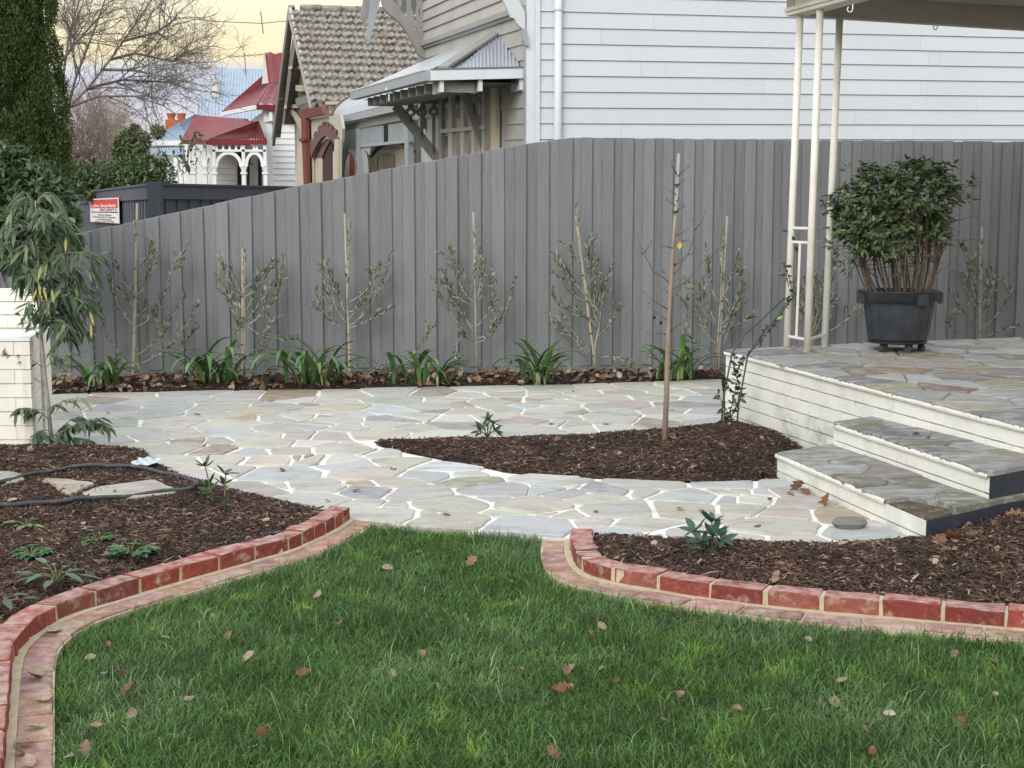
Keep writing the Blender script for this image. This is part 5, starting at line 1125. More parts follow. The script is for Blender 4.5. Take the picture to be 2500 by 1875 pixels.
# ================================================================ olive saplings along the fence
OLIVE = [  # view origin, base, stake (top, bottom), leader points, branches (start, control, end)
 ((0, 400), (965, 1575), ((992, 285), (960, 1580)), [(980, 1575), (975, 1180), (985, 945), (985, 600), (968, 400)],
  [((980, 1180), (830, 1060), (790, 800)), ((985, 1180), (1150, 1120), (1210, 860)), ((1210, 860), (1240, 760), (1325, 650)), ((985, 945), (880, 880), (845, 720)), ((985, 945), (1060, 930), (1090, 740)), ((1060, 900), (1080, 700), (1100, 570)), ((975, 1035), (935, 1010), (925, 960)),
   ((985, 1100), (1040, 1080), (1060, 1000)), ((965, 1480), (750, 1330), (700, 940)), ((705, 960), (690, 900), (703, 800)), ((985, 1390), (1200, 1260), (1335, 935)), ((985, 1450), (1250, 1400), (1440, 995)), ((1215, 1355), (1330, 1330), (1392, 1215)), ((1205, 1330), (1130, 1210), (1135, 1070)), ((985, 760), (1080, 640), (1060, 700))]),
 ((0, 400), (1757, 1560), ((1755, 612), (1752, 1560)), [(1765, 1560), (1770, 1160), (1765, 950), (1770, 585)],
  [((1775, 950), (1620, 870), (1588, 668)), ((1775, 960), (1900, 900), (1972, 695)), ((1770, 1160), (1640, 1060), (1600, 790)), ((1790, 1160), (2000, 1100), (2055, 668)), ((1760, 960), (1690, 870), (1662, 705)), ((1780, 1140), (1900, 1000), (1960, 860)), ((1790, 1170), (1930, 1090), (2030, 860)),
   ((1790, 1170), (1900, 1290), (2145, 1255)), ((1900, 1220), (1940, 1180), (1965, 1130)), ((1735, 1400), (1700, 1270), (1727, 1145)), ((1770, 1050), (1700, 1020), (1690, 960)), ((1775, 1060), (1830, 1000), (1885, 770)), ((1770, 900), (1830, 860), (1890, 790)), ((1790, 1440), (1880, 1400), (1930, 1290))]),
 ((650, 400), (605, 1525), ((567, 358), (603, 1540)), [(625, 1525), (600, 1250), (585, 1000), (600, 430)],
  [((590, 1000), (740, 960), (828, 720)), ((590, 1180), (780, 1080), (905, 648)), ((600, 1190), (780, 1130), (915, 1028)), ((580, 1150), (480, 1050), (385, 735)), ((585, 1020), (500, 960), (432, 740)), ((570, 1195), (380, 1120), (358, 890)), ((585, 1070), (650, 1080), (700, 980)), ((590, 1130), (700, 1010), (760, 850)),
   ((620, 1530), (780, 1490), (945, 1470)), ((1000, 1440), (1130, 1330), (1187, 1195)), ((580, 1090), (500, 940), (470, 780)), ((610, 1530), (500, 1480), (460, 1490))]),
 ((650, 400), (1525, 1560), ((1497, 348), (1527, 1565)), [(1530, 1560), (1515, 1200), (1508, 900), (1512, 470)],
  [((1505, 1000), (1370, 920), (1350, 635)), ((1510, 1000), (1600, 960), (1640, 750)), ((1500, 1030), (1330, 970), (1262, 765)), ((1515, 1180), (1640, 1090), (1665, 815)), ((1520, 1300), (1720, 1240), (1800, 825)), ((1520, 1260), (1610, 1260), (1650, 1130)), ((1500, 1180), (1370, 1080), (1300, 810)), ((1500, 1290), (1400, 1220), (1205, 835)),
   ((1530, 960), (1570, 800), (1550, 625)), ((1420, 1250), (1340, 1300), (1390, 1500)), ((1500, 1210), (1420, 1110), (1340, 960)), ((1520, 1265), (1400, 1270), (1440, 1240)), ((1510, 900), (1420, 830), (1345, 700))]),
 ((1250, 400), (605, 1550), ((462, 380), (612, 1550)), [(600, 1550), (603, 1300), (630, 1180), (540, 900), (500, 640), (468, 305)],
  [((620, 1250), (730, 1150), (795, 1005)), ((630, 1200), (640, 950), (732, 715)), ((625, 1180), (570, 900), (608, 735)), ((560, 1000), (460, 840), (310, 685)), ((540, 950), (420, 850), (345, 680)), ((520, 700), (570, 650), (595, 565)), ((500, 720), (430, 680), (415, 600)), ((615, 1180), (520, 1080), (385, 1040)),
   ((590, 1390), (400, 1200), (297, 935)), ((560, 1390), (430, 1240), (300, 1130)), ((650, 1400), (780, 1370), (900, 1510)), ((630, 1100), (620, 950), (665, 845)), ((610, 1150), (560, 1120), (500, 1100)), ((540, 900), (560, 800), (540, 570)), ((545, 1000), (370, 930), (375, 800)), ((560, 860), (600, 830), (580, 700))]),
 ((1250, 400), (1487, 1550), ((1555, 378), (1485, 1550)), [(1475, 1550), (1495, 1170), (1510, 950), (1527, 490)],
  [((1500, 1010), (1410, 940), (1405, 590)), ((1520, 970), (1590, 850), (1640, 605)), ((1490, 1170), (1350, 1090), (1335, 855)), ((1510, 1170), (1640, 1040), (1660, 775)), ((1480, 1310), (1360, 1200), (1345, 990)), ((1530, 1310), (1620, 1050), (1700, 885)), ((1520, 1180), (1640, 1180), (1745, 1085)), ((1470, 1400), (1370, 1340), (1255, 1225)), ((1490, 1160), (1380, 1020), (1380, 840)),
   ((1510, 1250), (1600, 1120), (1560, 980)), ((1300, 1240), (1240, 1150), (1270, 960))]),
 ((1800, 350), (545, 1440), ((540, 1000), (545, 1500)), [(545, 1500), (540, 1200), (560, 940)],
  [((545, 1400), (640, 1200), (705, 890)), ((545, 1380), (600, 1150), (625, 930)), ((540, 1400), (480, 1200), (435, 985)), ((545, 1420), (500, 1180), (490, 960)), ((670, 1355), (800, 1300), (940, 1070)), ((545, 1300), (580, 1100), (560, 930)), ((560, 1420), (660, 1330), (690, 1100)), ((540, 1350), (420, 1250), (410, 1100)), ((880, 1160), (900, 1230), (985, 1245))]),
 ((1800, 350), (1757, 1400), ((1769, 606), (1756, 1500)), [(1760, 1500), (1757, 1100), (1765, 700)],
  [((1755, 1250), (1690, 1000), (1650, 765)), ((1750, 1310), (1600, 1230), (1588, 1100)), ((1770, 1260), (1840, 1150), (1862, 935)), ((1780, 1330), (1930, 1230), (1985, 1035)), ((1760, 1100), (1810, 1050), (1822, 900)), ((1750, 1100), (1690, 950), (1700, 850)), ((1740, 1200), (1640, 1050), (1625, 940)), ((1765, 1180), (1840, 1060), (1850, 980)),
   ((1590, 1400), (1540, 1330), (1525, 1240)), ((1800, 1400), (1900, 1340), (2050, 1320))]),
]
OL_LAB = ['leftmost olive sapling, tall bare stake rising above the sloping fence top', 'olive sapling second from the left, dense short crown over twin strappy clumps', 'olive sapling third from the left, wide low branches and a leaning stake',
          'olive sapling fourth from the left, candelabra of upswept branches on a tan stake', 'bushy olive sapling fifth from the left, leaning crown without visible stake top', 'olive sapling behind the bare young tree, beside the porch corner', 'olive sapling seen between the verandah poles', 'rightmost olive sapling beyond the potted shrub']
for (ox, oy), base, stk, lead, brs, lab in [(*o_, OL_LAB[i]) for i, o_ in enumerate(OLIVE)]:
    conv = lambda q: (ox + q[0] / 2.963, oy + q[1] / 2.963)
    pl = FENCE_A + FN * .26
    pt = lambda q, d=0.0: ONP(*conv(q), pl + FN * d, FN)
    b0 = pt(base); b0[2] = 0.0
    t = thing('olive_sapling', b0, lab, 'sapling', 'olive saplings along the paling fence')
    s0, s1 = pt(stk[0], -.03), pt(stk[1], -.03); s1[2] = min(s1[2], 0.0)
    m = MB(); m.bar(s1, s0, .018, .018, up=(0, 1, 0)); part('stake', m, M_stake, t)
    tr = [pt(q) for q in lead]; tr[0][2] = min(tr[0][2], .0); m = MB(); n_ = len(tr); m.tube(tr, list(np.linspace(.010, .0028, n_)), 6); trunk = part('trunk', m, M_twig, t, smooth=True)
    curves = []
    for a, c, e in brs:
        m = MB()
        d1 = random.uniform(-.10, .14); pa, pc_, pe = pt(a, 0), pt(c, d1 * .6), pt(e, d1)
        cv = bez(pa, pc_, pe, 9); curves.append(cv)
        for k_ in range(3):
            p_ = cv[random.randrange(3, 8)]; e_ = p_ + unit(np.array(cv[8]) - cv[2]) * random.uniform(.05, .13) + np.array([random.gauss(0, .05), random.gauss(0, .04), random.uniform(0, .05)]); c2_ = bez(p_, (p_ + e_) / 2, e_, 4); curves.append(c2_); m.tube(c2_, .0018, 4)
        m.tube(cv, list(np.linspace(.0052, .0022, 9)), 5); part('branch', m, M_twig, t, smooth=True)
    m = MB()
    for f in (.35, .6, .8):
        c = s1 + (s0 - s1) * f * .8; m.tube([c + (0, 0, -.006), c + (0, 0, .006)], .017, 8)
    part('tie', m, pm('dark tie', (.05, .05, .05), .6), t)
    bt = []
    for cv, den in [(c, 1.0) for c in curves] + [(bez(tr[-2], (tr[-2] + tr[-1]) / 2, tr[-1]), .8)]:
        q, d, s = along_pts(cv, .0070 / den); keep = (s > .12) & (rng.random(len(s)) < .45 + .55 * s); q, d, s = q[keep], d[keep], s[keep]; n = len(q)
        if not n: continue
        r_ = rnd_unit(n); side = np.cross(d, r_); side /= np.linalg.norm(side, axis=1, keepdims=True)
        dd = d * rng.uniform(.75, 1.1, (n, 1)) + side * rng.uniform(.35, .8, (n, 1)) + np.array([0, 0, .15])
        pale = rng.random((n, 1)) < .42; C = np.where(pale, (.33, .36, .27), (.115, .145, .085)) * rng.uniform(.75, 1.25, (n, 1))
        bt.append(leaf_np(q, dd, rnd_unit(n), rng.uniform(.040, .068, n), rng.uniform(.0110, .0165, n), C))
    leaves_part('leaves', bt, M_leafd, t)

# ================================================================ strappy clumps under the olives
def strap_leaf(base, az, L_, w, arch, col, t, twist=0.0, el0=1.25):
    n = 9; P = []; p = np.array(base, float); el = el0
    for i in range(n):
        P.append(p.copy()); d = np.array([math.cos(az) * math.cos(el), math.sin(az) * math.cos(el), math.sin(el)]); p = p + d * L_ / (n - 1); el -= arch / (n - 1) * (.4 + 1.5 * i / n); az += twist / n
    m = MB(); V = []
    for i, q in enumerate(P):
        tt = i / (n - 1); ww = w * (.55 + .45 * min(1, tt * 3)) * (1 - max(0, (tt - .55) / .45) ** 1.8) + .002
        d = unit(P[min(i+1, n-1)] - P[max(i-1, 0)]); s = unit(np.cross(d, (0, 0, 1.0))) if abs(d[2]) < .98 else np.array([math.sin(az), -math.cos(az), 0]); nn = np.cross(s, d)
        V += [q - s * ww / 2 + nn * ww * .16, q, q + s * ww / 2 + nn * ww * .16]
    Fc = []
    for i in range(n - 1): Fc += [(3*i, 3*i+1, 3*i+4, 3*i+3), (3*i+1, 3*i+2, 3*i+5, 3*i+4)]
    m.add(V, Fc, col); o = part('leaf', m, M_leaf, t, smooth=True, colors=True); return o
STRAP = [((255, 948), 17, .52, 'strappy leaved clump left of the first olive stake', .9), ((515, 938), 22, .70, 'large twin strappy clump between the first and second olive', 1.25), ((765, 940), 24, .72, 'strappy clump leaning right, between second and third olive stakes', 1.1),
         ((1040, 938), 18, .58, 'low spreading strappy clump left of the candelabra olive', 1.3), ((1315, 934), 18, .60, 'upright strappy clump with pale stems right of the candelabra olive', .7), ((1648, 925), 17, .62, 'strappy clump behind the bare young tree trunk', 1.1)]
for (bx, by), n, L0, lab, spread in STRAP:
    L0 *= 1.12; n = int(n * 1.35); b = G(bx, by, .02); t = thing('strappy_plant', b, lab, 'plant', 'strappy leaved clumps along the fence')
    for i in range(n):
        az = 2 * math.pi * i / n * 1.0 + random.uniform(-.4, .4); off = np.array([random.gauss(0, .095 * spread), random.gauss(0, .03), 0])
        col = np.array(random.choice([(.105, .20, .065), (.075, .15, .055), (.15, .27, .085), (.09, .17, .075)])) * random.uniform(.85, 1.2)
        if math.sin(az) > .5: L_ = L0 * random.uniform(.5, .75)
        else: L_ = L0 * random.uniform(.65, 1.05)
        if math.sin(az) > .2: az = random.choice([random.uniform(-.5, .3), math.pi - random.uniform(-.5, .3)])
        strap_leaf(b + off, az, L_, random.uniform(.042, .060), random.uniform(1.5, 3.2) * (.7 + .3 * spread), tuple(col), t, random.uniform(-.5, .5), random.uniform(1.0, 1.5))
    for i in range(5):
        m = MB(); q = b + (random.gauss(0, .07 * spread), random.gauss(0, .025), 0); m.tube([q - (0, 0, .03), q + (random.gauss(0, .01), 0, .10)], [.014, .012], 8); part('leaf_base', m, pm('pale leaf base', (.30, .34, .19), .5), t, smooth=True)

# ================================================================ bare young tree with its stake
bt0 = G(1622, 1088, .03); t = thing('bare_young_tree', bt0, 'leafless young tree tied to a tall stake in the pointed bed', 'tree')
z8 = lambda q, d=0.0: AY(1250 + q[0] / 2.963, 400 + q[1] / 2.963, bt0[1] + d)
m = MB(); m.tube([bt0 - (0, 0, .05), z8((1118, 1660)), z8((1130, 1235)), z8((1145, 940)), z8((1158, 740)), z8((1165, 580)), z8((1180, 470)), z8((1192, 340))], [.020, .0185, .0165, .0145, .0125, .0105, .0075, .004], 10); trunk = part('trunk', m, M_tan, t, smooth=True)
m = MB(); m.bar(z8((1150, 900), .03), z8((1205, -75), .03), .019, .019, up=(0, 1, 0)); part('stake', m, M_stakeg, t)
BR = [[(1150, 870), (1080, 810), (1030, 790), (970, 680), (940, 620), (880, 480)], [(960, 640), (990, 600), (1010, 565)], [(950, 650), (910, 640), (895, 620)], [(1165, 745), (1230, 700), (1270, 660), (1305, 570), (1320, 480), (1310, 400)], [(1320, 480), (1370, 420), (1398, 340)], [(1170, 905), (1260, 850), (1390, 700), (1440, 650), (1510, 600)], [(1155, 985), (1195, 930), (1220, 840)],
      [(1140, 1060), (1040, 1000), (965, 935)], [(1150, 1200), (1250, 1140), (1340, 1070), (1420, 1005)], [(1130, 1235), (1060, 1225), (980, 1228)], [(1140, 940), (1100, 910), (1065, 872)], [(1120, 1130), (1080, 1100), (1040, 1070), (990, 1010)], [(1168, 800), (1215, 755), (1240, 700), (1210, 570)], [(1172, 610), (1120, 600), (1090, 600)],
      [(1180, 520), (1230, 500), (1265, 478)], [(1182, 300), (1150, 280), (1118, 265)], [(1190, 340), (1220, 320), (1245, 310)], [(1192, 75), (1165, 30), (1150, -10)], [(1200, 90), (1240, 50), (1280, 20)], [(1200, 150), (1225, 130), (1250, 120)], [(1230, 560), (1262, 555)], [(1270, 660), (1310, 645)], [(1100, 790), (1085, 750)], [(1395, 695), (1420, 690), (1480, 640)], [(1185, 220), (1160, 205)], [(1190, 270), (1210, 255)]]
for b in BR:
    m = MB(); d1 = random.uniform(-.12, .12); P = [z8(q, d1 * i / len(b)) for i, q in enumerate(b)]; m.tube(P, list(np.linspace(.0052, .0016, len(P))), 5)
    for i in range(1, len(P)):
        for k in range(2):
            e = P[i] + np.array([random.gauss(0, .016), random.gauss(0, .012), random.uniform(0, .02)]); m.tube([P[i], e], [.002, .0012], 4)
    part('branch', m, pm('dark twig', (.13, .105, .10), .8), t, smooth=True)
for y in (150, 345, 725, 1208):
    c = z8((1165 + (725 - y) * .045 if y < 800 else 1136, y), .01); m = MB(); m.tube([c - (0, 0, .008), c + (0, 0, .006)], .021, 10); part('tie', m, pm('dark tie', (.05, .05, .05), .6), t)
leaves_part('leaf', [leaf_np([z8((1212, 560))], [(0, 0, -1.0)], [(0, -1, .2)], .055, .035, (.62, .45, .07), big=True)], M_leaf, t, None)
for q in ((1028, 1112), (1078, 1150)):
    c = z8(q); m = MB(); m.lathe(c, [(0, -.012), (.009, -.009), (.013, 0), (.009, .009), (0, .012)], 8); m.tube([c + (0, 0, .01), c + (.01, 0, .04)], .0015, 4); part('dried_fruit', m, pm('black fruit', (.02, .016, .014), .7), t, smooth=True)

# ================================================================ small planted shrubs
def whorls(t, tips, L_, W, n, col, droop=.12, parts=True):
    for tip, up in tips:
        up = unit(up); a0 = random.random() * 6.28
        for i in range(n):
            a = a0 + i * 2.4; s = unit(np.cross(up, (.3, .2, .9) if abs(up[2]) < .95 else (1, 0, 0))); s2 = np.cross(up, s); el = random.uniform(.15, .9)
            d = (s * math.cos(a) + s2 * math.sin(a)) * math.cos(el) + up * math.sin(el)
            c = np.array(col) * random.uniform(.75, 1.3); p = np.asarray(tip) - up * random.uniform(0, .025)
            b = leaf_np([p], [d], [up - d * np.dot(up, d) + np.array([.01, .02, 0])], L_ * random.uniform(.7, 1.1), W * random.uniform(.85, 1.1), c, droop, big=True)
            leaves_part('leaf', [b], M_leaf, t, None)
def small_shrub(bpx, stems, L_, W, n, col, label, zb=.03, name='young_shrub'):
    b = G(*bpx, zb); t = thing(name, b, label, 'shrub'); m = MB(); tips = []
    for (x0, y0), (x1, y1), d in stems:
        p0, p1 = AY(x0, y0, b[1]), AY(x1, y1, b[1] + d); p0[2] = min(p0[2], zb); m.tube(bez(p0, (p0 + p1) / 2 + (0, 0, .02), p1, 5), [.0055, .005, .0045, .004, .003], 6)
        tips.append((p1, p1 - p0)); mdp = (p0 + p1) / 2
    part('stem', m, pm('green brown stem', (.16, .15, .08), .7), t, smooth=True); whorls(t, tips, L_, W, n, col); return t
small_shrub((1190, 1062), [((1188, 1066), (1178, 1038), -.03), ((1190, 1066), (1192, 1022), .0), ((1192, 1066), (1206, 1030), .04), ((1189, 1066), (1168, 1052), -.05), ((1191, 1066), (1212, 1050), -.05)], .085, .030, 6, (.040, .085, .050), 'small dark leaved shrub at the upper edge of the pointed bed')
small_shrub((530, 1235), [((522, 1232), (500, 1136), -.02), ((522, 1232), (508, 1180), .03), ((549, 1236), (551, 1150), 0), ((520, 1232), (514, 1195), -.04), ((549, 1236), (549, 1180), .03), ((524, 1234), (540, 1238), -.10)], .095, .030, 5, (.050, .105, .040), 'two stemmed seedling shrub by the hose loop in the left bed')
small_shrub((1735, 1352), [((1738, 1352), (1742, 1300), -.02), ((1736, 1352), (1694, 1290), .0), ((1738, 1352), (1738, 1268), .03), ((1735, 1352), (1712, 1316), -.06), ((1738, 1352), (1762, 1312), -.05), ((1735, 1353), (1712, 1340), -.04)], .105, .036, 6, (.050, .110, .072), 'blue green young shrub in front of the paving, right bed')
def low_plant(bpx, n, L_, W, spread, h, col, label, lobes=False, zb=.045):
    b = G(*bpx, zb); t = thing('low_plant', b, label, 'plant'); m = MB()
    for i in range(n):
        a = 2 * math.pi * i / n + random.uniform(-.35, .35); r = spread * random.uniform(.35, 1.0); tip = b + (r * math.cos(a), r * math.sin(a), h * random.uniform(.5, 1.0))
        m.tube(bez(b, b + (r * .3 * math.cos(a), r * .3 * math.sin(a), h * .8), tip, 5), .0022, 5)
        c = np.array(col) * random.uniform(.75, 1.3)
        if lobes:
            for k in (-1.0, -.5, 0, .5, 1.0):
                d = np.array([math.cos(a + k), math.sin(a + k), random.uniform(-.1, .25)]); bt = leaf_np([tip], [d], [(0, 0, 1)], L_ * (1 - .25 * abs(k)), W, c, .25, big=True); leaves_part('leaf', [bt], M_leafd, t, None)
        else:
            d = np.array([math.cos(a), math.sin(a), random.uniform(-.1, .45)]); bt = leaf_np([tip], [d], [(0, 0, 1)], L_ * random.uniform(.8, 1.1), W, c, .3, big=True); leaves_part('leaf', [bt], M_leaf, t, None)
    part('stem', m, pm('leaf stalk', (.14, .17, .06), .6), t, smooth=True)
low_plant((66, 1292), 7, .075, .040, .07, .05, (.12, .20, .05), 'yellowish low seedling plant below the hose, left bed')
low_plant((238, 1325), 8, .05, .026, .06, .04, (.075, .15, .055), 'smallest low green plant in the middle of the left bed', True)
low_plant((320, 1362), 7, .075, .042, .085, .06, (.085, .18, .085), 'lobed green plant nearest the left brick edging', True)
low_plant((75, 1362), 10, .06, .030, .08, .05, (.085, .165, .08), 'ruffled green plant at the far left of the left bed', True)
low_plant((140, 1430), 10, .105, .040, .10, .085, (.085, .14, .095), 'silvery green plant with long leaflets by the left brick edging')
low_plant((5, 1485), 8, .08, .035, .07, .05, (.08, .12, .10), 'blue green plant cut by the left frame edge')

# ================================================================ potted shrub on the porch
PB = GP(2190, 857); pY = PB[1]; Rp = 102 * pY / F_PX; zr_ = AY(2190, 708, pY)[2]; zb_ = AY(2190, 829, pY)[2]
M_pot = pm('black plastic tub', (.028, .032, .038), .45, n1=(5, (.050, .058, .068), .40, .66), n2=(30, (.07, .07, .065), .66, .78, .5), spec=.4, bump=(14, .1, .006))
dolly = thing('plant_dolly', PB, 'black pot dolly on castors under the big plastic tub', 'plant dolly')
m = MB(); m.lathe((PB[0], PB[1], zb_ - .022), [(.01, 0), (Rp * .68, 0), (Rp * .70, .010), (Rp * .68, .018), (.01, .018)], 28); part('platform', m, pm('dark dolly plastic', (.025, .024, .022), .6), dolly)
for a in (-2.45, -1.35, -.35, .8, 1.9):
    c = PB + np.array([Rp * .56 * math.cos(a), Rp * .56 * math.sin(a), 0]); rw = max(.018, (zb_ - .03 - PB[2]) / 2); ax = np.array([math.cos(a * 1.7), math.sin(a * 1.7), 0])
    m = MB(); cc = c + (0, 0, rw); m.tube([cc - ax * .022, cc + ax * .022], rw, 14); o = part('castor_wheel', m, pm('castor rubber', (.05, .045, .04), .7), dolly)
    m = MB(); m.box(c[0] - .014, c[0] + .014, c[1] - .014, c[1] + .014, c[2] + rw, zb_ - .02); part('fork', m, pm('dark dolly plastic', (.03, .03, .03), .6), o)
pot = thing('plant_tub', (PB[0], PB[1], zb_), 'large black plastic tub holding the clipped shrub', 'plant pot')
H_ = zr_ - zb_; r0 = Rp * .70
m = MB(); m.lathe((PB[0], PB[1], zb_), [(.0, .0), (r0 * .96, .0), (r0, .02), (Rp * .82, H_ * .74), (Rp * .83, H_ * .78), (Rp * .95, H_ * .80), (Rp * .97, H_ * .98), (Rp * 1.0, H_), (Rp * .93, H_), (Rp * .89, H_ * .9), (Rp * .88, H_ * .84), (0, H_ * .84)], 48); part('tub', m, M_pot, pot, smooth=True)
for a in (-2.95, -1.25, -.15, .9, 2.2):
    u_ = np.array([math.cos(a), math.sin(a), 0]); s_ = np.array([-u_[1], u_[0], 0]); m = MB(); m.obox((PB[0], PB[1], zb_), s_, u_, U3, -.048, .048, Rp * .93, Rp * 1.015, H_ * .74, H_ * .96); part('lug', m, M_pot, pot)
for k in range(10):
    a = -math.pi + k * math.pi / 9; u_ = np.array([math.cos(a), math.sin(a), 0]); m = MB(); m.bar(np.array([PB[0], PB[1], zb_ + .03]) + u_ * (r0 + .001), np.array([PB[0], PB[1], zb_ + H_ * .73]) + u_ * (Rp * .82 + .001), .006, .006, up=u_); part('rib', m, M_pot, pot)
m = MB(); m.lathe((PB[0], PB[1], zb_ + H_ * .845), [(Rp * .875, 0), (Rp * .5, .015), (0, .02)], 24); part('soil', m, M_soil, pot)
sb0 = np.array([PB[0], PB[1], zb_ + H_ * .85]); sh = thing('tub_shrub', sb0, 'clipped dark leaved shrub with many bare stems growing in the tub', 'shrub')
XL, XR, ZT, ZB = AY(2044, 500, pY)[0], AY(2318, 500, pY)[0], AY(2190, 405, pY)[2], AY(2190, 622, pY)[2]
cxs, rx_, czs, rz_ = (XL + XR) / 2, (XR - XL) / 2, (ZT + ZB) / 2, (ZT - ZB) / 2
tips = []; m = MB(); r2 = np.random.default_rng(5)
for i in range(46):
    a, rr = r2.random() * 6.28, math.sqrt(r2.random()); st_ = sb0 + (Rp * .62 * rr * math.cos(a), Rp * .62 * rr * math.sin(a), -.02)
    end = np.array([cxs + rx_ * .80 * rr * math.cos(a) + r2.normal(0, .05), pY + .36 * rr * math.sin(a) + r2.normal(0, .04), czs + r2.uniform(-.5, .55) * rz_])
    cv = bez(st_, st_ * .5 + end * .5 + (.10 * math.cos(a), .08 * math.sin(a), -.09) + r2.normal(0, .03, 3), end, 8); m.tube(cv, list(np.linspace(.0095, .0035, 8) * r2.uniform(.6, 1.35)), 6)
    for k in range(9):
        p = cv[r2.integers(3, 8)]; e = p + np.array([r2.normal(0, .10), r2.normal(0, .09), r2.uniform(-.03, .16)]); m.tube(bez(p, (p + e) / 2 + r2.normal(0, .02, 3), e, 4), [.0035, .003, .0025, .002], 4); tips.append(e)
part('stems', m, pm('red brown stem bark', (.10, .075, .058), .85, n1=(18, (.20, .16, .12), .5, .7), bump=(50, .4, .004)), sh, smooth=True)
T2_ = []
while len(T2_) < 620:                                          # leaf tufts through the clipped crown, thicker at its surface
    q = r2.uniform(-1, 1, 3); s = (abs(q[0]) ** 3.2 + abs(q[1]) ** 2.6 + abs(q[2]) ** 3.4)
    if s > 1 or (s < .42 and r2.random() < .75): continue
    if q[2] < -.5 and r2.random() < .62: continue
    lump = 1 + .10 * math.sin(q[0] * 7 + q[2] * 5) + r2.normal(0, .04); T2_.append(np.array([cxs + q[0] * rx_ * lump, pY + q[1] * .42 * lump, czs + q[2] * rz_ * lump + (.05 * q[0])]))
T2_ = np.array(T2_ + [AY(*p, pY) for p in ((2378, 430), (2372, 450), (2368, 486), (2330, 470), (2345, 600), (2310, 590), (2012, 500), (2020, 520), (2030, 600), (2045, 615), (2038, 640), (2310, 402), (2240, 395), (2325, 405), (2070, 410), (2060, 650), (2075, 665), (2085, 640))])
bt = []
for c in T2_:
    n = int(r2.integers(6, 10)); out = unit(c - np.array([cxs, pY, czs - .1])); up = unit(out + np.array([0, 0, .8])); a = r2.random() * 6.28 + np.arange(n) * 2.4
    s_ = unit(np.cross(up, (.2, .9, .1))); s2_ = np.cross(up, s_); el_ = r2.uniform(-.1, .9, n)[:, None]
    d = (s_[None] * np.cos(a)[:, None] + s2_[None] * np.sin(a)[:, None]) * np.cos(el_) + up[None] * np.sin(el_)
    C = np.where(r2.random((n, 1)) < .16, (.15, .19, .075), (.074, .108, .050)) * r2.uniform(.6, 1.4, (n, 1))
    bt.append(leaf_np(c + r2.normal(0, .012, (n, 3)), d, np.tile(up, (n, 1)) + r2.normal(0, .2, (n, 3)), r2.uniform(.048, .080, n), r2.uniform(.022, .032, n), C, r2.uniform(0, .3, n), big=True))
leaves_part('leaves', bt, M_leaf, sh)
m = MB(); m.tube(bez(AY(2290, 560, pY), AY(2350, 470, pY), AY(2378, 432, pY)), list(np.linspace(.006, .003, 9)), 5); m.tube(bez(AY(2298, 660, pY), AY(2335, 640, pY), AY(2345, 602, pY)), .0035, 5); part('twigs', m, M_bark, sh)

# ================================================================ climbing rose on bent green canes at the porch corner
rb = G(1785, 1045, .02); rs = thing('climbing_rose', rb, 'sparse climbing rose tied to green stakes at the porch corner', 'climber'); Yr = rb[1] - .05
M_cane = pm('green coated stake', (.050, .085, .060), .5)
for q in ([(1760, 1036), (1765, 980), (1787, 862), (1820, 815), (1870, 770), (1915, 728)], [(1798, 1050), (1803, 990), (1826, 866), (1860, 815), (1905, 765), (1934, 728)]):
    P = [AY(x, y, Yr + .3 * max(0, (862 - y) / 130)) for x, y in q]; P[0][2] = -.02; m = MB(); m.tube(P, .0065, 8); part('stake', m, M_cane, rs, smooth=True)
m = MB(); bt = []
for q in ([(1775, 1030), (1790, 980), (1800, 930), (1806, 880)], [(1772, 1030), (1762, 985), (1752, 950)], [(1780, 1028), (1812, 960), (1790, 900), (1795, 860)], [(1800, 900), (1840, 850), (1880, 800), (1905, 760), (1935, 715), (1928, 680), (1918, 655)], [(1785, 960), (1770, 920), (1758, 900)], [(1850, 830), (1870, 800), (1890, 790)], [(1925, 700), (1915, 640), (1920, 660)]):
    P = [AY(x, y, Yr + .3 * max(0, (862 - y) / 130) + random.uniform(-.03, .03)) for x, y in q]; m.tube(P, list(np.linspace(.004, .002, len(P))), 5); a, d, s = along_pts(P, .012); n = len(a)
    dd = d * .3 + rnd_unit(n); C = np.array((.050, .075, .048)) * rng.uniform(.6, 1.4, (n, 1)); k_ = rng.random(n) < (.85 if q[0][1] > 950 else .42); bt.append(leaf_np(a[k_], dd[k_], (rnd_unit(n) + (0, -.4, .6))[k_], rng.uniform(.036, .062, k_.sum()), rng.uniform(.020, .030, k_.sum()), C[k_], .2, big=True))
bt.append(leaf_np([AY(1895, 780, Yr + .15), AY(1936, 560, 11.5), AY(1925, 565, 11.5), AY(1935, 575, 11.5), AY(1942, 600, 11.5)], [(.6, 0, .3), (.5, 0, .3), (-.6, 0, .1), (.2, .1, -.6), (.3, 0, -.8)], [(0, -.6, .8)] * 5, .06, .028, [(.30, .36, .09), (.03, .05, .03), (.03, .05, .03), (.03, .05, .03), (.04, .06, .03)], big=True))
part('canes', m, pm('rose cane', (.085, .085, .05), .7), rs, smooth=True); leaves_part('leaves', bt, M_leaf, rs)
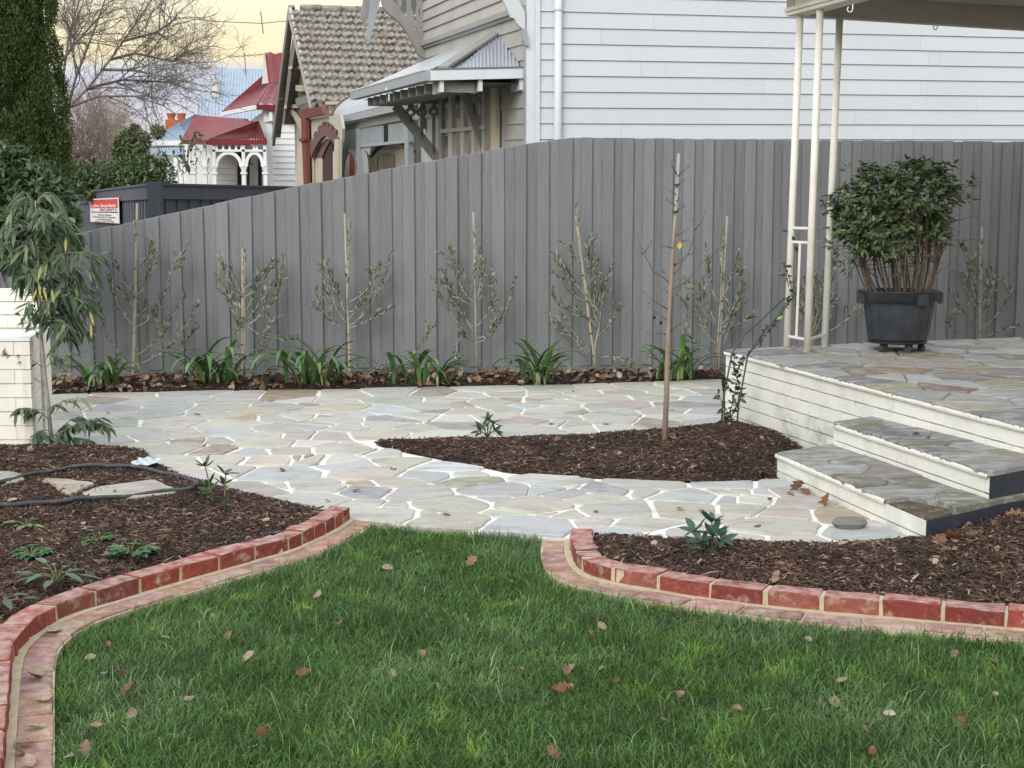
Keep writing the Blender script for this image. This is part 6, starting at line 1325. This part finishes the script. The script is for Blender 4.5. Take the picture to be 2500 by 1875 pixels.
# ================================================================ slender drooping tree beside the pier
fb = G(127, 1084, .03); ft = thing('drooping_tree', fb, 'slender young tree with long drooping dark leaves beside the pier', 'tree'); YF = fb[1]
zl = lambda a, b, d=0.0: AY(a, b, YF + d)
m = MB(); m.tube([fb - (0, 0, .05), zl(117, 980), zl(108, 900), zl(100, 816), zl(96, 725), zl(93, 640), zl(90, 560), zl(86, 490)], [.016, .014, .0125, .0115, .010, .008, .006, .003], 9); part('trunk', m, pm('pale drooping tree bark', (.33, .30, .26), .8, n1=(20, (.22, .20, .17), .45, .7), bump=(60, .4, .004)), ft, smooth=True)
def droop_leaves(cv, step, L0, r_, dens=1.0, yellow=0.0):
    q, d, s = along_pts(cv, step); keep = (s > .18) & (r_.random(len(s)) < dens); q, d, s = q[keep], d[keep], s[keep]; n = len(q)
    if not n: return None
    sd = np.cross(d, (0, 0, 1.0)); sd /= np.linalg.norm(sd, axis=1, keepdims=True) + 1e-6; sg = np.where(np.arange(n) % 2, 1, -1)[:, None]
    dd = d * r_.uniform(.3, .8, (n, 1)) + sd * sg * r_.uniform(.25, .75, (n, 1)) + np.array([0, 0, -1]) * r_.uniform(.0, .8, (n, 1)) + r_.normal(0, .15, (n, 3))
    C = np.where(r_.random((n, 1)) < .22, (.15, .20, .095), (.068, .108, .058)) * r_.uniform(.65, 1.4, (n, 1))
    if yellow: C = np.where(r_.random((n, 1)) < yellow, (.42, .42, .07), C)
    return leaf_np(q, dd, np.array([0, -.5, .8]) + r_.normal(0, .35, (n, 3)), r_.uniform(.75, 1.15, n) * L0, r_.uniform(.021, .030, n), C, r_.uniform(.1, .5, n), big=True)
r3 = np.random.default_rng(11); m = MB(); bt = []
UP = [(92, 620, -.05), (92, 590, .1), (95, 660, .0), (95, 700, .05), (97, 740, -.05), (90, 560, .0), (88, 520, .0), (98, 770, .05), (94, 680, -.1), (91, 600, -.12), (97, 720, .1), (99, 790, -.06)]
ENDS = [(20, 640), (180, 600), (60, 700), (200, 690), (215, 760), (30, 560), (150, 520), (170, 800), (225, 700), (60, 660), (160, 740), (150, 790), (205, 620), (5, 600), (130, 560), (235, 735), (185, 830), (130, 700), (70, 740), (45, 660), (110, 640), (215, 820), (150, 650), (60, 600), (200, 780), (180, 560), (100, 520), (30, 500), (140, 480), (10, 540), (50, 470), (120, 770), (225, 660), (210, 740)]
for i, (ex, ey) in enumerate(ENDS):
    sx, sy, sd = UP[i % len(UP)]; sy = max(min(ey + r3.uniform(0, 70), 800), 500); sx = np.interp(sy, [490, 640, 816], [86, 93, 100]); d_ = r3.uniform(-.28, .28); a, b = zl(sx, sy), zl(ex, ey, d_); c = (a + b) / 2 + (0, 0, .10)
    cv = bez(a, c, b, 8); m.tube(cv, list(np.linspace(.0045, .0018, 8)), 5); bt.append(droop_leaves(cv, .017, .125, r3, .85, .006))
    for k in range(2):
        p = cv[r3.integers(3, 7)]; e = p + np.array([r3.normal(0, .09), r3.normal(0, .08), r3.uniform(-.12, .03)]); c2 = bez(p, (p + e) / 2 + (0, 0, .04), e, 5); m.tube(c2, .0018, 4); bt.append(droop_leaves(c2, .016, .115, r3))
LOW = [((110, 900), (25, 845), (0, 838)), ((108, 940), (60, 905), (5, 890)), ((112, 1000), (70, 995), (10, 1020)), ((115, 1020), (80, 985), (40, 1000)), ((120, 1080), (170, 1010), (200, 1020)), ((122, 1085), (190, 1000), (270, 1045)), ((120, 1000), (150, 975), (195, 970)), ((124, 1085), (60, 1095), (10, 1115)), ((125, 1085), (180, 1090), (215, 1110)),
       ((125, 1085), (150, 1060), (165, 1100)), ((120, 1085), (90, 1090), (55, 1125)), ((108, 900), (150, 860), (200, 860)), ((105, 870), (135, 850), (150, 890)), ((124, 1085), (110, 1040), (85, 1060)), ((125, 1085), (200, 1050), (235, 1090)), ((100, 820), (70, 790), (45, 770)), ((124, 1085), (160, 1030), (245, 1020)), ((122, 1085), (140, 1110), (130, 1140)), ((118, 1050), (80, 1050), (70, 1075)), ((122, 1085), (40, 1080), (5, 1100))]
for a, c, b in LOW:
    d_ = r3.uniform(-.25, .12); cv = bez(zl(*a), zl(*c, d_ * .5), zl(*b, d_), 8); m.tube(cv, list(np.linspace(.0034, .0015, 8)), 5); bt.append(droop_leaves(cv, .018 if a[1] < 1010 else .009, .095, r3, .8 if a[1] < 1010 else 1.0))
part('branches', m, pm('thin drooping twig', (.20, .19, .15), .8), ft, smooth=True); leaves_part('leaves', [b for b in bt if b], M_leaf, ft)
for (x, y) in ((95, 690), (105, 700), (90, 705), (125, 705), (222, 790), (218, 760), (100, 650), (160, 580)):
    leaves_part('yellow_leaf', [leaf_np([zl(x, y, -.25)], [(r3.normal(0, .3), -.2, -1)], [(0, -1, .2)], .095, .020, (.34, .33, .085), .1, big=True)], M_leaf, ft, None)

# ================================================================ big leafed bush, cypress, hedge and trees at the back left
def leaf_cloud(t, name, lumps, n, L_, W, cols, r_, hollow=.55, mat=None, up=.5, big=True):
    """leaves over and through overlapping lumps (centre, radii)"""
    bt = []; vol = np.array([a[1][0] * a[1][2] for a in lumps]); cnt = (n * vol / vol.sum()).astype(int)
    for (c, rr), k in zip(lumps, cnt):
        if k < 1: continue
        u_ = rnd_unit(k, r_); rad = (hollow + (1 - hollow) * r_.random((k, 1)) ** .6) * (1 + .16 * smooth_noise(u_[:, 0] * 2 + c[0], u_[:, 2] * 2 + c[2], 2.2, 4)[:, None]); P = np.asarray(c) + u_ * rad * np.asarray(rr)
        d = u_ * r_.uniform(.2, .9, (k, 1)) + rnd_unit(k, r_) * .8 + np.array([0, 0, up * .3]); C = np.asarray(cols)[r_.choice(len(cols), k)] * r_.uniform(.65, 1.35, (k, 1))
        bt.append(leaf_np(P, d, u_ + np.array([0, 0, .7]) + r_.normal(0, .3, (k, 3)), r_.uniform(.7, 1.2, k) * L_, r_.uniform(.8, 1.2, k) * W, C, r_.uniform(0, .35, k), big=big))
    return leaves_part(name, bt, mat or M_leaf, t)
def trunk_sticks(t, base, lumps, r0, mat, seed=1):
    m = MB(); b = np.asarray(base, float); r_ = np.random.default_rng(seed)
    for c, rr in lumps:
        c = np.asarray(c, float); a = b + (c - b) * .25; a[0] = b[0] + (c[0] - b[0]) * .1; m.tube(bez(b, a, c, 7), list(np.linspace(r0, r0 * .25, 7)), 6)
        for k in range(5):
            e = c + rnd_unit(1, r_)[0] * np.asarray(rr) * .8; m.tube(bez(c - (c - b) * .15, (c + e) / 2, e, 4), [r0 * .3, r0 * .25, r0 * .2, r0 * .1], 5)
    part('trunk', m, mat, t, smooth=True)
YB = 12.6; bl = lambda x, y, rx, rz, d=0.0: (AY(x, y, YB + d), (rx * YB / F_PX, rx * YB / F_PX * .8, rz * YB / F_PX))
bb = np.array([AY(60, 600, YB)[0], YB, 0.0]); bush = thing('evergreen_bush', bb, 'broad glossy evergreen bush rising behind the drooping tree at left', 'bush')
L5 = [bl(20, 430, 70, 65), bl(95, 455, 60, 60, -.1), bl(130, 488, 50, 44), bl(156, 530, 40, 40, -.15), bl(60, 520, 80, 60, -.1), bl(5, 385, 50, 40), bl(120, 540, 70, 50), bl(-40, 500, 80, 90), bl(-30, 600, 90, 60), bl(60, 610, 90, 60), bl(150, 590, 50, 40), bl(40, 390, 35, 28)]
leaf_cloud(bush, 'leaves', L5, 5200, .085, .042, [(.06, .105, .048), (.085, .14, .062), (.13, .19, .095), (.045, .085, .04)], np.random.default_rng(3)); trunk_sticks(bush, bb, L5[:8], .028, M_bark, 2)
YC = 17.5; cb = np.array([AY(5, 500, YC)[0], YC, 0.0]); cyp = thing('cypress_tree', cb, 'tall dense dark green cypress at the left edge', 'tree')
r6 = np.random.default_rng(8); bt = []; nl = 210                # upright lobes of fine sprays wrapped round the column
for k in range(nl):
    a = r6.uniform(-math.pi * 1.12, math.pi * .12); zc_ = 1.3 + 3.3 * (k + r6.random()) / nl; R0 = float(np.interp(zc_, [1.2, 2.2, 2.9, 4.6], [.66, .74, .68, .56])) * r6.uniform(.92, 1.07)
    c = np.array([cb[0] + R0 * math.cos(a), cb[1] + R0 * math.sin(a), zc_]); n = 270; u_ = rnd_unit(n, r6); out = np.array([math.cos(a), math.sin(a), .25]); u_ = np.where((u_ @ out)[:, None] < -.25, -u_, u_)
    P = c + u_ * np.array([.13, .13, .30]) * r6.uniform(.75, 1.05, (n, 1)); d = u_ * .7 + np.array([0, 0, .8]) + r6.normal(0, .35, (n, 3)); tone = r6.uniform(.75, 1.25)
    C = np.array((.090, .130, .040)) * tone * r6.uniform(.55, 1.5, (n, 1)); C = np.where(r6.random((n, 1)) < .10, (.17, .20, .06), C)
    bt.append(leaf_np(P, d, u_ + r6.normal(0, .4, (n, 3)), r6.uniform(.028, .060, n), r6.uniform(.011, .020, n), C))
leaves_part('foliage', bt, M_leafd, cyp)
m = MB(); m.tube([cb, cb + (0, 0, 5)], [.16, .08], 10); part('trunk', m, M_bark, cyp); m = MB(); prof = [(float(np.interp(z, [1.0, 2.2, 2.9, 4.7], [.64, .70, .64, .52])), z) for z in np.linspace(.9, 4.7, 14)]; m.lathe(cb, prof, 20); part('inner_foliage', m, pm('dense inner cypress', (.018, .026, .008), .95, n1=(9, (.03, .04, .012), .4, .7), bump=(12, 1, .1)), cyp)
YH = 26.0; hl = lambda x, y, rx, rz, d=0.0, Y=YH: (AY(x, y, Y + d), (rx * Y / F_PX, rx * Y / F_PX * .8, rz * Y / F_PX))
hb = np.array([AY(300, 500, YH)[0], YH, 0]); hedge = thing('street_shrub', hb, 'rounded dark green shrub showing above the dark fence', 'shrub')
LH = [hl(200, 435, 45, 35), hl(255, 430, 48, 36), hl(310, 425, 48, 40), hl(360, 420, 42, 42), hl(400, 428, 28, 34), hl(230, 460, 60, 30), hl(330, 450, 70, 40), hl(395, 390, 14, 18), hl(180, 420, 18, 22)]
leaf_cloud(hedge, 'leaves', LH, 5200, .085, .034, [(.065, .11, .042), (.09, .14, .052), (.13, .18, .075), (.045, .075, .03)], np.random.default_rng(4)); trunk_sticks(hedge, hb, LH[:5], .04, M_bark, 3)
YG = 52.0; gb_ = np.array([AY(318, 440, YG)[0], YG, 0]); gt = thing('far_green_tree', gb_, 'pale green leafy tree beside the low blue roof', 'tree')
LG_ = [hl(322, 355, 34, 42, 0, YG), hl(342, 345, 24, 26, 0, YG), hl(300, 370, 26, 36, 0, YG), hl(385, 322, 16, 16, 2, YG), hl(330, 322, 12, 18, 0, YG), hl(345, 390, 22, 24, 0, YG)]
leaf_cloud(gt, 'leaves', LG_, 3800, .17, .075, [(.13, .17, .07), (.17, .20, .09), (.21, .23, .12), (.09, .12, .05)], np.random.default_rng(6)); trunk_sticks(gt, gb_, LG_[:3], .10, M_bark, 4)
# vine scrap on the red verandah
vt_ = AY(480, 335, 43.0); vine = thing('verandah_creeper', vt_, 'wispy green creeper at the corner of the red verandah roof', 'creeper'); Yv = 43.0
m = MB(); bt = []
for q in ([(455, 420), (462, 360), (475, 325), (490, 318)], [(455, 420), (450, 380), (440, 330)], [(462, 360), (478, 345), (492, 340)], [(440, 420), (436, 390), (428, 380)]):
    P = [AY(x, y, Yv) for x, y in q]; m.tube(P, .02, 5); a_, d_, s_ = along_pts(P, .06); n = len(a_); bt.append(leaf_np(a_ + r6.normal(0, .08, (n, 3)), rnd_unit(n), rnd_unit(n), .2, .09, np.array((.075, .11, .05)) * r6.uniform(.7, 1.3, (n, 1)), .2, big=True))
part('stem', m, M_bark, vine); leaves_part('leaves', bt, M_leafd, vine)

# ---------------------------------------------------------------- leafless trees
def bare(t, limbs, Y, seed, depth_, spread, r0, mat, twig=.010, gen=3, kids=(7, 6, 5), droop=0.0, lenf=.5, lens=None):
    r_ = np.random.default_rng(seed); M0, M1 = MB(), MB()
    def grow(P, r, g):
        P = [np.asarray(p, float) for p in P]; (M0 if g == 0 else M1).tube(P, list(np.linspace(r, max(r * .45, twig * .6), len(P))), 6 if g == 0 else (4 if g < gen else 3), caps=False)
        if g >= gen: return
        L_ = sum(np.linalg.norm(P[i+1] - P[i]) for i in range(len(P) - 1)); A = np.array(P)
        for k in range(kids[g]):
            s = r_.uniform(.22, 1.0); i = min(int(s * (len(P) - 1)), len(P) - 2); f = s * (len(P) - 1) - i; p = P[i] * (1 - f) + P[i+1] * f; d = unit(P[i+1] - P[i])
            v = unit(d + rnd_unit(1, r_)[0] * spread + np.array([0, 0, .12 - droop * g])); l = (lens[g] * r_.uniform(.5, 1.3)) if lens else L_ * r_.uniform(.35, .75) * lenf * (1.25 - .5 * s); e = p + v * l
            c = (p + e) / 2 + rnd_unit(1, r_)[0] * l * .26; e = e + np.array([0, 0, l * r_.uniform(-.18, .22)]); grow(bez(p, c, e, 5 if g < 2 else 4), max(r * .5 * (1 - .4 * s), twig * .8), g + 1)
    for q in limbs: grow([AY(x, y, Y + dd) for x, y, dd in q], r0, 0)
    part('trunk', M0, mat, t, smooth=True); part('branches', M1, mat, t, kind='stuff')
YT = 34.0; tb = np.array([AY(150, 500, YT)[0], YT, 0]); btree = thing('bare_street_tree', tb, 'large leafless tree spreading thin branches beside the cypress', 'tree')
M_barebark = pm('grey brown bare bark', (.15, .13, .118), .9, n1=(6, (.21, .18, .16), .45, .7))
bare(btree, [[(140, 520, 0), (152, 330, 0), (168, 262, 0), (215, 215, 0), (270, 145, .3), (330, 60, .6), (390, -30, 1)], [(160, 290, 0), (185, 190, -.5), (235, 60, -1), (270, -40, -1.2)], [(270, 145, .3), (330, 130, .2), (420, 150, 0), (445, 145, 0)], [(215, 215, 0), (300, 195, .5), (400, 200, .8), (440, 205, 1)], [(168, 262, 0), (240, 235, -.4), (330, 235, -.6), (400, 258, -.8)],
            [(152, 200, .5), (170, 80, .8), (200, -20, 1)], [(300, 100, .4), (380, 80, .2), (430, 45, 0)], [(250, 170, 0), (330, 172, -.4), (410, 190, -.5)], [(150, 150, .3), (190, 100, .2), (260, 20, 0)]], YT, 21, 0, 1.05, .036, M_barebark, .0042, 3, (15, 7, 4), 0.03, .50, (1.2, .62, .34))
YS = 60.0; sb1 = np.array([AY(210, 480, YS)[0], YS, 0]); bs = thing('bare_twiggy_tree', sb1, 'fine brown leafless tree low behind the hedge shrub', 'tree')
M_brown = pm('pinkish brown twigs', (.30, .25, .22), .9)
bare(bs, [[(200 + k * 12 - 30, 480, 0), (195 + k * 16 - 40, 400, 0), (185 + k * 20 - 45, 300 + (k % 3) * 14, r6.uniform(-2, 2))] for k in range(8)], YS, 5, 0, .6, .06, M_brown, .009, 3, (10, 6, 4), 0, .5, (1.7, 1.0, .55))
YS2 = 75.0; sb2 = np.array([AY(255, 480, YS2)[0], YS2, 0]); bs2 = thing('bare_twiggy_tree', sb2, 'thin reddish leafless tree around the distant spire', 'tree')
bare(bs2, [[(235 + k * 13, 480, 0), (238 + k * 12, 380, 0), (232 + k * 14, 290 + (k % 2) * 16, r6.uniform(-2, 2))] for k in range(5)], YS2, 6, 0, .55, .06, M_brown, .009, 3, (9, 6, 4), 0, .5, (1.9, 1.1, .6))
# a low band of far greenery closes the street
YZ = 130.0; fz_ = AY(60, 470, YZ); far = thing('far_tree_band', (fz_[0], YZ, 0), 'distant low trees along the horizon left of the houses', 'trees'); far['kind'] = 'stuff'
leaf_cloud(far, 'foliage', [hl(x, 425 + 12 * math.sin(x), 55, 60, 0, YZ) for x in range(-200, 700, 45)], 5200, .8, .4, [(.10, .10, .075), (.075, .085, .05), (.13, .115, .09)], np.random.default_rng(9), .3, M_leafd)

# ================================================================ things lying about
def bedz(kind, p): return float(bed_z(kind)(np.array([p[0]]), np.array([p[1]]))[0])
hose_px = [(-40, 1253), (0, 1245), (169, 1233), (337, 1218), (440, 1207), (472, 1197), (481, 1184), (466, 1174), (405, 1157), (337, 1147), (270, 1144), (202, 1147), (135, 1156), (67, 1170), (17, 1183), (-40, 1200)]
P = []
for x, y in hose_px: q = G(x, y, .05); q[2] = bedz('L', q) + .016; P.append(q)
Pd = resample([tuple(p[:2]) for p in P], .04); zz = np.array([bedz('L', q) + .026 + .003 * math.sin(i * .7) for i, q in enumerate(Pd)])
m = MB(); m.tube(list(np.c_[Pd, zz]), .0130, 12); solo('garden_hose', m, pm('black poly hose', (.040, .042, .046), .5, n1=(18, (.10, .10, .10), .5, .7), spec=.4), P[2], 'looped black poly hose lying on the left bed', 'hose', smooth=True)
def loose_stone(pxs, z, th, col, label, mat=M_stone, name='loose_flagstone', kind='L'):
    pts = [G(x, y, z)[:2] for x, y in pxs]; pts = [tuple(p) for p in pts]; pts = pts if area(pts) > 0 else pts[::-1]; pts = [tuple(p) for p in jag(pts, .07, .010, 3)]; m = MB(); n = len(pts)
    c = np.mean(pts, 0); m.add([(c[0] + (x - c[0]) * .97, c[1] + (y - c[1]) * .97, z + random.uniform(-.002, .002)) for x, y in pts] + [(x, y, z - .008) for x, y in pts] + [(x, y, z - th) for x, y in pts],
      [tuple(range(n))] + [(n+i, n+(i+1) % n, (i+1) % n, i) for i in range(n)] + [(2*n+i, 2*n+(i+1) % n, n+(i+1) % n, n+i) for i in range(n)]); o = solo(name, m, mat, (c[0], c[1], z - th), label, 'stone'); o.color = (*col, 1); return o
zA = lambda q: [(a / 2.963, 850 + b / 2.963) for a, b in q]
loose_stone(zA([(320, 940), (500, 945), (695, 970), (620, 1000), (545, 1040), (480, 1048), (420, 1010), (380, 970)]), .074, .04, (.40, .34, .25), 'small tan stepping stone inside the hose loop')
loose_stone(zA([(585, 1045), (700, 1000), (900, 975), (1120, 945), (1160, 960), (1290, 1035), (1200, 1050), (1000, 1065), (800, 1078)]), .074, .04, (.39, .37, .32), 'large pale stepping stone inside the hose loop')
loose_stone(zA([(-300, 880), (60, 888), (170, 910), (180, 950), (60, 965), (-300, 970)]), .074, .04, (.30, .28, .24), 'grey stone slab at the left frame edge below the drooping tree')
rk = G(2075, 1288); m = MB(); prof = zr_p = []
ring0 = [(-.098, .0), (-.07, -.045), (-.02, -.058), (.05, -.05), (.088, -.02), (.085, .03), (.05, .062), (-.03, .055), (-.075, .035)]
m.add([(rk[0] + x * .78, rk[1] + y * .8, .002) for x, y in ring0] + [(rk[0] + x * 1.0, rk[1] + y * 1.0, .026) for x, y in ring0] + [(rk[0] + x * .86, rk[1] + y * .86, .050) for x, y in ring0],
      [tuple(range(9))[::-1], tuple(range(18, 27))] + [(i, (i+1) % 9, 9+(i+1) % 9, 9+i) for i in range(9)] + [(9+i, 9+(i+1) % 9, 18+(i+1) % 9, 18+i) for i in range(9)])
solo('loose_rock', m, pm('grey layered rock', (.17, .165, .15), .85, n1=(14, (.24, .22, .19), .45, .7), bump=(30, .6, .01), stretch=(1, 1, 5)), (rk[0], rk[1], 0), 'flat grey rock lying on the paving before the lower step', 'rock')
pp = G(358, 1131, .06); m = MB(); nx, ny = 8, 6; V = []
for j in range(ny):
    for i in range(nx):
        u_, v_ = i / (nx - 1), j / (ny - 1); V.append((pp[0] - .06 + .15 * u_ - .03 * v_, pp[1] + .12 - .24 * v_ - .05 * u_, .062 + .016 * abs(math.sin(i * 2.3 + j * 1.7)) + .01 * random.random()))
m.add(V, [(j*nx+i, j*nx+i+1, (j+1)*nx+i+1, (j+1)*nx+i) for j in range(ny - 1) for i in range(nx - 1)]); solo('plastic_scrap', m, pm('pale blue plastic film', (.48, .55, .62), .3, spec=.5, n1=(30, (.62, .67, .72), .5, .6)), pp, 'crumpled pale blue plastic scrap at the edge of the left bed', 'litter')
# fallen leaves: lobed, curled
def leaf_mesh(seed, lob=True):
    r_ = random.Random(seed); n = 17; V = []; curl = r_.uniform(.3, 2.6); tw = r_.uniform(-.8, .8)
    for i in range(n):
        t = i / (n - 1); w = .30 * math.sin(math.pi * min(1, t ** .8)) ** .8 * (1 + (.32 * math.cos(i * math.pi / 2) if lob else 0)) + .01
        for s in (-1, -.5, 0, .5, 1):
            x = s * w; z = .12 * curl * x * x * 4 + .10 * math.sin(t * 3 + seed) + tw * x * (t - .5) * .6 + r_.uniform(-.012, .012); V.append((x, t - .5, z))
    me = bpy.data.meshes.new('fallen_leaf'); me.from_pydata(V, [], [(5*i+j, 5*i+j+1, 5*i+j+6, 5*i+j+5) for i in range(n - 1) for j in range(4)]); me.polygons.foreach_set('use_smooth', [True] * len(me.polygons)); return me
LCOL = [(.25, .16, .11), (.32, .235, .175), (.18, .10, .06), (.37, .29, .22), (.22, .085, .04), (.29, .18, .11), (.15, .10, .08), (.40, .33, .26)]
LM = [pm('dry leaf %d' % i, c, .75, n1=(60, tuple(np.array(c) * .6), .45, .7), transl=.12) for i, c in enumerate(LCOL)]
LMESH = []
for mi in range(8):
    for s in range(3):
        me = leaf_mesh(mi * 7 + s, mi % 4 != 3); me.materials.append(LM[mi]); LMESH.append(me)
def fallen(p, size, label, group, mi=None, tilt=.35):
    me = LMESH[(mi * 3 + random.randrange(3)) if mi is not None else random.randrange(len(LMESH))]; o = bpy.data.objects.new('fallen_leaf', me); COL.objects.link(o); o.location = tuple(p); o.scale = (size,) * 3
    o.rotation_euler = (random.gauss(0, tilt), random.gauss(0, tilt), random.uniform(0, 6.28)); return props(o, label, 'leaf', group)
CW = ['brown', 'tan', 'dark brown', 'pale tan', 'rust red', 'orange brown', 'blackish brown', 'pale buff']
def leaf_label(mi, x, y):
    w = 'in the far tip of the lawn below the paving' if y < 1410 else 'on the lawn beside the left brick edging' if x < 520 and y < 1700 else 'in the lower left corner of the lawn' if x < 700 else 'on the lawn below the right brick edging' if x > 1750 and y < 1690 else 'in the lower right corner of the lawn' if x > 1750 else 'on the middle of the lawn' if y < 1690 else 'on the lawn along the lower frame edge'
    return '%s fallen leaf %s' % (CW[mi], w)
LAWNPX = [(945, 1383, 3), (1020, 1345, 0), (905, 1350, 7), (400, 1550, 1), (418, 1590, 1), (265, 1570, 5), (220, 1603, 3), (255, 1640, 1), (300, 1640, 0), (310, 1675, 2), (335, 1678, 3), (180, 1660, 2), (602, 1605, 3), (460, 1695, 1), (205, 1790, 1), (235, 1770, 5), (210, 1825, 0), (165, 1850, 1), (320, 1740, 1), (640, 1790, 2), (610, 1825, 1), (750, 1475, 1),
          (1030, 1585, 0), (1060, 1580, 3), (1140, 1495, 4), (1190, 1535, 3), (1270, 1625, 0), (1120, 1605, 5), (960, 1640, 1), (985, 1710, 1), (1390, 1635, 0), (1370, 1675, 4), (1395, 1665, 3), (1505, 1652, 4), (1470, 1630, 1), (1440, 1545, 5), (1470, 1525, 3), (1390, 1515, 2), (940, 1795, 2), (1000, 1780, 3), (1350, 1835, 2), (1280, 1455, 5), (1245, 1420, 1),
          (2138, 1530, 0), (1975, 1560, 1), (2330, 1590, 0), (2425, 1605, 2), (2055, 1655, 1), (2040, 1700, 1), (1800, 1720, 5), (1815, 1735, 7), (1875, 1730, 3), (2172, 1740, 7), (2115, 1775, 0), (2345, 1760, 4), (2430, 1685, 3), (2480, 1795, 1), (2130, 1830, 4), (1625, 1750, 3), (1660, 1690, 0), (1700, 1830, 1), (520, 1500, 1), (560, 1545, 0), (700, 1430, 5), (775, 1450, 1), (830, 1520, 2), (880, 1590, 1), (740, 1640, 2), (1080, 1440, 1), (1150, 1370, 0), (1180, 1400, 3)]
for x, y, mi in LAWNPX:
    p = G(x, y, .0); fallen(p + (0, 0, random.uniform(-.018, .004)), random.uniform(.028, .070), leaf_label(mi, x, y), 'fallen leaves on the lawn', mi, .5)
for x, y in ((960, 1145), (870, 1197), (950, 1202), (690, 1147), (480, 1010), (500, 1085), (800, 1222), (1090, 1255), (1660, 1240), (1455, 1247), (1850, 1283), (1400, 955), (1880, 1218), (265, 1008), (1640, 1000), (1930, 1205), (1345, 1035), (1480, 1035)):
    mi = random.choice([0, 2, 4, 6]); w = 'near the fence strip' if y < 1000 else 'just behind the pointed bed' if y < 1060 else 'left of the pointed bed tip' if y < 1160 and x < 1000 else 'by the lower step' if x > 1830 else 'behind the left brick edging' if x < 1000 else 'between pointed bed and lawn'; fallen(G(x, y, .012), random.uniform(.035, .07), '%s leaf on the pale paving %s' % (CW[mi], w), 'fallen leaves on the paving', mi, .2)
for x, y, s_ in ((2010, 1223, .13), (1945, 1190, .12), (1965, 1198, .09)): fallen(G(x, y, .025), s_, ('long', 'mid sized', 'shortest')[(.13, .12, .09).index(s_)] + ' curled brown leaf at the foot of the lower step', 'curled leaves at the steps', random.choice([0, 4, 5]), .4)
for x, y in ((2183, 1020), (2157, 1043), (2236, 1058)): fallen(G(x, y, .315), .06, 'small dry leaf on the upper step tread', 'leaves on the steps', random.choice([1, 5]), .25)
for x, y in ((130, 1535), (85, 1650), (85, 1770), (60, 1810), (50, 1830), (110, 1700), (90, 1640), (70, 1855)): fallen(G(x, y, .018), random.uniform(.05, .10), '%s leaf on the flat brick course, %s' % (('curled', 'dry')[y % 2], 'where it starts to curve' if y < 1600 else 'at the lower frame edge' if y > 1800 else 'beside the lawn corner'), 'leaves on the brick edging', random.choice([1, 3, 6]), .25)
for kind, poly, n_, lab, grp in (('L', BED_L, 34, 'dry fallen leaf lying on the mulch of the left bed', 'fallen leaves on the left bed'), ('M', BED_M, 24, 'dry fallen leaf lying on the mulch of the pointed bed', 'fallen leaves on the pointed bed'), ('R', BED_R, 34, 'dry fallen leaf lying on the mulch of the right bed', 'fallen leaves on the right bed')):
    q = sample_poly(poly, n_ * 4); q = q[(np.abs(q[:, 0]) < .36 * q[:, 1]) & (q[:, 1] > 4.4)][:n_]
    for p in q: mi = random.randrange(7); fallen((p[0], p[1], bedz(kind, p) + .018), random.uniform(.035, .065), CW[mi] + lab[3:], grp, mi)
for x, y in ((2475, 1262), (2440, 1280), (2380, 1300), (2330, 1305), (2500, 1230), (2295, 1318), (2410, 1322), (2360, 1330)): mi = random.choice([2, 4, 5]); fallen(G(x, y, .07), random.uniform(.08, .13), '%s leaf in the pile by the navy step ends, %s' % (CW[mi], 'at the frame edge' if x > 2450 else 'below the upper step end' if x > 2370 else 'below the lower step end'), 'leaves against the steps', mi, .5)
# leaf litter of the fence strip: past counting
V, Fc, C, o_ = [], [], [], 0; ql = sample_poly(BED_F, 1500); base = [np.array([v.co[:] for v in LMESH[k].vertices]) for k in range(0, 24, 2)]; pol = np.array([p.vertices[:] for p in LMESH[0].polygons])
for p in ql:
    if rng.random() > .30 + .7 * (smooth_noise(p[0], p[1], 2.2, 8) > -.1): continue
    b = base[rng.integers(len(base))] * rng.uniform(.05, .10); a, e1, e2 = rng.random() * 6.28, rng.normal(0, .5), rng.normal(0, .5); R = np.array(Matrix.Rotation(a, 3, 'Z') @ Matrix.Rotation(e1, 3, 'X') @ Matrix.Rotation(e2, 3, 'Y'))
    V.append(b @ R.T + np.array([p[0], p[1], bedz('F', p) + .03])); Fc.append(pol + o_); o_ += len(b); C.append(np.tile(np.array(LCOL[rng.integers(8)]) * rng.uniform(.55, 1.0), (len(b), 1)))
lt = link('leaf_litter', np_mesh('leaf_litter', np.concatenate(V), np.concatenate(Fc), np.concatenate(C), smooth=True), pm('leaf litter', None, .8, attr=True)); props(lt, 'brown oak leaf litter drifted along the fence foot', 'leaf litter', None, 'stuff')
# weeds at the fence foot
wq = [(180, 935), (400, 930), (600, 930), (690, 930), (950, 925), (1220, 915), (1560, 905), (1100, 925), (1430, 915), (220, 945)]; bt = []
for x, y in wq:
    c = G(x, y + 4, .03); n = 70; a = rng.random(n) * 6.28; b = c + np.c_[rng.normal(0, .09, n), rng.normal(0, .03, n), np.zeros(n)]
    bt.append(leaf_np(b, np.c_[np.cos(a) * .7, np.sin(a) * .5, rng.uniform(.3, 1, n)], rnd_unit(n), rng.uniform(.03, .09, n), rng.uniform(.006, .012, n), np.array((.06, .085, .045)) * rng.uniform(.6, 1.4, (n, 1)), .3))
V, T, C, o_ = [], [], [], 0
for v, t_, c in bt: V.append(v); T.append(t_ + o_); C.append(c); o_ += len(v)
wd = link('weeds', np_mesh('weeds', np.concatenate(V), np.concatenate(T), np.concatenate(C)), M_leafd); props(wd, 'small dark weeds sprouting along the fence foot', 'weeds', None, 'stuff')
